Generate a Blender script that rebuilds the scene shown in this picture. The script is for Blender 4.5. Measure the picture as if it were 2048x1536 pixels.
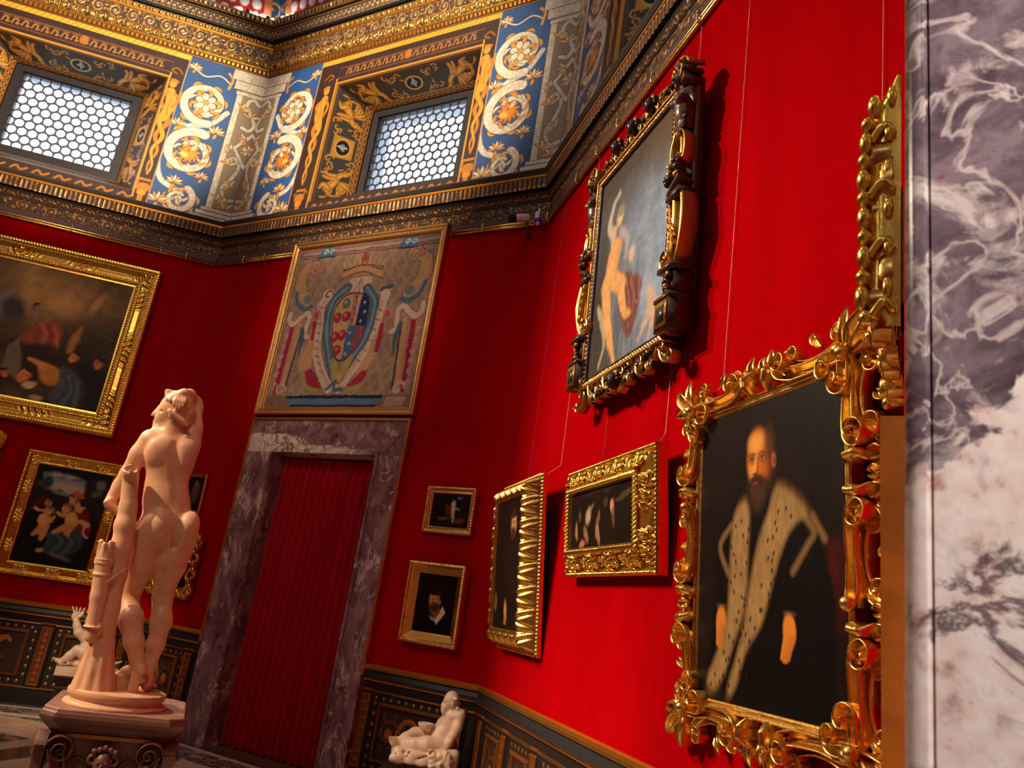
import bpy, math, random
import numpy as np
from mathutils import Matrix, Vector

for _o in list(bpy.data.objects):
    bpy.data.objects.remove(_o)
SC = bpy.context.scene
COL = SC.collection
PI = math.pi
S2 = math.sqrt(0.5)
T22 = math.tan(PI / 8)
L = 4.4                      # length of one side of the octagonal room (m)

# ------------------------------------------------------------------ camera
def make_camera():
    yaw, pitch, roll = math.radians(-30.7136), math.radians(16.6129), math.radians(8.5692)
    fw = Vector((math.sin(yaw) * math.cos(pitch), math.cos(yaw) * math.cos(pitch), math.sin(pitch)))
    r0 = fw.cross(Vector((0, 0, 1))).normalized()
    u0 = r0.cross(fw)
    r = math.cos(roll) * r0 + math.sin(roll) * u0
    u = -math.sin(roll) * r0 + math.cos(roll) * u0
    cd = bpy.data.cameras.new('camera')
    cd.sensor_width = 36.0
    cd.lens = 36.0 * 1578.59 / 2048.0
    cd.clip_start = 0.05
    cd.clip_end = 200
    cd.dof.use_dof = True
    cd.dof.focus_distance = 3.9
    cd.dof.aperture_fstop = 7.0
    co = bpy.data.objects.new('camera', cd)
    m = Matrix((r, u, -fw)).transposed().to_4x4()
    m.translation = Vector((7.60798, -5.62453, 1.452))
    co.matrix_world = m
    COL.objects.link(co)
    SC.camera = co
make_camera()

# ------------------------------------------------------------------ world, exposure
SC.view_settings.view_transform = 'Standard'
SC.view_settings.look = 'None'
SC.view_settings.gamma = 1.0
SC.view_settings.use_curve_mapping = False
SC.view_settings.exposure = 0.0
try:
    SC.cycles.use_denoising = True
    SC.cycles.denoiser = 'OPENIMAGEDENOISE'
    SC.cycles.max_bounces = 7
    SC.cycles.diffuse_bounces = 4
    SC.cycles.glossy_bounces = 4
    SC.cycles.transparent_max_bounces = 8
    SC.cycles.sample_clamp_indirect = 8.0
    SC.cycles.caustics_reflective = False
    SC.cycles.caustics_refractive = False
except Exception:
    pass
W_ = bpy.data.worlds.new('sky')
SC.world = W_
W_.use_nodes = True
_bg = W_.node_tree.nodes['Background']
_bg.inputs[0].default_value = (0.86, 0.93, 1.0, 1)
_bg.inputs[1].default_value = 2.6

# wall frames: local x runs left to right along the wall seen from the room, local y points out of the room, z up
WALLS = {'A': ((-S2 * L, -S2 * L), (S2, S2)), 'B': ((0, 0), (1, 0)), 'C': ((L, 0), (S2, -S2)),
         'D': ((L + S2 * L, -S2 * L), (0, -1)), 'E': ((L + S2 * L, -S2 * L - L), (-S2, -S2)),
         'F': ((L, -L - 2 * S2 * L), (-1, 0)), 'G': ((0, -L - 2 * S2 * L), (-S2, S2)), 'H': ((-S2 * L, -S2 * L - L), (0, 1))}
CEN = Vector((L / 2, -L / 2 - S2 * L, 0))

def wmat(w, t=0.0, z=0.0, off=0.0, tilt=0.0):
    (x, y), (dx, dy) = WALLS[w]
    ax = Vector((dx, dy, 0)); ay = Vector((-dy, dx, 0))
    m = Matrix((ax, ay, Vector((0, 0, 1)))).transposed().to_4x4()
    m.translation = Vector((x, y, 0)) + ax * t - ay * off + Vector((0, 0, z))
    if tilt:
        m = m @ Matrix.Rotation(tilt, 4, 'X')
    return m

# ------------------------------------------------------------------ lamps and daylight
def aim(o, p, q):
    p, q = Vector(p), Vector(q)
    o.location = p
    o.rotation_euler = (q - p).to_track_quat('-Z', 'Y').to_euler()

def spot(name, p, q, power, col, size=50, blend=0.6, rad=0.06):
    d = bpy.data.lights.new(name, 'SPOT')
    d.energy = power; d.color = col; d.spot_size = math.radians(size); d.spot_blend = blend; d.shadow_soft_size = rad
    o = bpy.data.objects.new(name, d); COL.objects.link(o); aim(o, p, q)
    return o

def daylight(name, w, t, z, sx, sz, power, col, off=-0.48):
    d = bpy.data.lights.new(name, 'AREA')
    d.shape = 'RECTANGLE'; d.size = sx; d.size_y = sz; d.energy = power; d.color = col
    o = bpy.data.objects.new(name, d); COL.objects.link(o)
    m = wmat(w, t, z, off)
    # area light shines along local -Z: turn it to shine into the room (wall -y)
    o.matrix_world = m @ Matrix.Rotation(-PI / 2, 4, 'X')
    return o

WARM = (1.0, 0.72, 0.42)
WARM2 = (1.0, 0.80, 0.56)
DAY = (0.80, 0.90, 1.0)
def wp(w, t, z, off=0.0):
    return wmat(w, t, z, off).translation
def lights():
    # unseen spotlights, mostly on the upper cornice, aimed at walls, frieze and statues
    spot('spot_right_wall', wp('H', 1.0, 8.25, 0.35), wp('C', 2.8, 3.0), 4000, WARM2, 34, 0.9, 0.07)
    spot('spot_right_low', wp('H', 3.6, 8.25, 0.35), wp('C', 3.0, 1.5), 3100, WARM2, 30, 0.9, 0.07)
    spot('spot_left_wall', wp('E', 3.7, 6.3, 0.12), wp('A', 3.2, 2.6), 280, WARM, 36, 0.9, 0.07)  # added below the cornice, where the left wall's gilding mirrors it
    spot('spot_back_wall', wp('F', 2.2, 8.3, 0.35), wp('B', 2.2, 4.1), 1500, WARM2, 17, 0.9, 0.07)
    spot('spot_frieze_left', wp('D', 3.6, 8.3, 0.35), wp('A', 2.6, 6.85), 8000, WARM2, 23, 0.7, 0.1)  # added, stands for bounced light on the left frieze
    spot('spot_frieze_back', wp('F', 3.0, 8.3, 0.35), wp('B', 2.1, 6.85), 8000, WARM2, 24, 0.7, 0.1)  # added, stands for bounced light on the back frieze
    spot('spot_statue', wp('F', 4.0, 8.3, 0.35), (4.3, -3.1, 1.5), 5200, WARM, 18, 0.9, 0.07)
    spot('spot_statue_fill', wp('E', 1.6, 8.3, 0.35), (4.3, -3.1, 1.5), 420, WARM, 18, 0.9, 0.07)  # added fill for the statue's back
    spot('spot_child', wp('E', 2.6, 8.3, 0.35), (0.4, -0.75, 0.6), 3800, WARM, 10, 0.9, 0.07)  # narrow spot added to brighten the child and the low wall
    spot('spot_old_man', wp('G', 2.6, 8.3, 0.35), (4.3, -0.4, 0.6), 1100, WARM2, 8, 0.9, 0.07)  # small spot added to brighten the reclining figure
    spot('spot_back_right', wp('F', 1.2, 8.3, 0.35), wp('B', 3.8, 1.6), 420, WARM2, 12, 0.9, 0.07)
    # added unseen light at the top of the dome, where no lantern is built
    d = bpy.data.lights.new('added_dome_light', 'AREA'); d.shape = 'DISK'; d.size = 2.4; d.energy = 95; d.color = (1.0, 0.90, 0.76)
    o = bpy.data.objects.new('added_dome_light', d); COL.objects.link(o); o.location = CEN + Vector((0, 0, 11.6))
    # added unseen day-coloured area lights on the windowless walls behind and beside the camera
    for w, pw in (('E', 26), ('F', 14), ('G', 8), ('H', 8), ('D', 6)):
        daylight('window_daylight', w, 2.21, 6.5, 1.35, 1.15, pw, DAY, 0.02)
    # daylight through the windows in view (portals for the sky)
    for w in ('A', 'B', 'C'):
        o = daylight('window_portal', w, 2.21, 6.5, 1.42, 1.2, 10, DAY, -0.52)
        o.data.cycles.is_portal = True
    # added unseen spot behind the camera, aimed to light only the near jamb
    spot('jamb_fill', (8.75, -5.75, 3.4), (7.72, -4.5, 1.75), 480, (1.0, 0.97, 0.95), 42, 0.6, 0.25)
lights()
# ------------------------------------------------------------------ small helpers
def lin(c):
    c = c / 255.0
    return c / 12.92 if c <= 0.04045 else ((c + 0.055) / 1.055) ** 2.4
def rgb(r, g, b, a=0.0):
    return np.array([lin(r), lin(g), lin(b), a])
def rgb4(r, g, b):
    return (lin(r), lin(g), lin(b), 1.0)

def tag(o, label=None, cat=None, group=None, kind=None):
    if label: o['label'] = label
    if cat: o['category'] = cat
    if group: o['group'] = group
    if kind: o['kind'] = kind
    return o

def empty(name, matrix, label, cat, group=None):
    o = bpy.data.objects.new(name, None)
    o.empty_display_size = 0.1
    COL.objects.link(o)
    o.matrix_world = matrix
    return tag(o, label, cat, group)

class MB:
    """collects quads/tris with optional colours and links them as one mesh object"""
    def __init__(s):
        s.v = []; s.f4 = []; s.f3 = []; s.c = []; s.n = 0; s.hc = False
    def add(s, v, quads=None, tris=None, col=None):
        v = np.asarray(v, float).reshape(-1, 3)
        s.v.append(v)
        if quads is not None and len(quads): s.f4.append(np.asarray(quads, np.int64).reshape(-1, 4) + s.n)
        if tris is not None and len(tris): s.f3.append(np.asarray(tris, np.int64).reshape(-1, 3) + s.n)
        if col is None:
            cc = np.tile(np.array([[0.5, 0.5, 0.5, 0.0]]), (len(v), 1))
        else:
            s.hc = True
            cc = np.asarray(col, float).reshape(-1, 4)
            if len(cc) == 1: cc = np.tile(cc, (len(v), 1))
        s.c.append(cc)
        s.n += len(v)
        return s
    def grid(s, P, col=None, flip=False):
        ny, nx = P.shape[:2]
        i = np.arange(ny * nx).reshape(ny, nx)
        q = np.stack([i[:-1, :-1], i[:-1, 1:], i[1:, 1:], i[1:, :-1]], -1).reshape(-1, 4)
        if flip: q = q[:, ::-1]
        return s.add(P.reshape(-1, 3), q, None, None if col is None else np.broadcast_to(col, (ny, nx, 4)).reshape(-1, 4))
    def box(s, a, b, col=None, M=None):
        (x0, y0, z0), (x1, y1, z1) = a, b
        v = np.array([(x0, y0, z0), (x1, y0, z0), (x1, y1, z0), (x0, y1, z0), (x0, y0, z1), (x1, y0, z1), (x1, y1, z1), (x0, y1, z1)], float)
        if M is not None: v = v @ np.array(M.to_3x3()).T + np.array(M.translation)
        f = [(0, 3, 2, 1), (4, 5, 6, 7), (0, 1, 5, 4), (1, 2, 6, 5), (2, 3, 7, 6), (3, 0, 4, 7)]
        return s.add(v, f, None, col)
    def tube(s, pts, rad, n=10, col=None, cap=True):
        p = np.asarray(pts, float); r = np.broadcast_to(np.asarray(rad, float), (len(p),))
        t = np.gradient(p, axis=0); t /= np.linalg.norm(t, axis=1)[:, None] + 1e-12
        up = np.array([0.0, 0, 1]) if abs(t[0][2]) < 0.9 else np.array([1.0, 0, 0])
        a = np.cross(t[0], up); a /= np.linalg.norm(a)
        R = []
        for k in range(len(p)):
            a = a - t[k] * (a @ t[k]); a /= np.linalg.norm(a) + 1e-12
            b = np.cross(t[k], a)
            ph = np.arange(n) * 2 * PI / n
            R.append(p[k] + r[k] * (np.cos(ph)[:, None] * a + np.sin(ph)[:, None] * b))
        P = np.array(R)
        i = np.arange(len(p) * n).reshape(len(p), n); j = np.roll(i, -1, 1)
        q = np.stack([i[:-1], j[:-1], j[1:], i[1:]], -1).reshape(-1, 4)
        v = P.reshape(-1, 3); tr = []
        if cap:
            m = len(v); v = np.vstack([v, p[0], p[-1]])
            for k in range(n):
                tr += [(m, i[0][(k + 1) % n], i[0][k]), (m + 1, i[-1][k], i[-1][(k + 1) % n])]
        return s.add(v, q, tr, col)
    def lathe(s, prof, n=32, c=(0, 0), col=None, sx=1.0, sy=1.0):
        pr = np.asarray(prof, float)
        ph = np.arange(n) * 2 * PI / n
        P = np.stack([c[0] + sx * pr[:, 0][:, None] * np.cos(ph), c[1] + sy * pr[:, 0][:, None] * np.sin(ph), np.repeat(pr[:, 1][:, None], n, 1)], -1)
        i = np.arange(len(pr) * n).reshape(len(pr), n); j = np.roll(i, -1, 1)
        q = np.stack([i[:-1], j[:-1], j[1:], i[1:]], -1).reshape(-1, 4)
        return s.add(P, q, None, col)
    def ball(s, c, r, n=12, m=8, col=None):
        c = np.asarray(c, float); r = np.broadcast_to(np.asarray(r, float), (3,))
        th = np.linspace(0, PI, m + 1); ph = np.arange(n) * 2 * PI / n
        P = np.stack([np.sin(th)[:, None] * np.cos(ph), np.sin(th)[:, None] * np.sin(ph), np.repeat(np.cos(th)[:, None], n, 1)], -1) * r + c
        i = np.arange((m + 1) * n).reshape(m + 1, n); j = np.roll(i, -1, 1)
        q = np.stack([i[:-1], i[1:], j[1:], j[:-1]], -1).reshape(-1, 4)
        return s.add(P, q, None, col)
    def build(s, name, mat, parent=None, smooth=True, matrix=None, sharp=None):
        v = np.concatenate(s.v)
        f4 = np.concatenate(s.f4) if s.f4 else np.zeros((0, 4), np.int64)
        f3 = np.concatenate(s.f3) if s.f3 else np.zeros((0, 3), np.int64)
        me = bpy.data.meshes.new(name)
        me.vertices.add(len(v)); me.vertices.foreach_set('co', v.astype(np.float32).ravel())
        nl = 4 * len(f4) + 3 * len(f3)
        me.loops.add(nl)
        me.loops.foreach_set('vertex_index', np.concatenate([f4.ravel(), f3.ravel()]).astype(np.int32))
        me.polygons.add(len(f4) + len(f3))
        st = np.concatenate([np.arange(len(f4)) * 4, 4 * len(f4) + np.arange(len(f3)) * 3]).astype(np.int32)
        me.polygons.foreach_set('loop_start', st)
        me.update(calc_edges=True); me.validate()
        if s.hc:
            ca = me.color_attributes.new('Col', 'FLOAT_COLOR', 'POINT')
            ca.data.foreach_set('color', np.concatenate(s.c).astype(np.float32).ravel())
        me.polygons.foreach_set('use_smooth', np.full(len(me.polygons), bool(smooth)))
        if smooth and sharp:
            try: me.set_sharp_from_angle(angle=math.radians(sharp))
            except Exception: pass
        if mat is not None: me.materials.append(mat)
        o = bpy.data.objects.new(name, me)
        COL.objects.link(o)
        if parent is not None:
            o.parent = parent
        if matrix is not None:
            o.matrix_world = matrix
        return o

# ------------------------------------------------------------------ noise
def vnoise(x, y, seed=0):
    rs = np.random.RandomState(seed); T = rs.rand(64, 64)
    xi = np.floor(x).astype(int); yi = np.floor(y).astype(int)
    fx = x - xi; fy = y - yi
    fx = fx * fx * (3 - 2 * fx); fy = fy * fy * (3 - 2 * fy)
    g = lambda a, b: T[a % 64, b % 64]
    return (g(xi, yi) * (1 - fx) + g(xi + 1, yi) * fx) * (1 - fy) + (g(xi, yi + 1) * (1 - fx) + g(xi + 1, yi + 1) * fx) * fy
def fbm(x, y, sc=1.0, oct=4, seed=0):
    t = 0; a = 0.5; n = 0
    for k in range(oct):
        t = t + a * vnoise(x * sc * 2 ** k, y * sc * 2 ** k, seed + k); n += a; a *= 0.55
    return t / n
def cells(x, y, size, seed=1):
    """jittered-grid voronoi: random value per cell and closeness to the joint"""
    rs = np.random.RandomState(seed); J = rs.rand(97, 89, 3)
    gx = x / size; gy = y / size
    ix = np.floor(gx).astype(int); iy = np.floor(gy).astype(int)
    d1 = np.full(x.shape, 9.0); d2 = np.full(x.shape, 9.0); val = np.zeros(x.shape)
    for a in (-1, 0, 1):
        for b in (-1, 0, 1):
            q = J[(ix + a) % 97, (iy + b) % 89]
            d = np.hypot(ix + a + q[..., 0] - gx, iy + b + q[..., 1] - gy)
            m = d < d1
            d2 = np.where(m, d1, np.minimum(d2, d)); val = np.where(m, q[..., 2], val); d1 = np.where(m, d, d1)
    return val, d2 - d1

# ------------------------------------------------------------------ raster painter (colours go to vertex colours of real surfaces)
class Ras:
    def __init__(s, w, h, res, col=(0, 0, 0, 0), x0=0.0, y0=0.0):
        s.nx = max(2, int(round(w / res)) + 1); s.ny = max(2, int(round(h / res)) + 1)
        s.x = x0 + np.linspace(0, w, s.nx); s.y = y0 + np.linspace(0, h, s.ny)
        s.X, s.Y = np.meshgrid(s.x, s.y)
        s.c = np.tile(np.asarray(col, float), (s.ny, s.nx, 1)); s.h = np.zeros((s.ny, s.nx)); s.m = np.zeros((s.ny, s.nx))
    def bb(s, x0, x1, y0, y1):
        a, b = np.searchsorted(s.x, [x0, x1]); c, d = np.searchsorted(s.y, [y0, y1])
        return slice(max(c - 1, 0), d + 1), slice(max(a - 1, 0), b + 1)
    def put(s, sl, m, col, hh=0.0, rnd=None, mask=None):
        if m.size == 0: return
        mm = m[..., None]
        if col is not None: s.c[sl] = s.c[sl] * (1 - mm) + np.asarray(col) * mm
        if hh: s.h[sl] = np.maximum(s.h[sl], hh * (m if rnd is None else rnd))
        if mask is not None: s.m[sl] = s.m[sl] * (1 - m) + mask * m
    def ell(s, cx, cy, rx, ry, ang=0.0, col=None, soft=0.15, op=1.0, hh=0.0, mask=None):
        R = max(rx, ry) * (1 + soft) * 1.1
        sl = s.bb(cx - R, cx + R, cy - R, cy + R); X = s.X[sl] - cx; Y = s.Y[sl] - cy
        ca, sa = math.cos(ang), math.sin(ang)
        d = np.sqrt(((X * ca + Y * sa) / rx) ** 2 + ((-X * sa + Y * ca) / ry) ** 2)
        m = np.clip((1 + soft - d) / (2 * soft + 1e-6), 0, 1); m = m * m * (3 - 2 * m) * op
        s.put(sl, m, col, hh, np.sqrt(np.clip(1 - d * d, 0, 1)), mask)
        return s
    def stroke(s, pts, w, col=None, soft=0.002, op=1.0, hh=0.0, mask=None):
        p = np.asarray(pts, float)
        w = np.asarray(w, float)
        if w.ndim == 0: w = np.full(len(p), float(w))
        elif len(w) != len(p): w = np.interp(np.linspace(0, 1, len(p)), np.linspace(0, 1, len(w)), w)
        W = w.max() + soft * 2
        sl = s.bb(p[:, 0].min() - W, p[:, 0].max() + W, p[:, 1].min() - W, p[:, 1].max() + W)
        X = s.X[sl]; Y = s.Y[sl]
        if X.size == 0: return s
        D = np.full(X.shape, 9.0); Q = np.full(X.shape, 9.0)
        for k in range(len(p) - 1):
            a, b = p[k], p[k + 1]; e = b - a; n2 = e @ e + 1e-12
            Wk = max(w[k], w[k + 1]) + soft * 2
            js = np.searchsorted(s.x[sl[1]], [min(a[0], b[0]) - Wk, max(a[0], b[0]) + Wk]); is_ = np.searchsorted(s.y[sl[0]], [min(a[1], b[1]) - Wk, max(a[1], b[1]) + Wk])
            ss = (slice(is_[0], is_[1]), slice(js[0], js[1]))
            xx = X[ss] - a[0]; yy = Y[ss] - a[1]
            h = np.clip((xx * e[0] + yy * e[1]) / n2, 0, 1)
            d = np.hypot(xx - h * e[0], yy - h * e[1]); ww = w[k] + h * (w[k + 1] - w[k])
            D[ss] = np.minimum(D[ss], d - ww); Q[ss] = np.minimum(Q[ss], d / (ww + 1e-6))
        m = np.clip(0.5 - D / (2 * soft), 0, 1) * op
        s.put(sl, m, col, hh, np.sqrt(np.clip(1 - Q * Q, 0, 1)), mask)
        return s
    def poly(s, pts, col=None, soft=0.006, op=1.0, hh=0.0, mask=None, smooth=0):
        p = np.asarray(pts, float)
        for _ in range(smooth):                    # corner cutting
            q = np.roll(p, -1, 0); p = np.stack([0.75 * p + 0.25 * q, 0.25 * p + 0.75 * q], 1).reshape(-1, 2)
        W = soft * 2
        sl = s.bb(p[:, 0].min() - W, p[:, 0].max() + W, p[:, 1].min() - W, p[:, 1].max() + W)
        X = s.X[sl]; Y = s.Y[sl]
        if X.size == 0: return s
        ins = np.zeros(X.shape, bool); D = np.full(X.shape, 9.0)
        for k in range(len(p)):
            a, b = p[k], p[(k + 1) % len(p)]; e = b - a
            xx = X - a[0]; yy = Y - a[1]
            h = np.clip((xx * e[0] + yy * e[1]) / (e @ e + 1e-12), 0, 1)
            D = np.minimum(D, np.hypot(xx - h * e[0], yy - h * e[1]))
            if abs(e[1]) > 1e-12:
                c = ((a[1] > Y) != (b[1] > Y)) & (X < a[0] + (Y - a[1]) / e[1] * e[0])
                ins ^= c
        sd = np.where(ins, -D, D)
        m = np.clip(0.5 - sd / (2 * soft), 0, 1); m = m * m * (3 - 2 * m) * op
        s.put(sl, m, col, hh, None, mask)
        return s
    def rect(s, x0, x1, y0, y1, col=None, soft=0.002, op=1.0, hh=0.0, mask=None):
        sl = s.bb(x0 - soft, x1 + soft, y0 - soft, y1 + soft); X = s.X[sl]; Y = s.Y[sl]
        d = np.maximum(np.maximum(x0 - X, X - x1), np.maximum(y0 - Y, Y - y1))
        m = np.clip(0.5 - d / (2 * soft), 0, 1) * op
        s.put(sl, m, col, hh, None, mask)
        return s
    def warp(s, amp, sc=8, seed=31):
        dx = (fbm(s.X, s.Y, sc, 3, seed) - 0.5) * 2 * amp / (s.x[1] - s.x[0]); dy = (fbm(s.X, s.Y, sc, 3, seed + 9) - 0.5) * 2 * amp / (s.y[1] - s.y[0])
        J, I = np.meshgrid(np.arange(s.nx), np.arange(s.ny))
        s.c = s.c[np.clip((I + dy).astype(int), 0, s.ny - 1), np.clip((J + dx).astype(int), 0, s.nx - 1)]; return s
    def mottle(s, amt=0.15, sc=20, seed=3):
        n = fbm(s.X, s.Y, sc, 4, seed)
        s.c[..., :3] *= (1 + amt * (n[..., None] * 2 - 1)); return s
    def tess(s, size=0.022, seed=2):
        """mother-of-pearl pieces: cell tint and joints where the mask is set"""
        v, e = cells(s.X, s.Y, size, seed)
        k = s.m[..., None]
        t = 0.78 + 0.26 * v[..., None]
        j = np.clip(0.35 + e * 5, 0, 1)[..., None]
        col = s.c[..., :3] * t * j + np.array([0.16, 0.10, 0.05]) * (1 - j)
        s.c[..., :3] = s.c[..., :3] * (1 - k) + col * k; return s
    def plane(s, y=0.0, hs=-1.0):
        """points in wall-local axes: x, y (+relief towards the room), z"""
        return np.stack([s.X, y + hs * s.h, s.Y], -1)

def spiral(cx, cy, r0, r1, a0, a1, n=36):
    a = np.linspace(a0, a1, n); r = np.linspace(r0, r1, n)
    return np.stack([cx + r * np.cos(a), cy + r * np.sin(a)], -1)
def bez(*P, n=16):
    t = np.linspace(0, 1, n)[:, None]; P = [np.asarray(p, float) for p in P]
    while len(P) > 1: P = [a * (1 - t) + b * t for a, b in zip(P[:-1], P[1:])]
    return P[0] * np.ones((n, 1))
def spline(P, n=10):
    """Catmull-Rom through the points"""
    P = np.asarray(P, float); Q = np.vstack([2 * P[0] - P[1], P, 2 * P[-1] - P[-2]]); o = []
    for k in range(1, len(Q) - 2):
        t = np.linspace(0, 1, n, endpoint=False)[:, None]
        a, b, c, d = Q[k - 1], Q[k], Q[k + 1], Q[k + 2]
        o.append(0.5 * ((2 * b) + (-a + c) * t + (2 * a - 5 * b + 4 * c - d) * t ** 2 + (-a + 3 * b - 3 * c + d) * t ** 3))
    return np.vstack(o + [P[-1:]])

# ------------------------------------------------------------------ carved ribbon: swept relief lying on a wall plane
HALF = [(-1, 0), (-0.92, 0.45), (-0.7, 0.8), (-0.3, 0.98), (0, 1), (0.3, 0.98), (0.7, 0.8), (0.92, 0.45), (1, 0)]
RIM = [(-1, 0), (-0.98, 0.85), (-0.82, 1.0), (-0.62, 0.8), (-0.3, 0.5), (0, 0.42), (0.3, 0.5), (0.62, 0.8), (0.82, 1.0), (0.98, 0.85), (1, 0)]
def ribbon(mb, pts, w, h, y0=0.0, prof=HALF, cols=None):
    """pts (n,2) in wall (x,z); w half widths; h heights towards the room (-y)"""
    p = np.asarray(pts, float); n = len(p)
    def arr(a):
        a = np.asarray(a, float)
        return np.full(n, float(a)) if a.ndim == 0 else (np.interp(np.linspace(0, 1, n), np.linspace(0, 1, len(a)), a) if len(a) != n else a)
    w = arr(w); h = arr(h); y0 = arr(y0)
    t = np.gradient(p, axis=0); t /= np.linalg.norm(t, axis=1)[:, None] + 1e-12
    nn = np.stack([-t[:, 1], t[:, 0]], -1)
    pf = np.asarray(prof, float); m = len(pf)
    P = np.zeros((n, m, 3))
    P[..., 0] = p[:, 0][:, None] + nn[:, 0][:, None] * w[:, None] * pf[:, 0]
    P[..., 2] = p[:, 1][:, None] + nn[:, 1][:, None] * w[:, None] * pf[:, 0]
    P[..., 1] = -(y0[:, None] + h[:, None] * pf[:, 1])
    col = None if cols is None else np.broadcast_to(np.asarray(cols, float)[None], (n, m, 4))
    mb.grid(P, col)
    # end caps
    for k, fl in ((0, False), (n - 1, True)):
        c = P[k].mean(0); v = np.vstack([P[k], c]); tr = [(i, i + 1, m) if fl else (i + 1, i, m) for i in range(m - 1)]
        mb.add(v, None, tr, None if cols is None else np.vstack([np.asarray(cols, float), np.asarray(cols, float)[:1]]))
    return mb

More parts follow.
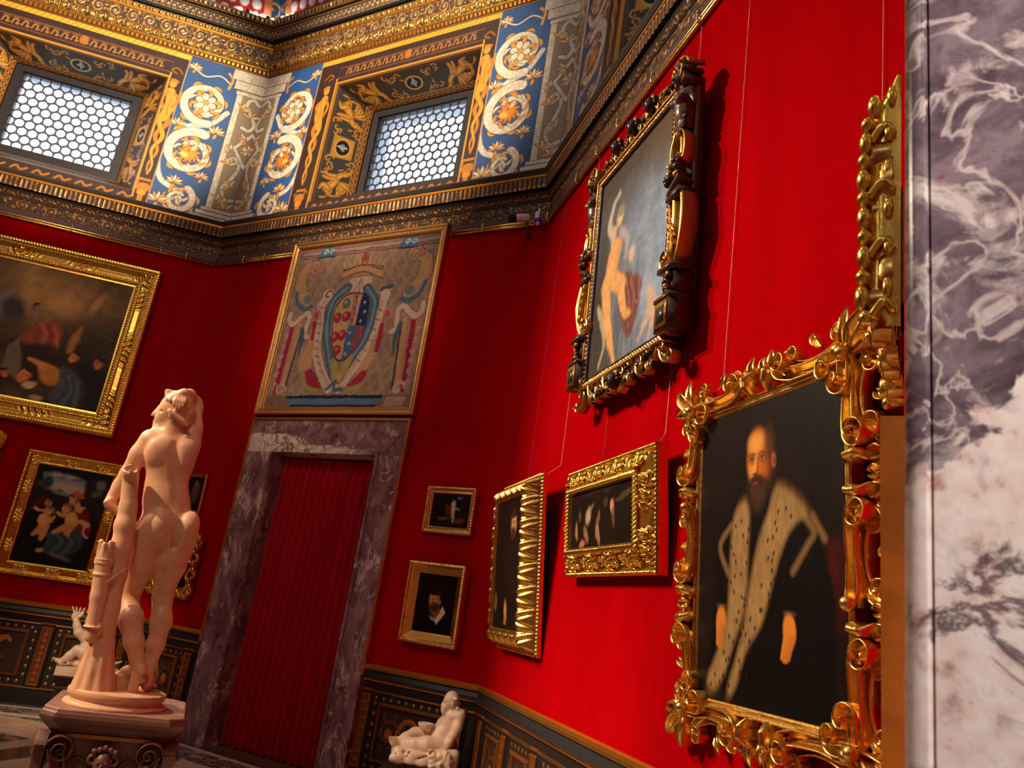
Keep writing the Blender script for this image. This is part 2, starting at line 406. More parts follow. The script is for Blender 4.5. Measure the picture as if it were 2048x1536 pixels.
# ------------------------------------------------------------------ solids from blended volumes (statues)
class Solid:
    def __init__(s, lo, hi, vox):
        s.lo = np.array(lo, float); s.vox = vox
        s.n = np.ceil((np.array(hi) - s.lo) / vox).astype(int) + 1
        s.d = np.full(s.n, 1.0, np.float32)
        s.ax = [s.lo[k] + np.arange(s.n[k]) * vox for k in range(3)]
    def _sl(s, lo, hi):
        a = np.clip(np.floor((np.array(lo) - s.lo) / s.vox).astype(int), 0, s.n); b = np.clip(np.ceil((np.array(hi) - s.lo) / s.vox).astype(int) + 1, 0, s.n)
        sl = tuple(slice(a[k], b[k]) for k in range(3))
        g = np.meshgrid(*[s.ax[k][sl[k]] for k in range(3)], indexing='ij')
        return sl, g
    def _mix(s, sl, d, k, sub=False):
        o = s.d[sl]
        if o.size == 0: return
        if sub:
            if k <= 0: s.d[sl] = np.maximum(o, -d); return
            h = np.clip(0.5 - 0.5 * (o + d) / k, 0, 1)
            s.d[sl] = o * (1 - h) - d * h + k * h * (1 - h)
        else:
            if k <= 0: s.d[sl] = np.minimum(o, d); return
            h = np.clip(0.5 + 0.5 * (o - d) / k, 0, 1)
            s.d[sl] = o * (1 - h) + d * h - k * h * (1 - h)
    def cap(s, a, b, ra, rb=None, k=0.02, sub=False):
        rb = ra if rb is None else rb
        a = np.array(a, float); b = np.array(b, float); m = max(ra, rb) + k * 1.5 + 0.03
        sl, g = s._sl(np.minimum(a, b) - m, np.maximum(a, b) + m)
        e = b - a; p = [g[i] - a[i] for i in range(3)]
        h = np.clip(sum(p[i] * e[i] for i in range(3)) / (e @ e + 1e-12), 0, 1)
        d = np.sqrt(sum((p[i] - h * e[i]) ** 2 for i in range(3))) - (ra + (rb - ra) * h)
        s._mix(sl, d, k, sub); return s
    def chain(s, pts, rad, k=0.02, sub=False):
        for i in range(len(pts) - 1): s.cap(pts[i], pts[i + 1], rad[i], rad[i + 1], k, sub)
        return s
    def ell(s, c, r, k=0.02, rot=(0, 0, 0), sub=False):
        c = np.array(c, float); r = np.array(r, float); m = r.max() + k * 1.5 + 0.03
        sl, g = s._sl(c - m, c + m)
        M = np.array(Matrix.Rotation(rot[2], 3, 'Z') @ Matrix.Rotation(rot[1], 3, 'Y') @ Matrix.Rotation(rot[0], 3, 'X')).T
        p = [g[i] - c[i] for i in range(3)]
        q = [sum(M[i][j] * p[j] for j in range(3)) for i in range(3)]
        k0 = np.sqrt(sum((q[i] / r[i]) ** 2 for i in range(3))); k1 = np.sqrt(sum((q[i] / r[i] ** 2) ** 2 for i in range(3))) + 1e-9
        s._mix(sl, k0 * (k0 - 1) / k1, k, sub); return s
    def block(s, c, r, rd=0.01, k=0.01, rz=0.0, sub=False):
        c = np.array(c, float); r = np.array(r, float); m = np.linalg.norm(r) + k + 0.03
        sl, g = s._sl(c - m, c + m)
        p = [g[i] - c[i] for i in range(3)]; ca, sa = math.cos(rz), math.sin(rz)
        q = [ca * p[0] + sa * p[1], -sa * p[0] + ca * p[1], p[2]]
        q = [np.abs(q[i]) - r[i] + rd for i in range(3)]
        d = np.sqrt(sum(np.maximum(x, 0) ** 2 for x in q)) + np.minimum(np.maximum(q[0], np.maximum(q[1], q[2])), 0) - rd
        s._mix(sl, d, k, sub); return s
    def mesh(s):
        d = s.d; nx, ny, nz = d.shape; ins = d < 0
        cnt = np.zeros((nx - 1, ny - 1, nz - 1), np.int8); acc = np.zeros((nx - 1, ny - 1, nz - 1, 3), np.float32); num = np.zeros((nx - 1, ny - 1, nz - 1), np.float32)
        C = [(0, 0, 0), (1, 0, 0), (0, 1, 0), (1, 1, 0), (0, 0, 1), (1, 0, 1), (0, 1, 1), (1, 1, 1)]
        V = lambda A, c: A[c[0]:nx - 1 + c[0], c[1]:ny - 1 + c[1], c[2]:nz - 1 + c[2]]
        for i in range(8):
            for j in range(i + 1, 8):
                df = [C[j][k] - C[i][k] for k in range(3)]
                if sum(abs(x) for x in df) != 1: continue
                a, b = V(d, C[i]), V(d, C[j]); x = V(ins, C[i]) != V(ins, C[j])
                t = np.where(x, a / (a - b + 1e-12), 0)
                for k in range(3): acc[..., k] += np.where(x, C[i][k] + t * df[k], 0)
                num += x
        act = num > 0
        idx = np.full(act.shape, -1, np.int64); idx[act] = np.arange(act.sum())
        P = np.argwhere(act) + acc[act] / num[act][:, None]
        v = s.lo + P * s.vox
        Q = []
        for ax in range(3):
            o = [k for k in range(3) if k != ax]
            sl0 = [slice(1, -1)] * 3; sl0[ax] = slice(0, -1); sl1 = list(sl0); sl1[ax] = slice(1, None)
            a, b = ins[tuple(sl0)], ins[tuple(sl1)]; w = np.argwhere(a != b)
            if len(w) == 0: continue
            fl = a[tuple(w.T)]
            w = w.copy()
            for k in o: w[:, k] += 1
            def at(d1, d2):
                q = w.copy(); q[:, o[0]] += d1; q[:, o[1]] += d2; return idx[tuple(q.T)]
            q = np.stack([at(-1, -1), at(0, -1), at(0, 0), at(-1, 0)], -1)
            f = fl if ax != 1 else ~fl
            q[~f] = q[~f][:, ::-1]
            Q.append(q)
        q = np.concatenate(Q); q = q[(q >= 0).all(1)]
        return v, q
    def build(s, name, mat, parent=None, it=2, matrix=None):
        v, q = s.mesh()
        for _ in range(it):                        # light smoothing
            a = np.zeros_like(v); n = np.zeros(len(v))
            for i in range(4):
                np.add.at(a, q[:, i], v[q[:, (i + 1) % 4]]); np.add.at(n, q[:, i], 1)
                np.add.at(a, q[:, (i + 1) % 4], v[q[:, i]]); np.add.at(n, q[:, (i + 1) % 4], 1)
            v = v * 0.5 + 0.5 * a / n[:, None]
        return MB().add(v, q).build(name, mat, parent, True, matrix)
# ------------------------------------------------------------------ materials (all procedural)
class NT:
    def __init__(s, name):
        s.m = bpy.data.materials.new(name); s.m.use_nodes = True
        s.t = s.m.node_tree; s.p = s.t.nodes['Principled BSDF']; s.out = s.t.nodes['Material Output']
    def n(s, typ, ins=None, **kw):
        nd = s.t.nodes.new(typ)
        for k, v in kw.items(): setattr(nd, k, v)
        for k, v in (ins or {}).items(): s.set(nd.inputs[k], v)
        return nd
    def set(s, sock, v):
        if isinstance(v, bpy.types.NodeSocket): s.t.links.new(v, sock)
        else: sock.default_value = v
    def co(s, kind='Object'): return s.n('ShaderNodeTexCoord').outputs[kind]
    def math(s, op, a, b=0.0, c=0.0, clamp=False):
        nd = s.n('ShaderNodeMath', {0: a, 1: b, 2: c}, operation=op); nd.use_clamp = clamp; return nd.outputs[0]
    def vmath(s, op, a, b=(0, 0, 0)):
        nd = s.n('ShaderNodeVectorMath', {0: a, 1: b}, operation=op); return nd.outputs['Value' if op in ('DOT_PRODUCT', 'LENGTH', 'DISTANCE') else 'Vector']
    def noise(s, co, scale, detail=4, rough=0.55, dist=0.0):
        return s.n('ShaderNodeTexNoise', {'Vector': co, 'Scale': scale, 'Detail': detail, 'Roughness': rough, 'Distortion': dist}).outputs['Fac']
    def ramp(s, f, stops, interp='LINEAR'):
        nd = s.n('ShaderNodeValToRGB', {'Fac': f}); r = nd.color_ramp; r.interpolation = interp
        while len(r.elements) < len(stops): r.elements.new(0.5)
        for e, (p, c) in zip(r.elements, stops):
            e.position = p; e.color = c if len(c) == 4 else (*c, 1)
        return nd.outputs['Color']
    def mix(s, f, a, b, mode='MIX'):
        nd = s.n('ShaderNodeMix', data_type='RGBA', blend_type=mode); nd.clamp_factor = True
        s.set(nd.inputs[0], f); s.set(nd.inputs[6], a); s.set(nd.inputs[7], b); return nd.outputs[2]
    def bump(s, h, strength=0.3, dist=0.01):
        return s.n('ShaderNodeBump', {'Height': h, 'Strength': strength, 'Distance': dist}).outputs['Normal']
    def prin(s, **kw):
        for k, v in kw.items(): s.set(s.p.inputs[k.replace('_', ' ')], v)
        return s

def mk_velvet():
    n = NT('red_velvet'); co = n.co('Object')
    sep = n.n('ShaderNodeSeparateXYZ', {0: co})
    wide = n.noise(n.n('ShaderNodeMapping', {'Vector': co, 'Scale': (2.2, 2.2, 0.15)}).outputs[0], 1.6, 2)
    fine = n.noise(co, 9.0, 5, 0.6)
    f = n.math('ADD', n.math('MULTIPLY', wide, 0.6), n.math('MULTIPLY', fine, 0.4))
    col = n.ramp(f, [(0.3, (0.33, 0.0006, 0.0022)), (0.55, (0.41, 0.0008, 0.003)), (0.75, (0.47, 0.001, 0.006))])
    n.prin(Base_Color=col, Roughness=0.95, Sheen_Weight=0.05, Sheen_Roughness=0.4, Sheen_Tint=(1, 0.0, 0.06, 1), Specular_IOR_Level=0.0)
    n.prin(Normal=n.bump(n.noise(co, 220, 2), 0.15, 0.002))
    return n.m

def mk_gold(name, base=(0.86, 0.50, 0.11), rough=0.3, bole=0.25, sc=14):
    n = NT(name); co = n.co('Object')
    a = n.noise(co, sc, 5, 0.6); b = n.noise(co, sc * 5, 3)
    wear = n.ramp(a, [(0.56, (0, 0, 0)), (0.72, (1, 1, 1))])
    wf = n.math('MULTIPLY', wear, bole)
    col = n.mix(wf, (*base, 1), (0.30, 0.075, 0.02, 1))
    n.prin(Base_Color=col, Metallic=n.math('SUBTRACT', 1.0, n.math('MULTIPLY', wf, 0.5)), Roughness=n.math('ADD', rough - 0.08, n.math('MULTIPLY', b, 0.2)))
    n.prin(Normal=n.bump(b, 0.12, 0.004))
    return n.m

def mk_col(name, rough=0.55, metal=0.0, bump=0.0, bsc=120, spec=0.3, gloss_gold=0.33, coat=0.0):
    """vertex colour; its alpha marks gilding"""
    n = NT(name)
    at = n.n('ShaderNodeAttribute', attribute_name='Col')
    al = at.outputs['Alpha']
    n.prin(Base_Color=at.outputs['Color'], Metallic=n.math('MULTIPLY', al, metal), Specular_IOR_Level=spec)
    n.prin(Roughness=n.math('ADD', rough, n.math('MULTIPLY', al, gloss_gold - rough)))
    if coat: n.prin(Coat_Weight=coat, Coat_Roughness=0.25)
    if bump: n.prin(Normal=n.bump(n.noise(n.co('Object'), bsc, 3), bump, 0.004))
    return n.m

def mk_marble(name, sc=1.0, jamb=False, lintel=False, stretch=1.0):
    n = NT(name); co0 = n.co('Object')
    co = n.n('ShaderNodeMapping', {'Vector': co0, 'Scale': (1, 1, stretch)}).outputs[0]
    mid = n.noise(co, 5 * sc, 7, 0.65, 0.8)
    base = n.ramp(mid, [(0.28, rgb4(74, 48, 54)), (0.45, rgb4(126, 88, 94)), (0.6, rgb4(160, 118, 122)), (0.75, rgb4(180, 142, 142))])
    # blotches and flecks of pale calcite, breaking up at every scale
    big = n.noise(co, 2.6 * sc, 10, 0.72, 0.5)
    blot = n.ramp(big, [(0.555, (0, 0, 0)), (0.585, (0.75, 0.75, 0.75)), (0.66, (1, 1, 1))])
    fl = n.noise(co, 17 * sc, 6, 0.7, 0.6)
    gate = n.ramp(n.noise(co, 3.0 * sc, 4), [(0.47, (0, 0, 0)), (0.6, (1, 1, 1))])
    fleck = n.math('MULTIPLY', n.ramp(fl, [(0.60, (0, 0, 0)), (0.66, (0.9, 0.9, 0.9))]), gate)
    r1 = n.math('ABSOLUTE', n.math('SUBTRACT', n.noise(co, 2.2 * sc, 6, 0.62, 1.0), 0.5))
    vein = n.math('MULTIPLY', n.ramp(r1, [(0.0, (0.9, 0.9, 0.9)), (0.006, (0.7, 0.7, 0.7)), (0.014, (0, 0, 0))]), gate)
    f = n.math('MAXIMUM', n.math('MAXIMUM', blot, fleck), vein)
    white = n.ramp(n.noise(co, 13 * sc, 5), [(0.3, rgb4(206, 178, 166)), (0.55, rgb4(244, 218, 200)), (0.75, rgb4(250, 230, 214))])
    patch = blot
    if jamb:
        sep = n.n('ShaderNodeSeparateXYZ', {0: co0})
        x, z = sep.outputs[0], sep.outputs[2]
        # pale lower half with a wandering edge, pale clouds higher up
        wob = n.math('MULTIPLY', n.math('SUBTRACT', n.noise(co0, 14, 5, 0.6, 0.6), 0.5), 0.22)
        lim = n.math('ADD', 1.70, n.math('MULTIPLY', n.math('SUBTRACT', x, 7.585), 1.0))
        low = n.ramp(n.math('ADD', n.math('MULTIPLY', n.math('SUBTRACT', n.math('ADD', lim, wob), z), 5.0), 0.5), [(0.47, (0, 0, 0)), (0.53, (1, 1, 1))])
        cloud = n.ramp(n.noise(co0, 9.0, 7, 0.66, 0.5), [(0.52, (0, 0, 0)), (0.62, (0.7, 0.7, 0.7))])
        vein = n.ramp(n.math('ABSOLUTE', n.math('SUBTRACT', n.noise(co0, 7.5, 4, 0.55, 1.2), 0.5)), [(0.0, (0.75, 0.75, 0.75)), (0.012, (0.5, 0.5, 0.5)), (0.03, (0, 0, 0))])
        patch = n.math('MAXIMUM', cloud, low)
        f = n.math('MAXIMUM', patch, n.math('MULTIPLY', vein, 0.8))
        base = n.ramp(n.noise(co0, 16, 6, 0.65, 0.6), [(0.3, rgb4(58, 42, 46)), (0.5, rgb4(96, 76, 80)), (0.62, rgb4(118, 98, 100)), (0.75, rgb4(104, 62, 60))])
        white = n.ramp(n.noise(co0, 26, 5, 0.6), [(0.28, rgb4(150, 106, 98)), (0.42, rgb4(200, 172, 160)), (0.6, rgb4(210, 192, 180)), (0.78, rgb4(176, 138, 126))])
    if lintel:
        # the pale area over the left end of the opening
        p = n.vmath('MULTIPLY', n.vmath('SUBTRACT', co0, (1.58, 0, 2.78)), (1.7, 0, 7.0))
        q = n.math('ADD', n.vmath('LENGTH', p), n.math('MULTIPLY', n.math('SUBTRACT', big, 0.5), 1.4))
        spot_ = n.ramp(n.math('MULTIPLY', q, 0.5), [(0.44, (1, 1, 1)), (0.47, (0, 0, 0))])
        tail = n.vmath('LENGTH', n.vmath('MULTIPLY', n.vmath('SUBTRACT', co0, (2.2, 0, 2.73)), (1.3, 0, 14.0)))
        tl = n.ramp(n.math('MULTIPLY', n.math('ADD', tail, n.math('MULTIPLY', n.math('SUBTRACT', big, 0.5), 1.6)), 0.5), [(0.44, (0.9, 0.9, 0.9)), (0.48, (0, 0, 0))])
        patch = n.math('MAXIMUM', spot_, tl); f = n.math('MAXIMUM', n.math('MAXIMUM', n.math('MULTIPLY', blot, 0.5), fleck), patch)
    # dark threads running through the pale areas
    ts = 8.0 if jamb else 4.2 * sc
    thread = n.ramp(n.math('ABSOLUTE', n.math('SUBTRACT', n.noise(co0 if jamb else co, ts, 6, 0.66, 0.5), 0.5)), [(0.0, (0.9, 0.9, 0.9)), (0.016, (0.7, 0.7, 0.7)), (0.05, (0, 0, 0))])
    tf = n.math('MULTIPLY', n.math('MULTIPLY', thread, patch), n.ramp(n.noise(co0, 6 if jamb else 3, 3), [(0.42, (0, 0, 0)), (0.55, (1, 1, 1))]))
    n.prin(Base_Color=n.mix(f, base, n.mix(tf, white, rgb4(66, 44, 52))), Roughness=0.22, Specular_IOR_Level=0.5)
    return n.m

def mk_statue(name, base, sc=5):
    n = NT(name); co = n.co('Object')
    a = n.noise(co, sc, 6, 0.6, 0.5); b = n.noise(co, sc * 7, 4)
    d = [x * 0.74 for x in base]; d[2] *= 0.86; d[1] *= 0.93
    col = n.ramp(n.math('ADD', n.math('MULTIPLY', a, 0.7), n.math('MULTIPLY', b, 0.3)), [(0.3, tuple(d)), (0.52, tuple(base)), (0.75, tuple(min(1, x * 1.06) for x in base))])
    n.prin(Base_Color=col, Roughness=0.42, Subsurface_Weight=0.08, Subsurface_Radius=(0.012, 0.008, 0.005), Subsurface_Scale=0.5)
    n.prin(Normal=n.bump(b, 0.06, 0.006))
    return n.m

def mk_plain(name, col, rough=0.5, metal=0.0, nsc=18, var=0.2, bump=0.0):
    n = NT(name); co = n.co('Object')
    f = n.noise(co, nsc, 4)
    c2 = tuple(x * (1 - var) for x in col); c3 = tuple(min(1, x * (1 + var)) for x in col)
    n.prin(Base_Color=n.ramp(f, [(0.3, c2), (0.7, c3)]), Roughness=rough, Metallic=metal)
    if bump: n.prin(Normal=n.bump(n.noise(co, nsc * 4, 3), bump, 0.004))
    return n.m

def mk_curtain():
    n = NT('curtain_velvet'); co = n.co('Object')
    f = n.noise(n.n('ShaderNodeMapping', {'Vector': co, 'Scale': (30, 30, 1.0)}).outputs[0], 1.0, 3)
    n.prin(Base_Color=n.ramp(f, [(0.3, (0.44, 0.001, 0.010)), (0.7, (0.66, 0.0018, 0.016))]), Roughness=0.8, Sheen_Weight=0.08, Sheen_Tint=(1, 0.1, 0.15, 1), Specular_IOR_Level=0.2)
    return n.m

def mk_glass():
    n = NT('roundel_glass'); co = n.co('Object')
    tr = n.n('ShaderNodeBsdfTransparent', {'Color': (0.86, 0.92, 0.97, 1)}); gl = n.n('ShaderNodeBsdfGlossy', {'Color': (1, 1, 1, 1), 'Roughness': 0.08})
    fr = n.n('ShaderNodeFresnel', {'IOR': 1.35})
    mx = n.n('ShaderNodeMixShader', {0: fr.outputs[0], 1: tr.outputs[0], 2: gl.outputs[0]})
    n.t.links.new(mx.outputs[0], n.out.inputs['Surface'])
    return n.m

def mk_lamp(col, strength):
    n = NT('lamp_glow'); em = n.n('ShaderNodeEmission', {'Color': (*col, 1), 'Strength': strength})
    n.t.links.new(em.outputs[0], n.out.inputs['Surface']); return n.m

def mk_floor():
    n = NT('inlaid_marble_floor'); co = n.co('Object')
    flat = n.vmath('MULTIPLY', co, (1, 1, 0))
    dd = None
    for k in range(4):
        a = k * PI / 4
        x = n.math('ABSOLUTE', n.vmath('DOT_PRODUCT', flat, (math.cos(a), math.sin(a), 0)))
        dd = x if dd is None else n.math('MAXIMUM', dd, x)
    edge = n.math('SUBTRACT', L / 2 * (1 + math.sqrt(2)), dd)        # distance from the wall
    vein = n.ramp(n.noise(co, 7, 6, 0.65, 2.5), [(0.4, rgb4(58, 50, 46)), (0.5, rgb4(120, 108, 98)), (0.62, rgb4(205, 186, 168))])
    cream = n.ramp(n.noise(co, 5, 5, 0.6, 0.5), [(0.3, rgb4(222, 196, 174)), (0.7, rgb4(246, 226, 206))])
    pink = n.ramp(n.noise(co, 5, 5, 0.6, 0.5), [(0.3, rgb4(216, 174, 152)), (0.7, rgb4(240, 208, 186))])
    dark = n.ramp(n.noise(co, 9, 5), [(0.3, rgb4(66, 50, 44)), (0.7, rgb4(104, 82, 72))])
    purple = n.ramp(n.noise(co, 9, 5), [(0.3, rgb4(70, 52, 58)), (0.7, rgb4(104, 80, 84))])
    red = n.ramp(n.noise(co, 8, 5), [(0.3, rgb4(110, 48, 36)), (0.7, rgb4(142, 70, 52))])
    def band(lo, hi): return n.math('MULTIPLY', n.math('GREATER_THAN', edge, lo), n.math('LESS_THAN', edge, hi))
    sep = n.n('ShaderNodeSeparateXYZ', {0: flat}); ang = n.math('ARCTAN2', sep.outputs[1], sep.outputs[0])
    rad = n.vmath('LENGTH', flat)
    # rays from the middle and rings across them
    ra = n.math('FRACT', n.math('MULTIPLY', ang, 16 / (2 * PI)))
    ring = n.math('FRACT', n.math('MULTIPLY', rad, 0.95))
    stripe = n.math('LESS_THAN', n.math('ABSOLUTE', n.math('SUBTRACT', ra, 0.5)), 0.10)
    cell = n.math('MULTIPLY', n.math('GREATER_THAN', ring, 0.6), n.math('GREATER_THAN', n.math('ABSOLUTE', n.math('SUBTRACT', ra, 0.5)), 0.22))
    col = n.mix(cell, pink, vein)
    line = n.math('MAXIMUM', n.math('LESS_THAN', n.math('ABSOLUTE', n.math('SUBTRACT', n.math('ABSOLUTE', n.math('SUBTRACT', ra, 0.5)), 0.16)), 0.06), n.math('LESS_THAN', ring, 0.14))
    col = n.mix(line, col, cream)
    col = n.mix(stripe, col, dark)
    disc = n.math('LESS_THAN', n.math('ADD', n.math('POWER', n.math('SUBTRACT', ra, 0.25), 2), n.math('POWER', n.math('SUBTRACT', ring, 0.78), 2)), 0.016)
    col = n.mix(disc, col, red)
    col = n.mix(band(0.0, 0.16), col, purple)
    col = n.mix(band(0.16, 0.24), col, cream)
    col = n.mix(band(0.24, 0.56), col, vein)
    col = n.mix(band(0.56, 0.70), col, cream)
    n.prin(Base_Color=col, Roughness=0.2)
    return n.m

M = {}
M['velvet'] = mk_velvet()
M['gold'] = mk_gold('gilding', (0.86, 0.52, 0.13), 0.27, 0.1)
M['gold_old'] = mk_gold('worn_gilding', (0.78, 0.44, 0.13), 0.32, 0.6, 18)
M['gold_bright'] = mk_gold('burnished_gilding', (0.92, 0.58, 0.10), 0.22, 0.12, 10)
M['gold_dull'] = mk_gold('dull_gilding', (0.55, 0.29, 0.08), 0.38, 0.5, 20)
M['paint'] = mk_col('painted_gilt_ornament', 0.5, 0.85, 0.1, 60, 0.35)
M['fresco'] = mk_col('frieze_painting', 0.5, 0.35, 0.08, 90, 0.35, 0.4)
M['canvas'] = mk_col('varnished_canvas', 0.45, 0.0, 0.10, 260, 0.12, 0.45, 0.0)
M['canvas_dull'] = mk_col('dull_canvas', 0.6, 0.0, 0.10, 260, 0.12, 0.6, 0.0)
M['tapestry'] = mk_col('tapestry_weave', 0.9, 0.0, 0.35, 500, 0.1)
M['walnut_gilt'] = mk_col('parcel_gilt_walnut', 0.32, 0.9, 0.12, 60, 0.4, 0.3)
M['door_marble'] = mk_marble('violet_breccia', 1.3, stretch=0.5)
M['lintel_marble'] = mk_marble('violet_breccia_pale', 1.3, lintel=True)
M['jamb_marble'] = mk_marble('breccia_slab', 3.6, jamb=True)
M['statue'] = mk_statue('warm_marble', (0.78, 0.45, 0.29))
M['white_marble'] = mk_statue('white_marble', (0.80, 0.60, 0.48), 8)
M['pedestal'] = mk_statue('red_brown_marble', (0.15, 0.062, 0.042), 7)
M['pedestal_top'] = mk_statue('rosy_marble', (0.36, 0.19, 0.16), 6)
M['dark_wood'] = mk_plain('dark_wood', (0.022, 0.014, 0.012), 0.35, 0, 30, 0.4)
M['black'] = mk_plain('black_moulding', (0.010, 0.010, 0.013), 0.28, 0, 20, 0.3)
M['walnut'] = mk_plain('walnut', (0.085, 0.04, 0.026), 0.32, 0, 26, 0.4, 0.1)
M['board'] = mk_plain('orange_brown_wood', (0.85, 0.25, 0.015), 0.45, 0, 12, 0.25)
M['curtain'] = mk_curtain()
M['glass'] = mk_glass()
M['lead'] = mk_plain('lead_came', (0.05, 0.05, 0.06), 0.5, 0.3)
M['winframe'] = mk_plain('dark_window_frame', (0.018, 0.017, 0.022), 0.4)
M['reveal_out'] = mk_plain('outer_reveal', (0.55, 0.58, 0.66), 0.8)
M['ledge'] = mk_plain('slate_ledge', (0.085, 0.08, 0.08), 0.35)
M['plum'] = mk_plain('plum_board', (0.085, 0.028, 0.038), 0.55)
M['brass'] = mk_gold('brass', (0.85, 0.58, 0.25), 0.25, 0.0)
M['wire'] = mk_plain('wire', (0.75, 0.45, 0.42), 0.4, 0.2)
M['wire_dark'] = mk_plain('dark_wire', (0.20, 0.03, 0.04), 0.5, 0.2)
M['plastic_white'] = mk_plain('white_plastic', (0.75, 0.72, 0.72), 0.4, 0, 10, 0.05)
M['plastic_black'] = mk_plain('black_plastic', (0.012, 0.012, 0.014), 0.35, 0, 10, 0.1)
M['plastic_blue'] = mk_plain('blue_plastic', (0.04, 0.06, 0.75), 0.35, 0, 10, 0.1)
M['plaster'] = mk_plain('pale_plaster', (0.55, 0.45, 0.36), 0.85)
M['dome_paint'] = mk_col('dome_painting', 0.45, 0.6, 0.0)
M['floor'] = mk_floor()
M['lamp'] = mk_lamp((1.0, 0.88, 0.66), 25.0)
M['lamp_red'] = mk_lamp((1.0, 0.25, 0.05), 12.0)
# ------------------------------------------------------------------ room shell
NAMES = {'A': 'wall_left', 'B': 'wall_back', 'C': 'wall_right', 'D': 'wall_entrance', 'E': 'wall_near_right', 'F': 'wall_near', 'G': 'wall_near_left', 'H': 'wall_far_left'}
Z_DADO, Z_RAIL, Z_FR0, Z_FR1, Z_DRUM, Z_TOP = 0.95, 5.05, 5.46, 7.61, 8.1, 9.6
WIN = (1.25, 3.28, 5.63, 7.22)          # outer edge of the splayed window on the wall plane
DOOR = {'B': (1.68, 2.98, 2.72), 'D': (0.70, 2.95, 4.3)}

def rect_wall(mb, xs, zs, hole, y=0.0):
    for i in range(len(xs) - 1):
        for j in range(len(zs) - 1):
            xm, zm = (xs[i] + xs[i + 1]) / 2, (zs[j] + zs[j + 1]) / 2
            if any(a < xm < b and c < zm < d for a, b, c, d in hole): continue
            mb.add([(xs[i], y, zs[j]), (xs[i + 1], y, zs[j]), (xs[i + 1], y, zs[j + 1]), (xs[i], y, zs[j + 1])], [(0, 1, 2, 3)])

WALLOBJ = {}
def build_walls():
    n = len(WALLS)
    for w in WALLS:
        mb = MB(); hole = []; xs = [0, L]; zs = [0, Z_DRUM]
        if w in 'ABC':
            zs = [0, Z_FR0 + 0.02]
        if w in DOOR:
            a, b, h = DOOR[w]; hole.append((a, b, -1, h)); xs += [a, b]; zs += [h]
        rect_wall(mb, sorted(xs), sorted(zs), hole)
        o = mb.build(NAMES[w], M['velvet'], None, False, wmat(w)); tag(o, kind='structure'); WALLOBJ[w] = o
    # floor, drum above the cornice, closing vault
    P = [wmat(w).translation for w in WALLS]
    c = CEN
    v = [p - c for p in P]
    v = [(p.x * 1.0, p.y * 1.0, 0) for p in v]
    fl = MB().add(v + [(0, 0, 0)], None, [((i + 1) % 8, i, 8) for i in range(8)])
    o = fl.build('floor', M['floor'], None, False, Matrix.Translation(c)); tag(o, kind='structure')
    mb = MB(); cv = []
    # the dome: red with rows of pale shells, a painted rib at every corner
    for w in WALLS:
        if w in 'AB':
            r = Ras(L, 1.5, 0.011, rgb(150, 26, 30), 0, 0)
            k = 0
            for j in range(9):
                for i in range(29):
                    x = 0.10 + i * 0.16 + (0.08 if j % 2 else 0); z = 0.10 + j * 0.16
                    r.ell(x, z, 0.062, 0.062, 0, rgb(214, 196, 196), 0.15, 1, 0.015); r.ell(x, z, 0.04, 0.045, 0, rgb(196, 206, 232), 0.4, 0.8)
            for x0, sg in ((0, 1), (L, -1)):
                r.rect(x0 - 0.2, x0 + 0.2, 0, 1.5, rgb(190, 120, 84)); r.rect(x0 - 0.11, x0 + 0.11, 0, 1.5, rgb(34, 66, 106))
                for q in range(5):
                    r.stroke(spiral(x0 + sg * 0.08, 0.15 + q * 0.28, 0.10, 0.02, -1.2, 4.2), 0.012, rgb(226, 160, 70, 1), 0.008)
                    r.ell(x0 + sg * 0.15, 0.02 + q * 0.28, 0.04, 0.04, 0, rgb(230, 190, 140))
            P3 = r.plane(); P3[..., 1] -= 0.0
            zz = P3[..., 2] + 0.0
            P3[..., 2] = zz; k_ = zz * 0.35
            # lean the drum inward a little as it rises
            tt = np.tan(PI / 8) * k_
            P3[..., 0] = tt + P3[..., 0] / L * (L - 2 * tt); P3[..., 1] -= k_
            d = MB().grid(P3, r.c).build('dome_panel', M['dome_paint'], None, True, wmat(w, 0, Z_DRUM, -0.0)); cv.append(d)
        else:
            o0, o1 = 0.0, 0.525; t1 = T22 * o1
            mb.add([tuple(wmat(w) @ Vector((0, 0, Z_DRUM))), tuple(wmat(w) @ Vector((L, 0, Z_DRUM))), tuple(wmat(w) @ Vector((L - t1, -o1, Z_DRUM + 1.5))), tuple(wmat(w) @ Vector((t1, -o1, Z_DRUM + 1.5)))], [(0, 1, 2, 3)])
    ring = [wmat(w) @ Vector((T22 * 0.525, -0.525, Z_DRUM + 1.5)) for w in WALLS]
    top = CEN + Vector((0, 0, 12.5))
    mb.add([tuple(p) for p in ring] + [tuple(top)], None, [(i, (i + 1) % 8, 8) for i in range(8)])
    o = mb.build('ceiling', M['plaster'], None, False); tag(o, kind='structure')
    for d in cv:
        d.parent = o
build_walls()

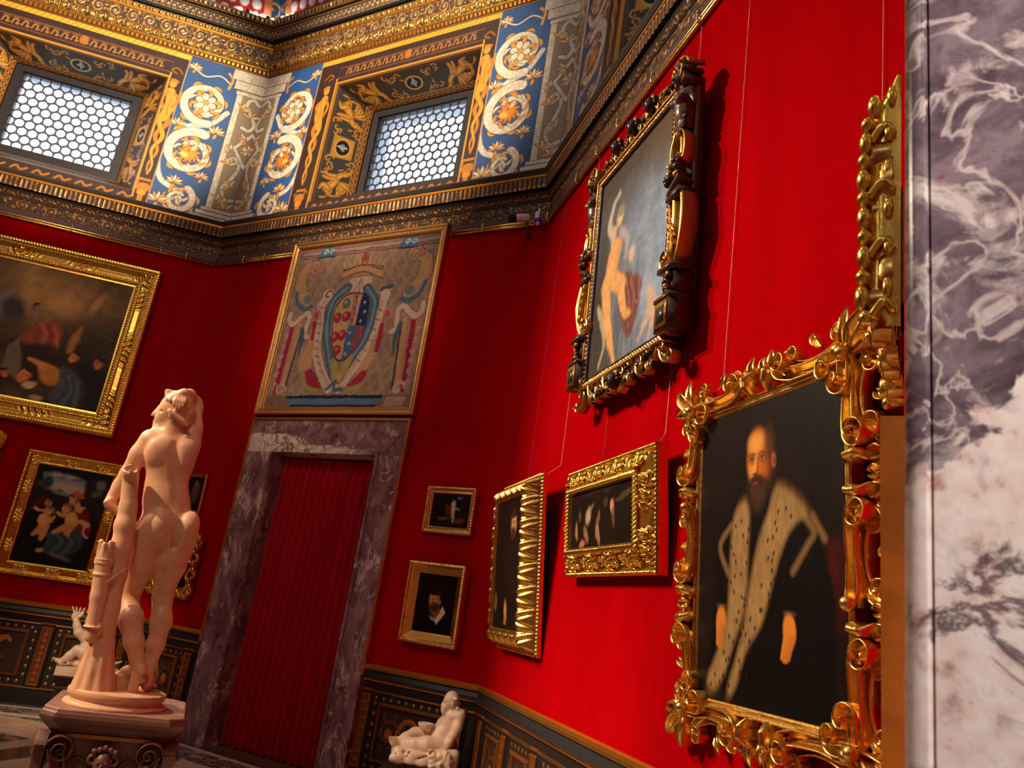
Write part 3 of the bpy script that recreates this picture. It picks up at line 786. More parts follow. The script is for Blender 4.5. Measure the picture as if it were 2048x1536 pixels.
# ------------------------------------------------------------------ mouldings
def orn_plain(col, al=0.0):
    return lambda s, v: (0 * s, np.broadcast_to(np.append(col[:3], al), s.shape + (4,)))
DK = rgb(30, 22, 18); DK2 = rgb(52, 36, 26); GD = rgb(214, 140, 48, 1.0); GD2 = rgb(170, 112, 52, 0.9); GDL = rgb(236, 180, 84, 1.0)
def mixc(a, b, m):
    return a * (1 - m[..., None]) + b * m[..., None]
def ss(x, a, b):
    t = np.clip((x - a) / (b - a), 0, 1); return t * t * (3 - 2 * t)
def orn_flute(per=0.055, gold=GD2, bg=DK2):
    def f(s, v):
        x = np.abs((s / per) % 1 - 0.5) * 2            # 1 at the fillets
        arch = np.hypot(np.clip(1 - x, 0, 1) * 0 + (1 - x) / 0.8, np.clip((v - 0.62) / 0.3, 0, 2))
        fil = np.maximum(ss(x, 0.55, 0.8), ss(np.hypot((1 - x) * 0 + x, np.clip(v - 0.55, 0, 1) * 2.2), 0.85, 1.0))
        foot = ss(0.22 - v, 0, 0.06) * ss(np.cos((s / per) * 2 * PI * 1.0) * 0.5 + 0.5, 0.25, 0.55)
        m = np.clip(fil * 0.8 + foot, 0, 1)
        return 0.008 * m, mixc(bg, gold, m)
    return f
def orn_egg(per=0.11):
    def f(s, v):
        x = ((s / per) % 1 - 0.5) * 2
        e = np.hypot(x / 0.42, (v - 0.48) / 0.42); rim = np.hypot(x / 0.66, (v - 0.45) / 0.62)
        egg = ss(1 - e, 0, 0.15); ri = ss(1 - np.abs(rim - 0.92) / 0.11, 0, 0.6) * (v < 0.95)
        dart = ss(1 - np.abs(np.abs(x) - 1) / (0.05 + 0.16 * v), 0, 0.4)
        m = np.clip(egg + ri * 0.8 + dart * 0.7, 0, 1)
        return 0.02 * np.sqrt(np.clip(1 - e * e, 0, 1)) + 0.006 * np.clip(ri + dart, 0, 1), mixc(DK, GDL, m)
    return f
def orn_dentil(per=0.06, gold=GD, frac=0.5):
    def f(s, v):
        x = np.abs((s / per) % 1 - 0.5) * 2
        m = ss(x, frac, frac + 0.15) * ss(v, 0.12, 0.2) * ss(1 - v, 0.1, 0.18)
        ln = ss(np.abs(v - 0.5), 0.42, 0.46)
        return 0.014 * m, mixc(DK2, gold, np.clip(m + ln * 0.7, 0, 1))
    return f
def orn_bead(per=0.07):
    def f(s, v):
        x = ((s / per) % 1 - 0.5) * 2
        e = np.hypot(x / 0.5, (v - 0.5) / 0.38); d = ss(1 - np.hypot((np.abs(x) - 1) / 0.22, (v - 0.5) / 0.32), 0, 0.4)
        b = ss(1 - e, 0, 0.2); ln = ss(np.abs(v - 0.5), 0.43, 0.47)
        return 0.014 * np.sqrt(np.clip(1 - e * e, 0, 1)), mixc(DK, GDL, np.clip(b + d + ln, 0, 1))
    return f
def orn_palm(per=0.14, gold=GD2, bg=DK, den=1.0):
    def f(s, v):
        x = ((s / per) % 1 - 0.5) * per; y = v * 0.1
        a = np.arctan2(x, y - 0.01); r = np.hypot(x, y - 0.01)
        leaf = ss(np.cos(a * 7) - 0.15, 0, 0.5) * ss(r, 0.008, 0.02) * ss(0.075 - r, 0, 0.015) * (np.abs(a) < 1.7)
        x2 = np.abs(x) - per / 2; r2 = np.hypot(x2, y - 0.045); a2 = np.arctan2(y - 0.045, x2)
        sc = ss(np.cos(r2 * 260 - a2) - 0.1, 0, 0.6) * ss(0.036 - r2, 0, 0.008)
        edge = ss(np.abs(v - 0.5), 0.43, 0.46) * (np.cos(s / 0.02 * 2 * PI) > -0.4)
        m = np.clip(leaf + sc + edge * 0.8, 0, 1) * den
        return 0.008 * m, mixc(bg, gold, m)
    return f
def orn_rinceau(per=0.3, gold=GD2, bg=DK2, den=1.0, seed=0):
    def f(s, v):
        x = ((s / per) % 1 - 0.5) * per; H = 0.15; y = (v - 0.5) * H
        sg = np.where(((s / per) % 2) < 1, 1, -1); y = y * sg
        r = np.hypot(x, y); a = np.arctan2(y, x)
        sp = ss(np.cos(r * 150 - a) - 0.2, 0, 0.5) * ss(0.075 - r, 0, 0.012)
        fl = ss(0.018 - r, 0, 0.006)
        n = fbm(s, v * H, 46, 3, 5 + seed); lf = ss(n, 0.56, 0.62) * ss(r, 0.055, 0.08)
        edge = ss(np.abs(v - 0.5), 0.45, 0.475)
        m = np.clip(sp + fl + lf + edge * 0.5, 0, 1) * den
        return 0.007 * m, mixc(bg, gold, m)
    return f
def orn_fret(per=0.11, gold=GD2, bg=DK2):
    def f(s, v):
        n = fbm(s, v * 0.12, 40, 3, 9)
        x = np.abs((s / per) % 1 - 0.5) * 2
        m = np.clip(ss(x, 0.5, 0.6) * ss(np.abs(v - 0.5) * 2, 0.55, 0.2) + ss(np.abs(v - 0.5), 0.42, 0.46), 0, 1) * (0.4 + 0.6 * n)
        return 0.0 * s, mixc(bg, gold, m)
    return f

def profile_strips(mb, prof, res=0.009, seg=None, span=(0.0, 1.0), vres=0.008):
    """prof: list of (o, z); seg[i]: ornament of the piece i -> i+1; mitred at the octagon corners"""
    for i in range(len(prof) - 1):
        (o0, z0), (o1, z1) = prof[i], prof[i + 1]
        fn = seg[i]; ln = math.hypot(o1 - o0, z1 - z0)
        plain = getattr(fn, 'plain', False)
        nv = 2 if plain else max(3, int(ln / vres) + 1)
        nu = 2 if plain else int(L * (span[1] - span[0]) / res) + 1
        u = np.linspace(span[0], span[1], nu); v = np.linspace(0, 1, nv)
        U, V = np.meshgrid(u, v)
        h, c = fn(U * L, V)
        nx, nz = (z1 - z0) / ln, -(o1 - o0) / ln          # normal in (o,z): towards the room / down
        O = o0 + (o1 - o0) * V + nx * h; Z = z0 + (z1 - z0) * V + nz * h
        tt = T22 * O
        X = np.where(U <= 1e-6, tt, np.where(U >= 1 - 1e-6, L - tt, tt + U * (L - 2 * tt)))
        mb.grid(np.stack([X, -O, Z], -1), c)
def P_(col, al=0.0):
    f = orn_plain(col, al); f.plain = True; return f

def lower_entablature(w, name, span=(0, 1)):
    mb = MB()
    prof = [(0.0, 5.05), (0.012, 5.055), (0.016, 5.172), (0.026, 5.176), (0.026, 5.186), (0.012, 5.188), (0.045, 5.262), (0.05, 5.272), (0.05, 5.284), (0.078, 5.286), (0.084, 5.395), (0.094, 5.398), (0.098, 5.42), (0.104, 5.424), (0.125, 5.456), (0.128, 5.466), (0.0, 5.475)]
    seg = [P_(DK), orn_rinceau(0.3, GD2, DK2, 0.75), P_(DK), P_(DK), P_(DK), orn_palm(0.14, GD2, DK2, 0.8), P_(rgb(12, 10, 10)), P_(rgb(10, 9, 10)), P_(rgb(10, 9, 10)), orn_flute(0.052), P_(DK2), P_(GD * 0.9, 0.9), P_(DK), P_(rgb(64, 58, 56)), P_(rgb(70, 64, 62)), P_(rgb(72, 66, 62))]  # near-black pieces above the palm band paint the recess's shadow into the colour
    profile_strips(mb, prof, 0.009, seg, span)
    return tag(mb.build(name, M['paint'], None, True, wmat(w), 35), kind='structure')
def upper_cornice(w, name, span=(0, 1)):
    mb = MB()
    prof = [(0.0, 7.605), (0.004, 7.612), (0.02, 7.69), (0.028, 7.692), (0.03, 7.70), (0.06, 7.775), (0.066, 7.785), (0.05, 7.79), (0.05, 7.975), (0.062, 7.98), (0.066, 8.005), (0.058, 8.008), (0.07, 8.065), (0.075, 8.072), (0.105, 8.076), (0.11, 8.108), (0.165, 8.205), (0.172, 8.212), (0.19, 8.216), (0.205, 8.22), (0.232, 8.284), (0.236, 8.295), (0.0, 8.31)]
    seg = [P_(DK2), orn_dentil(0.055, GD, 0.42), P_(DK), P_(GD, 0.9), orn_egg(0.105), P_(GD, 0.9), P_(DK2), orn_rinceau(0.2, rgb(206, 160, 96, 0.8), rgb(70, 52, 40), 0.85, 3), P_(GD, 1), P_(GD, 1), P_(DK), orn_bead(0.08), P_(DK), P_(rgb(10, 9, 9)), P_(rgb(10, 9, 9)), orn_palm(0.075, rgb(196, 160, 116, 0.5), rgb(58, 48, 44), 0.9), P_(rgb(180, 140, 70), 0.6), P_(DK2), P_(DK2), orn_dentil(0.06, rgb(216, 168, 104, 0.9), 0.45), P_(DK2), P_(rgb(110, 84, 62))]
    profile_strips(mb, prof, 0.011, seg, span, 0.009)
    return tag(mb.build(name, M['paint'], None, True, wmat(w), 35), kind='structure')
for _i, _w in enumerate('ABC'):
    lower_entablature(_w, 'trim_%d' % (_i + 1))
upper_cornice('A', 'trim_4'); upper_cornice('B', 'trim_5')

def plain_cornice():
    """the same cornices on the walls behind the camera, unornamented"""
    mb = MB()
    for w in 'CDEFGH':
        for prof in ([(0.0, 5.05), (0.02, 5.06), (0.05, 5.27), (0.085, 5.29), (0.128, 5.46), (0.0, 5.475)], [(0.0, 7.61), (0.06, 7.78), (0.05, 7.98), (0.07, 8.07), (0.17, 8.21), (0.236, 8.295), (0.0, 8.31)]):
            if w == 'C' and prof[0][1] < 6: continue
            for (o0, z0), (o1, z1) in zip(prof[:-1], prof[1:]):
                q = [(T22 * o0, -o0, z0), (L - T22 * o0, -o0, z0), (L - T22 * o1, -o1, z1), (T22 * o1, -o1, z1)]
                mb.add([tuple(wmat(w) @ Vector(p)) for p in q], [(0, 1, 2, 3)])
    return tag(mb.build('trim_6', M['dark_wood'], None, False), kind='structure')
plain_cornice()

# ------------------------------------------------------------------ painted frieze
CREAM = rgb(238, 226, 204); CREAM2 = rgb(224, 204, 166); BLUE = rgb(40, 84, 142); GOLD = rgb(216, 148, 52, 0.5); GOLDD = rgb(150, 88, 26, 0.4); BRN = rgb(74, 46, 34); BRND = rgb(48, 30, 26); TAUPE = rgb(146, 128, 106); INK = rgb(54, 38, 26)
def ring(r, pts, w, fill=CREAM, line=INK, mask=1.0, rim=0.007):
    r.stroke(pts, np.asarray(w, float) + rim, line, 0.004, 1, 0, 0)
    r.stroke(pts, w, fill, 0.004, 1, 0, mask)
def leaf(r, x, y, a, ln, w, curl=0.6, col=GOLD, line=INK):
    t = np.linspace(0, 1, 9); aa = a + curl * t * 1.6
    px = x + np.cumsum(np.cos(aa)) * ln / 9; py = y + np.cumsum(np.sin(aa)) * ln / 9
    p = np.stack([px, py], -1); ww = w * np.sin(np.linspace(0.35, PI - 0.12, 9))
    r.stroke(p, ww + 0.005, line, 0.003, 1, 0, 0); r.stroke(p, ww, col, 0.003, 1, 0, 0)
def flower(r, x, y, R, col=CREAM, n=6, mask=1.0, a0=0.3):
    for k in range(n):
        a = a0 + k * 2 * PI / n
        leaf(r, x + R * 0.5 * math.cos(a + 0.5), y + R * 0.5 * math.sin(a + 0.5), a + 0.3, R * 0.7, R * 0.16, 0.3, GOLD)
    for k in range(n):
        a = a0 + k * 2 * PI / n
        r.ell(x + R * 0.55 * math.cos(a), y + R * 0.55 * math.sin(a), R * 0.36, R * 0.3, a, INK, 0.1, 1, 0, 0)
        r.ell(x + R * 0.55 * math.cos(a), y + R * 0.55 * math.sin(a), R * 0.31, R * 0.25, a, col, 0.12, 1, 0, mask)
    r.ell(x, y, R * 0.22, R * 0.22, 0, GOLD, 0.15, 1, 0, 0)

def corner_panel(wd, seed=1):
    """frieze beside a corner: x = 0 at the corner, wd at the window opening; y from the ledge"""
    H = Z_FR1 - Z_FR0
    r = Ras(wd, H, 0.0062, BLUE)
    n = fbm(r.X, r.Y, 3, 4, seed)[..., None]
    r.c[..., :3] *= 0.75 + 0.5 * n
    # --- rinceau on blue
    def turn(cx, cy, R, a0, sweep, w0, w1):
        p = spiral(cx, cy, R, R * 0.42, a0, a0 + sweep, 50); w = np.linspace(w0, w1, 50)
        ring(r, p, w)
        for k in range(5, 46, 6):
            d = p[min(k + 1, 49)] - p[k]; a = math.atan2(d[1], d[0]); s_ = 1 if sweep > 0 else -1
            leaf(r, p[k][0] + math.sin(a) * s_ * w[k], p[k][1] - math.cos(a) * s_ * w[k], a - s_ * 0.7, 0.13, 0.017, s_ * 0.9)
            if k % 12 == 5: leaf(r, p[k][0] - math.sin(a) * s_ * w[k], p[k][1] + math.cos(a) * s_ * w[k], a + s_ * 0.6, 0.14, 0.018, s_ * 0.9, CREAM2)
        q = spiral(cx, cy, R * 0.78, R * 0.25, a0 + 0.2 * sweep / abs(sweep), a0 + sweep * 0.7, 40)
        r.stroke(q, 0.005, GOLDD, 0.003, 1, 0, 0)
    cx = 0.63
    r.stroke(spline([(0.62, 0.30), (0.88, 0.42), (0.96, 0.75), (0.80, 1.14), (0.52, 1.28), (0.36, 1.5)]), 0.03, CREAM, 0.004, 1, 0, 1)
    turn(cx, 1.55, 0.285, -1.9, 7.6, 0.050, 0.026)
    turn(cx + 0.005, 0.84, 0.30, 1.9, -7.4, 0.058, 0.028)
    turn(0.62, 0.21, 0.17, 2.0, 6.4, 0.042, 0.016)
    for (ax, ay, R_) in ((cx, 1.55, 0.19), (cx, 0.84, 0.2)):
        for k in range(9): leaf(r, ax + R_ * math.cos(k * 0.7), ay + R_ * math.sin(k * 0.7), k * 0.7 + 1.7, 0.12, 0.016, 0.8, GOLD if k % 3 else CREAM2)
    flower(r, cx, 1.56, 0.15)
    # golden beast head in the lower turn
    hx, hy = cx + 0.02, 0.83
    for k in range(12):
        leaf(r, hx, hy, k * 0.52, 0.14, 0.02, 0.4, rgb(206, 124, 30, 0.5))
    r.ell(hx, hy, 0.075, 0.085, 0.3, rgb(214, 134, 34, 0.5), 0.2); r.ell(hx + 0.05, hy - 0.03, 0.05, 0.035, 0.2, rgb(236, 180, 84, 0.5), 0.2)
    r.ell(hx + 0.01, hy + 0.03, 0.012, 0.01, 0, INK); r.ell(hx - 0.04, hy + 0.08, 0.02, 0.04, 0.6, CREAM, 0.2, 1, 0, 1)
    for (fx, fy, R) in ((0.42, 1.20, 0.075), (0.87, 1.18, 0.07), (0.84, 0.14, 0.085), (0.44, 0.56, 0.06), (0.86, 2.0, 0.06), (0.72, 0.42, 0.07)):
        for k in range(7):
            leaf(r, fx, fy - R * 0.3, PI / 2 + (k - 3) * 0.42, R * 1.5, R * 0.2, (k - 3) * 0.12, CREAM if k % 2 else GOLD)
        leaf(r, fx, fy - R * 0.4, -PI / 2, R, R * 0.25, 0.3)
    r.stroke(spline([(0.40, 1.9), (0.55, 1.98), (0.72, 1.92), (0.88, 2.0)]), 0.008, CREAM2, 0.003)
    r.stroke(spline([(0.42, 1.84), (0.40, 1.98), (0.46, 2.05)]), 0.016, GOLD, 0.003)
    # --- corner pilaster
    e = lambda y: 0.285 + 0.0 * y
    r.rect(0, 0.31, 0, H, INK); r.rect(0, 0.255, 0.1, H, TAUPE)
    sl = r.bb(0, 0.255, 0.1, H); r.c[sl][..., :3] *= (0.85 + 0.35 * fbm(r.X[sl], r.Y[sl], 6, 3, 7))[..., None]
    r.rect(0.24, 0.305, 0.16, 1.86, CREAM, 0.003, 1, 0, 1)
    for (pts, w) in (([(0.02, 1.72), (0.10, 1.78), (0.16, 1.70), (0.10, 1.58), (0.02, 1.44), (0.06, 1.34), (0.15, 1.36)], 0.022), ([(0.22, 0.85), (0.13, 0.92), (0.06, 0.82), (0.10, 0.66), (0.18, 0.50), (0.12, 0.34), (0.03, 0.36)], 0.022)):
        ring(r, spline(pts), w)
    ring(r, np.array([(0.0, 1.30), (0.17, 1.06), (0.0, 0.82)]), 0.02)
    flower(r, 0.0, 1.06, 0.09, CREAM, 5)
    for (fx, fy, a, s_) in ((0.08, 1.50, 1.6, 0.13), (0.20, 1.60, 2.0, 0.10), (0.06, 1.22, -0.4, 0.10), (0.17, 0.80, 1.4, 0.12), (0.08, 0.52, 0.6, 0.12), (0.2, 0.30, 1.9, 0.12), (0.2, 1.02, 0.4, 0.08), (0.08, 0.22, 1.2, 0.12)):
        for k in range(4): leaf(r, fx, fy, a + (k - 1.5) * 0.5, s_, 0.016, (k - 1.5) * 0.3, CREAM2 if k % 2 else GOLD)
    # capital and base
    for y0, y1, x1 in ((1.80, 1.86, 0.33), (1.87, 2.0, 0.37), (2.0, H, 0.42)):
        r.rect(0, x1, y0, y1, INK); r.rect(0, x1 - 0.008, y0 + 0.005, y1 - 0.005, CREAM, 0.003, 1, 0, 1)
    for y0, y1, x1 in ((0.0, 0.09, 0.46), (0.095, 0.15, 0.41), (0.155, 0.20, 0.36)):
        r.rect(0, x1, y0, y1, INK); r.rect(0, x1 - 0.008, y0 + 0.004, y1 - 0.004, CREAM, 0.003, 1, 0, 1)
    r.tess(0.046, seed + 3)
    # --- brown pilaster by the window with a golden term
    x0 = 0.935
    r.rect(x0, wd, 0, H, BRND, 0.003)
    sl = r.bb(x0, wd, 0, H); r.c[sl][..., :3] *= (0.7 + 0.6 * fbm(r.X[sl], r.Y[sl], 9, 3, 4))[..., None]
    r.stroke([(x0 + 0.008, 0), (x0 + 0.008, H)], 0.006, rgb(200, 150, 110), 0.003)
    r.stroke([(wd - 0.01, 0.1), (wd - 0.01, H - 0.32)], 0.011, GOLD, 0.003)
    xc = (x0 + wd) / 2 + 0.0; G = GOLD; G2 = rgb(196, 120, 34, 0.5)
    # twin twisted stems, rising to two bodies
    yy = np.linspace(0.42, 1.25, 60); ph = (yy - 0.42) * 15; am = np.interp(yy, [0.42, 1.25], [0.018, 0.05])
    for sg, cc in ((1, G2), (-1, G)):
        r.stroke(np.stack([xc + sg * am * np.sin(ph), yy], -1), np.interp(yy, [0.42, 1.25], [0.008, 0.032]) + 0.005, BRND, 0.003); r.stroke(np.stack([xc + sg * am * np.sin(ph), yy], -1), np.interp(yy, [0.42, 1.25], [0.008, 0.032]), cc, 0.004)
    r.stroke(spline([(xc + 0.02, 1.2), (xc - 0.02, 1.4), (xc + 0.02, 1.58)]), [0.05, 0.065, 0.05], G, 0.006)
    r.ell(xc + 0.02, 1.69, 0.042, 0.052, 0, G, 0.15); r.ell(xc + 0.01, 1.735, 0.05, 0.025, 0.2, G2, 0.2)
    r.stroke(spline([(xc + 0.05, 1.56), (xc + 0.10, 1.45), (xc + 0.05, 1.33)]), 0.018, G2, 0.004); r.stroke(spline([(xc - 0.03, 1.56), (xc - 0.09, 1.50), (xc - 0.05, 1.38)]), 0.018, G2, 0.004)
    r.stroke(spline([(xc - 0.02, 1.5), (xc + 0.0, 1.38), (xc - 0.01, 1.25)]), 0.004, GOLDD, 0.003)
    r.ell(xc, 0.24, 0.075, 0.06, 0, G2, 0.15); r.ell(xc, 0.17, 0.05, 0.035, 0, G, 0.2); r.rect(xc - 0.03, xc + 0.03, 0.05, 0.14, G2); r.rect(xc - 0.07, xc + 0.07, 0.33, 0.36, G2, 0.004)
    for sg in (-1, 1): r.stroke(spiral(xc + sg * 0.075, 0.30, 0.03, 0.008, 0, 5 * sg), 0.006, G2, 0.003)
    r.stroke(spline([(xc - 0.05, 1.86), (xc + 0.02, 1.92), (xc + 0.08, 1.88), (xc + 0.02, 1.84)]), 0.01, GOLDD, 0.003)
    # golden fillet under the cornice
    r.rect(x0, wd, H - 0.075, H, rgb(236, 176, 56, 0.8), 0.003)
    return r

def over_window(w0, w1):
    H = Z_FR1 - WIN[3]
    r = Ras(w1 - w0, H, 0.0066, BRND, w0, WIN[3] - Z_FR0)
    r.c[..., :3] *= (0.8 + 0.5 * fbm(r.X, r.Y, 8, 3, 2))[..., None]
    y = WIN[3] - Z_FR0
    for k in range(17):
        x = w0 + 0.16 + k * (w1 - w0 - 0.3) / 16
        r.stroke(spline([(x - 0.04, y + 0.12), (x - 0.02, y + 0.18), (x + 0.02, y + 0.17), (x + 0.01, y + 0.12), (x + 0.04, y + 0.13)]), 0.008, rgb(176, 120, 58, 0.3), 0.004)
        r.stroke([(x - 0.04, y + 0.205), (x + 0.04, y + 0.205)], 0.005, rgb(160, 106, 50, 0.3), 0.003)
    r.stroke([(w0, y + 0.225), (w1, y + 0.225)], 0.004, GOLDD, 0.003); r.stroke([(w0, y + 0.08), (w1, y + 0.08)], 0.004, GOLDD, 0.003)
    r.stroke([(w0, y + 0.012), (w1, y + 0.012)], 0.012, GOLD, 0.003)
    mx = (w0 + w1) / 2
    r.ell(mx, y + 0.17, 0.05, 0.06, 0, rgb(170, 110, 50, 0.4), 0.2)
    r.rect(w0, w1, y + H - 0.075, y + H, rgb(236, 176, 56, 0.8), 0.003)
    for k in range(30):
        x = w0 + k * (w1 - w0) / 29.5; r.stroke([(x, y + H - 0.07), (x + 0.05, y + H)], 0.004, rgb(150, 90, 24), 0.003)
    return r
def under_window(w0, w1):
    H = WIN[2] - Z_FR0
    r = Ras(w1 - w0, H, 0.008, BRND, w0, 0)
    r.c[..., :3] *= (0.8 + 0.5 * fbm(r.X, r.Y, 8, 3, 12))[..., None]
    for k in range(9):
        x = w0 + 0.14 + k * (w1 - w0 - 0.2) / 8
        r.stroke(spline([(x - 0.08, 0.08), (x - 0.03, 0.12), (x + 0.02, 0.08), (x + 0.08, 0.11)]), 0.012, rgb(176, 110, 44, 0.4), 0.005)
    return r

def reveal(kind, mirror=False):
    """painted splay of a window: x along the opening, y from the wall plane (0) to the frame (1)"""
    ln = {'side': 1.4, 'top': 1.75, 'sill': 1.75}[kind]; dp = 0.56
    ground = {'side': rgb(62, 64, 62), 'top': rgb(66, 58, 46), 'sill': rgb(60, 44, 36)}[kind]
    r = Ras(ln, dp, 0.0075, ground)
    r.c[..., :3] *= (0.8 + 0.4 * fbm(r.X, r.Y, 7, 3, 21))[..., None]
    mx = ln / 2; my = dp * 0.42
    if kind != 'sill':
        HI, LO = rgb(240, 190, 104, 0.5), rgb(120, 72, 24, 0.3)
        def fig(pts, w, c=GOLD):
            p = spline(pts, 6); w = np.asarray(w, float)
            r.stroke(p, w + 0.006, LO, 0.004); r.stroke(p, w, c, 0.004); r.stroke(p + np.array([-0.006, 0.008]), w * 0.35, HI, 0.006, 0.8)
        for sg in (-1, 1):
            bx = mx + sg * ln * (0.31 if kind == 'side' else 0.33); f = lambda *P: [(bx + sg * x, my + y) for x, y in P]
            # seated winged beast: haunch, body, forelegs, head, wing, tail
            fig(f((0.09, -0.06), (0.04, -0.01), (-0.05, 0.03)), [0.055, 0.048, 0.04]); fig(f((-0.05, 0.03), (-0.09, 0.09), (-0.085, 0.14)), [0.038, 0.028, 0.026])
            r.ell(bx - sg * 0.10, my + 0.155, 0.036, 0.026, -0.3 * sg, LO, 0.15); r.ell(bx - sg * 0.10, my + 0.157, 0.03, 0.021, -0.3 * sg, GOLD, 0.2)
            fig(f((-0.06, 0.0), (-0.07, -0.08), (-0.10, -0.13)), [0.022, 0.016, 0.014]); fig(f((-0.02, 0.0), (-0.03, -0.09), (-0.05, -0.14)), [0.02, 0.016, 0.012]); fig(f((0.10, -0.06), (0.05, -0.12), (0.10, -0.15)), [0.03, 0.022, 0.012])
            for k in range(6): leaf(r, bx + sg * (0.02 + 0.012 * k), my + 0.04, PI / 2 - sg * (0.05 + k * 0.2), 0.20 - 0.012 * k, 0.013, -sg * 0.45, HI if k % 2 else GOLD, LO)
            fig(f((0.13, -0.07), (0.19, -0.02), (0.21, 0.07), (0.16, 0.11), (0.14, 0.06)), [0.016, 0.012, 0.010, 0.008, 0.008])
            for k in range(6):
                px = mx + sg * (0.17 + 0.035 * k); r.stroke(spiral(px, my + (0.135 if k % 2 else -0.125) + 0.015 * math.sin(k), 0.042, 0.010, k, k + 4.8 * sg), np.linspace(0.010, 0.005, 36), rgb(214, 152, 66, 0.4), 0.004)
                leaf(r, px, my + (0.08 if k % 2 else -0.07), k * 1.3, 0.07, 0.010, 0.6, GOLD, LO)
            for k in range(4): leaf(r, mx + sg * ln * 0.45, my - 0.14 + 0.08 * k, PI / 2 + sg * 0.5 * (k % 2 * 2 - 1), 0.10, 0.014, 0.5 * sg, GOLD, LO)
        # medallion
        if kind == 'side':
            r.rect(mx - 0.14, mx + 0.14, my - 0.12, my + 0.14, rgb(214, 150, 60, 0.5), 0.006)
        r.ell(mx, my + 0.01, 0.118, 0.10, 0, rgb(232, 178, 88, 0.6), 0.06); r.ell(mx, my + 0.01, 0.098, 0.082, 0, rgb(24, 26, 30), 0.06)
        WH = rgb(178, 182, 178); r.ell(mx + 0.006, my + 0.052, 0.014, 0.017, 0.2, WH, 0.2); r.stroke(spline([(mx + 0.002, my + 0.034), (mx - 0.008, my + 0.004), (mx + 0.008, my - 0.026), (mx + 0.002, my - 0.058)]), [0.012, 0.020, 0.015, 0.007], WH, 0.004); r.stroke(spline([(mx + 0.008, my + 0.028), (mx + 0.035, my + 0.014), (mx + 0.03, my - 0.012)]), 0.007, WH, 0.004); r.stroke(spline([(mx - 0.006, my + 0.026), (mx - 0.032, my + 0.004), (mx - 0.04, my + 0.03)]), 0.006, WH, 0.004)
    for y, wd, c in ((0.012, 0.014, GOLD), (0.05, 0.004, GOLDD), (0.42, 0.006, GOLD), (0.50, 0.005, GOLD)):
        r.stroke([(0, y), (ln, y)], wd, c, 0.003)
    # guilloche border next to the frame
    r.rect(0, ln, 0.428, 0.494, rgb(40, 34, 30), 0.002)
    x = np.linspace(0, ln, int(ln / 0.008)); ph = x / 0.09 * PI
    for sg in (-1, 1): r.stroke(np.stack([x, 0.461 + sg * 0.022 * np.sin(ph)], -1), 0.0065, rgb(206, 142, 66, 0.5), 0.003)
    for k in range(int(ln / 0.09)): r.ell(0.045 + k * 0.09, 0.461, 0.012, 0.012, 0, rgb(190, 120, 60, 0.5), 0.2)
    r.rect(0, ln, 0.506, dp, rgb(30, 26, 28), 0.002)
    return r

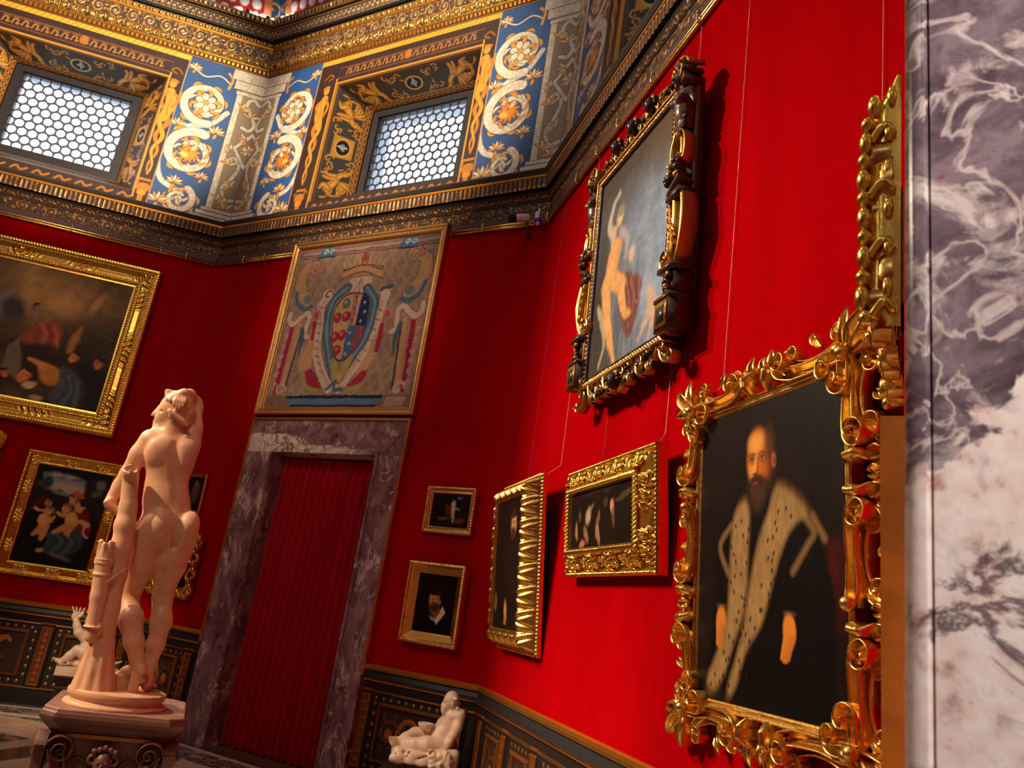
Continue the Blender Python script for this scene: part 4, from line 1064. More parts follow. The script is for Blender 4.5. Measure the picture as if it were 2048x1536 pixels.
INNER = (1.50, 2.92, 5.92, 7.10); DEPTH = 0.50
def window(w, name):
    """splayed, painted window: structure with reveals, frame, leaded lattice and glass as parts"""
    a, b, c, d = WIN; ia, ib, ic, id_ = INNER
    root = bpy.data.objects.new(name, None); COL.objects.link(root); root.matrix_world = wmat(w); tag(root, kind='structure')
    def patch(r, o0, o1, i0, i1, nm):
        U = (r.X - r.x[0]) / (r.x[-1] - r.x[0]); V = r.Y / r.y[-1]
        o0, o1, i0, i1 = [np.array(q, float) for q in (o0, o1, i0, i1)]
        Pt = (o0 * (1 - U[..., None]) + o1 * U[..., None]) * (1 - V[..., None]) + (i0 * (1 - U[..., None]) + i1 * U[..., None]) * V[..., None]
        MB().grid(Pt, r.c).build(nm, M['fresco'], root)
    O = {'bl': (a, 0, c), 'br': (b, 0, c), 'tl': (a, 0, d), 'tr': (b, 0, d)}; I = {'bl': (ia, DEPTH, ic), 'br': (ib, DEPTH, ic), 'tl': (ia, DEPTH, id_), 'tr': (ib, DEPTH, id_)}
    patch(reveal('side'), O['bl'], O['tl'], I['bl'], I['tl'], 'reveal'); patch(reveal('side'), O['br'], O['tr'], I['br'], I['tr'], 'reveal')
    patch(reveal('top'), O['tl'], O['tr'], I['tl'], I['tr'], 'reveal'); patch(reveal('sill'), O['bl'], O['br'], I['bl'], I['br'], 'sill')
    fr = MB(); t = 0.075
    for (x0, x1, z0, z1) in ((ia - 0.02, ib + 0.02, ic - 0.02, ic + t), (ia - 0.02, ib + 0.02, id_ - t, id_ + 0.02), (ia - 0.02, ia + t, ic + t, id_ - t), (ib - t, ib + 0.02, ic + t, id_ - t)):
        fr.box((x0, DEPTH - 0.03, z0), (x1, DEPTH + 0.06, z1))
    for (x0, x1, z0, z1) in ((ia + t, ib - t, ic + t, ic + t + 0.02), (ia + t, ib - t, id_ - t - 0.02, id_ - t), (ia + t, ia + t + 0.02, ic + t, id_ - t), (ib - t - 0.02, ib - t, ic + t, id_ - t)):
        fr.box((x0, DEPTH - 0.005, z0), (x1, DEPTH + 0.05, z1))
    fr.build('window_frame', M['winframe'], root, False)
    # roundels in lead
    R = 0.058; ld = MB(); ph = np.linspace(0, 2 * PI, 25); row = 0
    x0, x1, z0, z1 = ia + t + 0.02, ib - t - 0.02, ic + t + 0.02, id_ - t - 0.02
    z = z1 - R * 0.4
    while z > z0 - R:
        x = x0 + (R if row % 2 else 0)
        while x < x1 + R * 0.9:
            p = np.stack([x + R * np.cos(ph), np.full(25, DEPTH + 0.02), z + R * np.sin(ph)], -1)
            k = (p[:, 0] > x0 - 0.006) & (p[:, 0] < x1 + 0.006) & (p[:, 2] > z0 - 0.006) & (p[:, 2] < z1 + 0.006)
            i = 0
            while i < 25:
                if k[i]:
                    j = i
                    while j + 1 < 25 and k[j + 1]: j += 1
                    if j - i >= 2: ld.tube(p[i:j + 1], 0.0082, 5)
                    i = j + 1
                else: i += 1
            x += 2 * R
        z -= R * 1.80; row += 1
    ld.build('lead_lattice', M['lead'], root)
    g = MB().add([(x0 - 0.01, DEPTH + 0.025, z0 - 0.01), (x1 + 0.01, DEPTH + 0.025, z0 - 0.01), (x1 + 0.01, DEPTH + 0.025, z1 + 0.01), (x0 - 0.01, DEPTH + 0.025, z1 + 0.01)], [(0, 1, 2, 3)])
    g.build('pane', M['glass'], root, False)
    ex = MB()
    e0, e1, f0, f1 = ia - 0.02, ib + 0.02, ic - 0.02, id_ + 0.02; y0, y1 = DEPTH + 0.06, DEPTH + 0.34
    for q in ([(e0, y0, f0), (e0, y1, f0), (e0, y1, f1), (e0, y0, f1)], [(e1, y0, f0), (e1, y0, f1), (e1, y1, f1), (e1, y1, f0)], [(e0, y0, f1), (e0, y1, f1), (e1, y1, f1), (e1, y0, f1)], [(e0, y0, f0), (e1, y0, f0), (e1, y1, f0), (e0, y1, f0)]):
        ex.add(q, [(0, 1, 2, 3)])
    ex.build('outer_reveal', M['reveal_out'], root, False)
def frieze():
    H = Z_FR1 - Z_FR0
    pl = corner_panel(WIN[0], 1); pr = corner_panel(L - WIN[3 - 2], 5)
    for w in 'ABC':
        P = pl.plane(); P[..., 2] += Z_FR0
        MB().grid(P, pl.c).build('frieze_panel', M['fresco'], WALLOBJ[w])
        P = pr.plane(); P[..., 0] = L - P[..., 0]; P[..., 2] += Z_FR0
        MB().grid(P, pr.c, True).build('frieze_panel', M['fresco'], WALLOBJ[w])
        for r in (over_window(WIN[0], WIN[1]), under_window(WIN[0], WIN[1])):
            P = r.plane(); P[..., 2] += Z_FR0
            MB().grid(P, r.c).build('frieze_panel', M['fresco'], WALLOBJ[w])
        window(w, 'window_%d' % ('ABC'.index(w) + 1))
        m = MB(); rect_wall(m, [0, L], [Z_FR1, Z_DRUM + 0.05], [])
        m.build('upper_wall', M['dark_wood'], WALLOBJ[w], False)
frieze()

# ------------------------------------------------------------------ panelled dado
def dado_relief(wd, panels, pil, res=0.0055):
    H = 0.775
    W1, W2, LN = rgb(34, 22, 20), rgb(60, 38, 30), rgb(190, 112, 40, 1.0)
    r = Ras(wd, H, res, W1)
    r.c[..., :3] *= (0.7 + 0.6 * fbm(r.X, r.Y, 14, 3, 2))[..., None]
    r.rect(0, wd, 0, 0.145, rgb(16, 14, 16)); r.rect(0, wd, 0.145, 0.158, LN, 0.002, 1, 0.012)
    r.rect(0, wd, 0.745, 0.765, rgb(120, 76, 36, 0.9), 0.002, 1, 0.012)
    for (x0, x1, kind) in panels:
        z0, z1 = 0.25, 0.68
        gx = x0 - 0.055
        for k in range(int((x1 - x0 + 0.11) / 0.075) + 1):            # small gilt studs round the panel
            x = x0 - 0.05 + k * 0.075
            for z in (0.712, 0.205): r.ell(x, z, 0.013, 0.013, 0, rgb(176, 120, 60, 0.9), 0.2, 1, 0.006)
        for k in range(6):
            z = 0.27 + k * 0.08
            for x in (x0 - 0.05, x1 + 0.05): r.ell(x, z, 0.012, 0.014, 0, rgb(176, 120, 60, 0.9), 0.2, 1, 0.006)
        r.rect(x0, x1, z0, z1, LN, 0.002, 1, 0.02); r.rect(x0 + 0.012, x1 - 0.012, z0 + 0.012, z1 - 0.012, rgb(92, 48, 20, 0.8), 0.002)
        r.rect(x0 + 0.02, x1 - 0.02, z0 + 0.02, z1 - 0.02, LN, 0.002)
        sl = r.bb(x0 + 0.03, x1 - 0.03, z0 + 0.03, z1 - 0.03); r.h[sl] = 0.0; r.c[sl] = rgb(50, 30, 26)
        r.c[sl][..., :3] *= (0.7 + 0.6 * fbm(r.X[sl], r.Y[sl], 20, 3, 6))[..., None]
        mx, mz = (x0 + x1) / 2, 0.465; G = rgb(196, 116, 36, 0.6); G2 = rgb(120, 70, 34, 0.4)
        if kind == 'eagle':
            r.ell(mx, mz + 0.12, 0.03, 0.034, 0, G); r.stroke([(mx, mz + 0.1), (mx, mz - 0.12)], [0.03, 0.012, 0.01, 0.03], G, 0.004)
            for sg in (-1, 1):
                r.stroke(spline([(mx, mz + 0.06), (mx + sg * 0.08, mz + 0.1), (mx + sg * 0.16, mz + 0.13), (mx + sg * 0.2, mz + 0.1)]), [0.03, 0.034, 0.02, 0.01], G, 0.004)
                r.stroke([(mx, mz - 0.06), (mx + sg * 0.1, mz - 0.06)], 0.014, G, 0.004)
                for k in range(4): r.stroke(spiral(mx + sg * (0.1 + 0.05 * (k % 2)), mz - 0.13 + 0.03 * k, 0.045, 0.01, k, k + 4.5), 0.006, G2, 0.004)
        else:
            n = max(1, int(round((x1 - x0) / 0.3)))
            if n > 1:
                r.ell(mx, mz, 0.12, 0.14, 0, G, 0.04); r.ell(mx, mz, 0.10, 0.12, 0, rgb(90, 44, 20), 0.04); r.ell(mx, mz, 0.092, 0.112, 0, G, 0.04); r.ell(mx, mz, 0.084, 0.104, 0, rgb(40, 24, 22), 0.04)
                r.ell(mx, mz, 0.03, 0.05, 0.3, G2, 0.3)
            for sg in ((-1, 1) if n > 1 else (0,)):
                cx = mx + sg * (x1 - x0) * 0.30
                r.stroke(spiral(cx, mz, 0.105, 0.03, 0.5, 6.5), 0.008, G2, 0.004); r.ell(cx, mz, 0.034, 0.038, 0, G, 0.25)
                for k in range(6): r.stroke(spiral(cx + 0.1 * math.cos(k), mz + 0.13 * math.sin(k * 1.05), 0.035, 0.01, k, k + 4), 0.005, G2, 0.004)
    for (x0, x1) in pil:
        z0, z1 = 0.175, 0.735
        r.rect(x0 - 0.02, x1 + 0.02, z0 - 0.02, z1 + 0.02, rgb(14, 11, 12), 0.002, 1, 0.01)
        r.rect(x0, x1, z0, z1, LN, 0.002, 1, 0.026); r.rect(x0 + 0.018, x1 - 0.018, z0 + 0.018, z1 - 0.018, rgb(84, 40, 20), 0.002)
        sl = r.bb(x0 + 0.018, x1 - 0.018, z0 + 0.018, z1 - 0.018); r.h[sl] = 0.016
        mx = (x0 + x1) / 2
        for k in range(8):
            z = z0 + 0.06 + k * 0.062; r.ell(mx, z, 0.02, 0.014, 0, rgb(170, 92, 34, 0.5), 0.25); r.ell(mx, z + 0.03, 0.008, 0.012, 0, rgb(140, 80, 34, 0.4), 0.3)
        r.rect(x0 - 0.014, x1 + 0.014, 0.755, 0.775, LN, 0.002, 1, 0.02)
    return r
DADO_PROF = [(0.022, 0.765), (0.024, 0.772), (0.03, 0.828), (0.046, 0.832), (0.05, 0.842), (0.044, 0.848), (0.052, 0.855), (0.030, 0.866), (0.020, 0.90), (0.026, 0.912), (0.034, 0.915), (0.034, 0.922), (0.028, 0.925), (0.030, 0.950), (0.020, 0.957), (0.0, 0.957)]
_G9 = rgb(222, 148, 56, 1.0)
DADO_SEG = [P_(DK), P_(rgb(30, 22, 24)), P_(rgb(110, 70, 34), 0.9), P_(_G9, 1), P_(rgb(60, 34, 18), 0.5), P_(_G9, 1), P_(rgb(30, 30, 36)), P_(rgb(34, 34, 40)), P_(rgb(30, 30, 34)), P_(_G9, 1), P_(_G9, 1), P_(rgb(70, 40, 20), 0.6), P_(_G9, 1), P_(_G9, 1), P_(_G9, 1)]
def dado(w, name, panels, pil, gap=None):
    mb = MB(); r = dado_relief(L, panels, pil)
    P = r.plane(-0.022)
    tt = T22 * 0.022; P[..., 0] = np.clip(P[..., 0], tt, L - tt)
    spans = [(0, 1)] if not gap else [(0, gap[0] / L), (gap[1] / L, 1)]
    for a, b in spans:
        i0, i1 = np.searchsorted(r.x, [a * L - 1e-6, b * L + 1e-6])
        mb.grid(P[:, i0:i1], r.c[:, i0:i1])
        profile_strips(mb, DADO_PROF, 0.01, DADO_SEG, (a, b))
    return tag(mb.build(name, M['paint'], None, True, wmat(w), 30), kind='structure')
dado('A', 'trim_7', [(1.9, 2.6, 'scroll'), (2.93, 3.62, 'eagle'), (3.945, 4.27, 'scroll')], [(2.70, 2.80), (3.72, 3.83)])
dado('B', 'trim_8', [(0.36, 1.03, 'scroll'), (3.50, 4.13, 'scroll')], [(0.14, 0.24), (1.13, 1.22), (3.32, 3.40), (4.24, 4.31)], (1.295, 3.31))
dado('C', 'trim_9', [(0.43 + 0.63 * k, 0.74 + 0.63 * k, 'scroll') for k in range(6)], [(0.20, 0.27)] + [(0.815 + 0.63 * k, 0.90 + 0.63 * k) for k in range(6)])

# ------------------------------------------------------------------ doorway in the back wall
def doorway():
    a, b, h = 1.68, 2.98, 2.72; A_, B_, Ht = 1.325, 3.275, 3.045
    root = bpy.data.objects.new('door_1', None); COL.objects.link(root); root.matrix_world = wmat('B'); tag(root, kind='structure')
    y0 = -0.05
    def jamb(x0, x1, inner):
        m = MB()
        m.box((x0, y0, 0.0), (x1, 0.22, h))
        xi = x1 if inner == 1 else x0
        # stepped inner bead
        m.box((xi - 0.035 if inner == 1 else xi, y0 - 0.012, 0.0), (xi if inner == 1 else xi + 0.035, y0, h))
        return m
    jamb(A_, a, 1).build('jamb', M['door_marble'], root, False)
    jamb(b, B_, -1).build('jamb', M['door_marble'], root, False)
    m = MB(); m.box((A_, y0, h), (B_, 0.22, Ht)); m.box((a - 0.035, y0 - 0.012, h), (b + 0.035, y0, h + 0.035))
    m.build('lintel', M['lintel_marble'], root, False)
    g = MB()
    for (x0, x1, z0, z1) in ((A_ - 0.028, A_, 0.86, Ht + 0.028), (B_, B_ + 0.028, 0.86, Ht + 0.028), (A_, B_, Ht, Ht + 0.028)):
        g.box((x0, -0.062, z0), (x1, -0.004, z1))
    for (x0, x1, z0, z1) in ((A_ - 0.012, A_ - 0.006, 0.86, Ht + 0.012), (B_ + 0.006, B_ + 0.012, 0.86, Ht + 0.012), (A_, B_, Ht + 0.008, Ht + 0.014)):
        g.box((x0, -0.072, z0), (x1, -0.06, z1))
    g.build('gilt_fillet', M['gold_old'], root, False)
    # passage behind
    p = MB()
    u, v_, tp = a - 0.3, b + 0.3, 3.1
    for q in ([(u, 0.9, 0), (v_, 0.9, 0), (v_, 0.9, tp), (u, 0.9, tp)], [(u, 0.0, 0), (u, 0.9, 0), (u, 0.9, tp), (u, 0.0, tp)], [(v_, 0.9, 0), (v_, 0.0, 0), (v_, 0.0, tp), (v_, 0.9, tp)], [(u, 0.9, tp), (v_, 0.9, tp), (v_, 0.0, tp), (u, 0.0, tp)]): p.add(q, [(0, 1, 2, 3)])
    p.build('passage_back', M['dark_wood'], root, False)
    th = MB(); th.box((a - 0.3, 0.0, -0.03), (b + 0.3, 0.9, 0.0)); th.build('threshold', M['pedestal'], root, False)
doorway()
def curtain():
    a, b = 1.685, 2.975
    x = np.linspace(a, b, 330); z = np.linspace(0.015, 2.70, 60)
    X, Z = np.meshgrid(x, z)
    n = fbm(X, Z * 0.25, 5, 3, 3)
    f = (X - a) / 0.085 + 1.6 * fbm(X, Z * 0.05, 2.0, 2, 8)
    am = 0.022 + 0.014 * (1 - Z / 2.7)
    Y = 0.17 + am * np.sin(f * 2 * PI) + 0.012 * np.sin(f * 4 * PI + 1) + 0.03 * (n - 0.5)
    o = MB().grid(np.stack([X, Y, Z], -1)).build('curtain', M['curtain'], None, True, wmat('B'))
    tag(o, 'deep red velvet curtain closing the marble doorway', 'curtain')
curtain()

# ------------------------------------------------------------------ doorway the camera stands in (only one jamb shows)
def entrance():
    root = bpy.data.objects.new('door_2', None); COL.objects.link(root); tag(root, kind='structure')
    yj = -4.615
    m = MB()
    # rounded arris: bead of the slab facing the room, then the flat reveal
    prof = []
    for k in range(13):
        a = PI + k * (PI / 2) / 12 * 1.15 - 0.2
        prof.append((7.5765 + 0.0225 * math.cos(a), yj + 0.0185 + 0.0225 * math.sin(a)))
    prof = [(7.556, yj + 0.05)] + prof + [(7.5835, yj + 0.005), (7.585, yj + 0.0), (7.590, yj), (8.6, yj)]
    P = np.array([[(x, y, z) for x, y in prof] for z in np.linspace(0, 4.2, 2)])
    m.grid(P, None)
    m.build('jamb', M['jamb_marble'], root, True, None, 40)
    m = MB(); m.box((7.556, yj + 0.02, 0), (7.60, -3.79, 4.3)); m.build('architrave', M['jamb_marble'], root, False)
    m = MB(); m.box((7.554, -6.5, 0), (8.6, -6.1, 4.2)); m.build('jamb', M['jamb_marble'], root, False)
    m = MB(); m.box((7.554, -6.5, 4.2), (8.6, -4.3, 4.6)); m.build('lintel', M['jamb_marble'], root, False)
    m = MB(); m.box((7.52, -6.5, -0.04), (11.5, -4.0, -0.0)); m.build('threshold', M['pedestal_top'], root, False)
    # plastered passage behind the camera
    p = MB()
    a, b, c, d, h = 7.6, 11.5, -6.5, -4.0, 4.6
    for q in ([(a, c, 0), (b, c, 0), (b, c, h), (a, c, h)], [(b, c, 0), (b, d, 0), (b, d, h), (b, c, h)], [(b, d, 0), (8.6, d, 0), (8.6, d, h), (b, d, h)], [(a, c, h), (b, c, h), (b, d, h), (a, d, h)]): p.add(q, [(0, 1, 2, 3)])
    p.build('passage_wall', M['plaster'], root, False)
entrance()

# ------------------------------------------------------------------ picture rails
def rail(w, label, hooks, spans):
    root = empty('picture_rail', wmat(w), label, 'picture rail', 'gilt picture rails under the cornice')
    bd = MB(); rd = MB()
    for a, b in spans:
        e = lambda u, o: max(u, T22 * o + 0.012) if u < 1 else min(u, L - T22 * o - 0.012)
        for (o0, z0, o1, z1) in ((0.0, 5.05, 0.018, 5.05), (0.018, 5.05, 0.018, 4.99), (0.018, 4.99, 0.0, 4.985)):
            bd.add([(e(a, o0), -o0, z0), (e(b, o0), -o0, z0), (e(b, o1), -o1, z1), (e(a, o1), -o1, z1)], [(0, 1, 2, 3)])
        for zc, rr in ((4.975, 0.013), (4.945, 0.013)):
            rd.tube([(e(a, 0.02), -0.02, zc), (e(b, 0.02), -0.02, zc)], rr, 10)
    bd.build('rail_board', M['plum'], root, False)
    rd.build('gilt_rod', M['gold'], root)
    for t in hooks:
        h = MB(); h.tube(spline([(t, -0.03, 5.0), (t, -0.045, 4.99), (t, -0.05, 4.96), (t, -0.042, 4.93), (t, -0.025, 4.92)], 5), 0.007, 8); h.ball((t, -0.045, 5.0), 0.012)
        h.build('rail_hook', M['brass'], root)
rail('A', 'gilt picture rail over the large gold-framed biblical canvas', [1.55, 2.811, 3.186, 3.771, 4.053], [(0.0, L)])
rail('B', 'short gilt picture rail between the room corner and the left edge of the tapestry', [0.487, 0.824], [(0.0, 1.26)])
rail('B', 'short gilt picture rail right of the tapestry, ending under the security camera', [3.712], [(3.33, L)])
rail('C', 'gilt picture rail rising steeply above the brightly lit red wall', [0.08, 0.80, 1.236, 1.623, 2.175, 2.775, 3.296, 4.254], [(0.0, L)])
# ------------------------------------------------------------------ carved and gilded frames
def tile(per, wd, draw, res=0.004):
    r = Ras(per, wd, res)
    for k in (-1, 0, 1): draw(r, k * per)
    return r
def tile_h(r, s, d):
    per = r.x[-1]; wd = r.y[-1]
    fx = (s % per) / per * (r.nx - 1); fy = np.clip(d / wd, 0, 1) * (r.ny - 1)
    ix = np.clip(fx.astype(int), 0, r.nx - 2); iy = np.clip(fy.astype(int), 0, r.ny - 2); fx = fx - ix; fy = fy - iy
    h = r.h
    return (h[iy, ix] * (1 - fx) + h[iy, ix + 1] * fx) * (1 - fy) + (h[iy + 1, ix] * (1 - fx) + h[iy + 1, ix + 1] * fx) * fy
def o_bead(d0, d1, per, h):
    def f(s, d):
        x = ((s / per) % 1 - 0.5) * per; y = d - (d0 + d1) / 2; R = (d1 - d0) / 2
        return h * np.sqrt(np.clip(1 - (x / (per * 0.46)) ** 2 - (y / R) ** 2, 0, 1))
    return f
def o_leaf(d0, d1, per, h, inward=True):
    """row of overlapping pointed leaves with a mid rib"""
    def f(s, d):
        v = np.clip((d - d0) / (d1 - d0), 0, 1); v = v if inward else 1 - v
        x = np.abs(((s / per) % 1 - 0.5) * 2)
        body = np.clip(1 - (x / np.clip(1.05 - v * v, 0.05, 1)) ** 2, 0, 1) * np.sin(np.clip(v * 1.1, 0, 1) * PI * 0.75)
        rib = np.exp(-(x / 0.12) ** 2) * 0.4
        return h * (body * 0.8 + rib * body) * ((d > d0) & (d < d1))
    return f
def o_tile(r, d0, d1, k=1.0):
    def f(s, d):
        return k * tile_h(r, s, (d - d0) / (d1 - d0) * r.y[-1]) * ((d >= d0) & (d <= d1))
    return f
def o_gadroon(d0, d1, per, h, slant=0.0):
    def f(s, d):
        v = np.clip((d - d0) / (d1 - d0), 0, 1)
        return h * np.abs(np.cos(((s + slant * (d - d0)) / per) * PI)) ** 0.7 * np.sin(v * PI) * ((d > d0) & (d < d1))
    return f
def o_rope(d0, d1, per, h):
    def f(s, d):
        v = np.clip((d - d0) / (d1 - d0), 0, 1)
        return h * (0.6 + 0.4 * np.cos((s / per + v * 0.9) * 2 * PI)) * np.sqrt(np.clip(1 - (2 * v - 1) ** 2, 0, 1)) * ((d > d0) & (d < d1))
    return f

def frame_bars(W, Hh, prof, orns, res=0.006, vres=0.004, corner=None):
    """four mitred carved bars; local axes: x centred, z from the bottom, y = -depth"""
    pr = np.asarray(prof, float)
    ln = np.concatenate([[0], np.cumsum(np.hypot(*np.diff(pr, axis=0).T))])
    nv = max(8, int(ln[-1] / vres)); q = np.unique(np.concatenate([np.linspace(0, ln[-1], nv), ln]))
    D = np.interp(q, ln, pr[:, 0]); Y = np.interp(q, ln, pr[:, 1])
    mb = MB()
    for side in range(4):
        ll = W if side % 2 == 0 else Hh
        nu = int(ll / res) + 1
        u = np.linspace(0, 1, nu); U, DD = np.meshgrid(u, D); YY = np.repeat(Y[:, None], nu, 1)
        s = (DD + U * (ll - 2 * DD)) - ll / 2
        h = sum(f(s, DD) for f in orns)
        if corner is not None:
            cd = np.minimum(ll / 2 - np.abs(s), 1); h = np.maximum(h, corner(ll / 2 - np.abs(s), DD))
        h = h * (np.repeat(np.gradient(D)[:, None], nu, 1) > 1e-5)       # no relief on upright faces
        yy = YY + h
        a = s + ll / 2
        if side == 0: X, Z = a - W / 2, DD
        elif side == 1: X, Z = W / 2 - DD, a
        elif side == 2: X, Z = W / 2 - a, Hh - DD
        else: X, Z = -W / 2 + DD, Hh - a
        mb.grid(np.stack([X, -yy, Z], -1))
    return mb

def canvas(r, x0, z0, depth, root, mat='canvas', thick=0.012, curve=0.0):
    P = r.plane(-depth); P[..., 0] += x0; P[..., 2] += z0
    mb = MB().grid(P, r.c)
    x1, z1 = x0 + r.x[-1], z0 + r.y[-1]
    e = 0.004
    mb.box((x0 - e, -depth + 0.002, z0 - e), (x1 + e, -depth + thick, z1 + e), r.c[0, 0])
    return mb.build('canvas', M[mat], root)

def wires(root, w, items):
    """hanging wires: from a point on the frame (local axes) straight up to the rail of wall w at t"""
    inv = root.matrix_world.inverted() @ wmat(w)
    for p, t, m in items:
        q = wmat(w).inverted() @ root.matrix_world @ Vector(p)
        path = [tuple(p), tuple(inv @ Vector((t, -0.012, q.z + 0.10))), tuple(inv @ Vector((t, -0.012, 4.80))), tuple(inv @ Vector((t, -0.016, 4.915)))]
        MB().tube(path, 0.0016, 6).build('hanging_wire', M[m], root)

# ------------------------------------------------------------------ painted canvases
def skin(r, x, y, R, tone=(214, 150, 96), ang=0.0, side=-1, hair=None, beard=None, wd=0.76):
    """a small painted head: side -1 lit from the left"""
    t = rgb(*tone); dk = t * np.array([0.42, 0.34, 0.28, 1])
    if hair is not None: r.ell(x - side * R * 0.12, y + R * 0.22, R * wd * 1.14, R * 0.98, ang, rgb(*hair), 0.2)
    r.ell(x, y, R * wd, R, ang, dk, 0.12); r.ell(x + side * R * 0.16, y - R * 0.02, R * wd * 0.78, R * 0.92, ang, t, 0.3)
    r.ell(x + side * R * 0.3, y + R * 0.5, R * 0.3, R * 0.22, ang, t * 1.15, 0.5, 0.7)
    ca, sa = math.cos(ang), math.sin(ang); q = lambda u, v: (x + (u * ca - v * sa) * R, y + (u * sa + v * ca) * R)
    for u in (-0.22, 0.34): 
        px, py = q(u * 0.9 + side * 0.12, 0.12); r.ell(px, py, R * 0.14, R * 0.075, ang, dk * 0.6, 0.35, 0.9)
        px, py = q(u * 0.9 + side * 0.12, 0.26); r.ell(px, py, R * 0.2, R * 0.05, ang, dk * 0.7, 0.5, 0.8)
    r.stroke([q(side * 0.18, 0.15), q(side * 0.26, -0.18)], R * 0.05, dk * 1.2, R * 0.08, 0.7); px, py = q(side * 0.16, -0.2); r.ell(px, py, R * 0.13, R * 0.05, ang, dk, 0.5, 0.8)
    px, py = q(side * 0.12, -0.42); r.ell(px, py, R * 0.2, R * 0.05, ang, rgb(126, 48, 36), 0.4, 0.9)
    if hair is not None: 
        px, py = q(0, 0.78); r.ell(px, py, R * wd * 0.95, R * 0.3, ang, rgb(*hair), 0.3)
    if beard is not None:
        px, py = q(0.0, -0.72); r.ell(px, py, R * wd * 0.86, R * 0.5, ang, rgb(*beard), 0.35); px, py = q(side * 0.12, -0.42); r.ell(px, py, R * 0.16, R * 0.05, ang, rgb(120, 50, 38), 0.4, 0.7)

def pt_senator():
    r = Ras(0.865, 1.075, 0.0034, rgb(27, 16, 12))
    r.c[..., :3] *= (0.75 + 0.5 * fbm(r.X, r.Y, 4, 4, 3))[..., None]
    r.rect(0.765, 0.85, 0.28, 0.54, rgb(84, 14, 10), 0.03, 0.8)
    r.poly([(0.24, 0.72), (0.13, 0.56), (0.11, 0.33), (0.06, 0.0), (0.80, 0.0), (0.82, 0.36), (0.77, 0.53), (0.71, 0.64), (0.51, 0.77)], rgb(14, 9, 8), 0.02)
    r.poly([(0.34, 0.72), (0.47, 0.70), (0.44, 0.30), (0.36, 0.2), (0.33, 0.4)], rgb(14, 10, 9), 0.01)
    fur = rgb(176, 138, 88); fd = rgb(92, 60, 34)
    fl = [(0.323, 0.754), (0.233, 0.685), (0.221, 0.445), (0.21, 0.286), (0.142, 0.156), (0.039, 0.02), (0.146, 0.0), (0.271, 0.227), (0.336, 0.342), (0.346, 0.549), (0.357, 0.697)]
    fr = [(0.509, 0.783), (0.602, 0.747), (0.72, 0.645), (0.664, 0.642), (0.591, 0.598), (0.532, 0.512), (0.471, 0.366), (0.428, 0.267), (0.319, 0.171), (0.245, 0.0), (0.185, 0.0), (0.291, 0.188), (0.358, 0.444), (0.409, 0.588), (0.473, 0.677)]
    for p in (fl, fr):
        r.poly(p, fd, 0.016, 1, 0, None, 2)
    c0 = r.c.copy()
    for p in (fl, fr):
        q = np.array(p); q = q.mean(0) + (q - q.mean(0)) * 0.93; r.poly(q, fur, 0.02, 0.9, 0, None, 2)
    n = fbm(r.X * 2.0, r.Y * 0.7, 40, 3, 4)[..., None]; r.c[..., :3] *= (0.55 + 0.5 * n) * (0.8 + 0.5 * fbm(r.X, r.Y, 9, 3, 14)[..., None])
    rs = random.Random(3)
    for k in range(30):
        y = 0.05 + k * 0.0215
        x = np.interp(y, [0, 0.16, 0.29, 0.45, 0.69], [0.10, 0.2, 0.27, 0.28, 0.29]) + rs.uniform(-0.06, 0.065); r.ell(x, y + rs.uniform(-0.01, 0.01), 0.005, 0.010, 0.3, rgb(44, 26, 16), 0.3, 0.9)
        x = np.interp(y, [0, 0.17, 0.27, 0.37, 0.6, 0.7], [0.22, 0.30, 0.37, 0.42, 0.51, 0.56]) + rs.uniform(-0.07, 0.075); r.ell(x, y + rs.uniform(-0.01, 0.02), 0.005, 0.010, -0.3, rgb(44, 26, 16), 0.3, 0.9)
    for p in ([(0.224, 0.63), (0.15, 0.556), (0.207, 0.455)], [(0.656, 0.643), (0.715, 0.577), (0.684, 0.537), (0.605, 0.453)], [(0.709, 0.63), (0.769, 0.552)]):
        r.stroke(spline(p, 8), 0.010, rgb(150, 112, 70), 0.012, 0.8)
    # head, hands
    r.ell(0.418, 0.845, 0.088, 0.125, 0.05, rgb(58, 38, 24), 0.25)
    r.ell(0.412, 0.862, 0.080, 0.112, 0.03, rgb(120, 58, 22), 0.12); r.ell(0.398, 0.868, 0.064, 0.104, 0.02, rgb(206, 118, 44), 0.3); r.ell(0.385, 0.925, 0.045, 0.038, 0, rgb(236, 160, 78), 0.6, 0.9); r.ell(0.362, 0.83, 0.02, 0.036, 0.1, rgb(228, 146, 66), 0.7, 0.9); r.ell(0.44, 0.83, 0.022, 0.036, 0, rgb(176, 92, 36), 0.7, 0.8)
    r.ell(0.47, 0.90, 0.03, 0.07, 0, rgb(84, 46, 22), 0.7, 0.8); r.ell(0.498, 0.845, 0.013, 0.028, 0.1, rgb(176, 92, 40), 0.3); r.ell(0.502, 0.842, 0.006, 0.016, 0.1, rgb(96, 44, 20), 0.4)
    for ex, eo in ((0.362, 1.0), (0.428, 1.0)):
        r.ell(ex, 0.866, 0.021, 0.013, 0, rgb(112, 54, 22), 0.7, 0.9); r.stroke([(ex - 0.022, 0.882), (ex, 0.887), (ex + 0.02, 0.880)], 0.0038, rgb(62, 32, 16), 0.005, 0.9); r.ell(ex, 0.864, 0.011, 0.0055, 0, rgb(206, 166, 124), 0.3, 0.8); r.ell(ex - 0.001, 0.864, 0.0052, 0.0058, 0, rgb(30, 16, 10), 0.3); r.stroke([(ex - 0.012, 0.869), (ex, 0.871), (ex + 0.012, 0.868)], 0.002, rgb(60, 28, 14), 0.003); r.ell(ex, 0.848, 0.014, 0.004, 0, rgb(150, 78, 34), 0.7, 0.7)
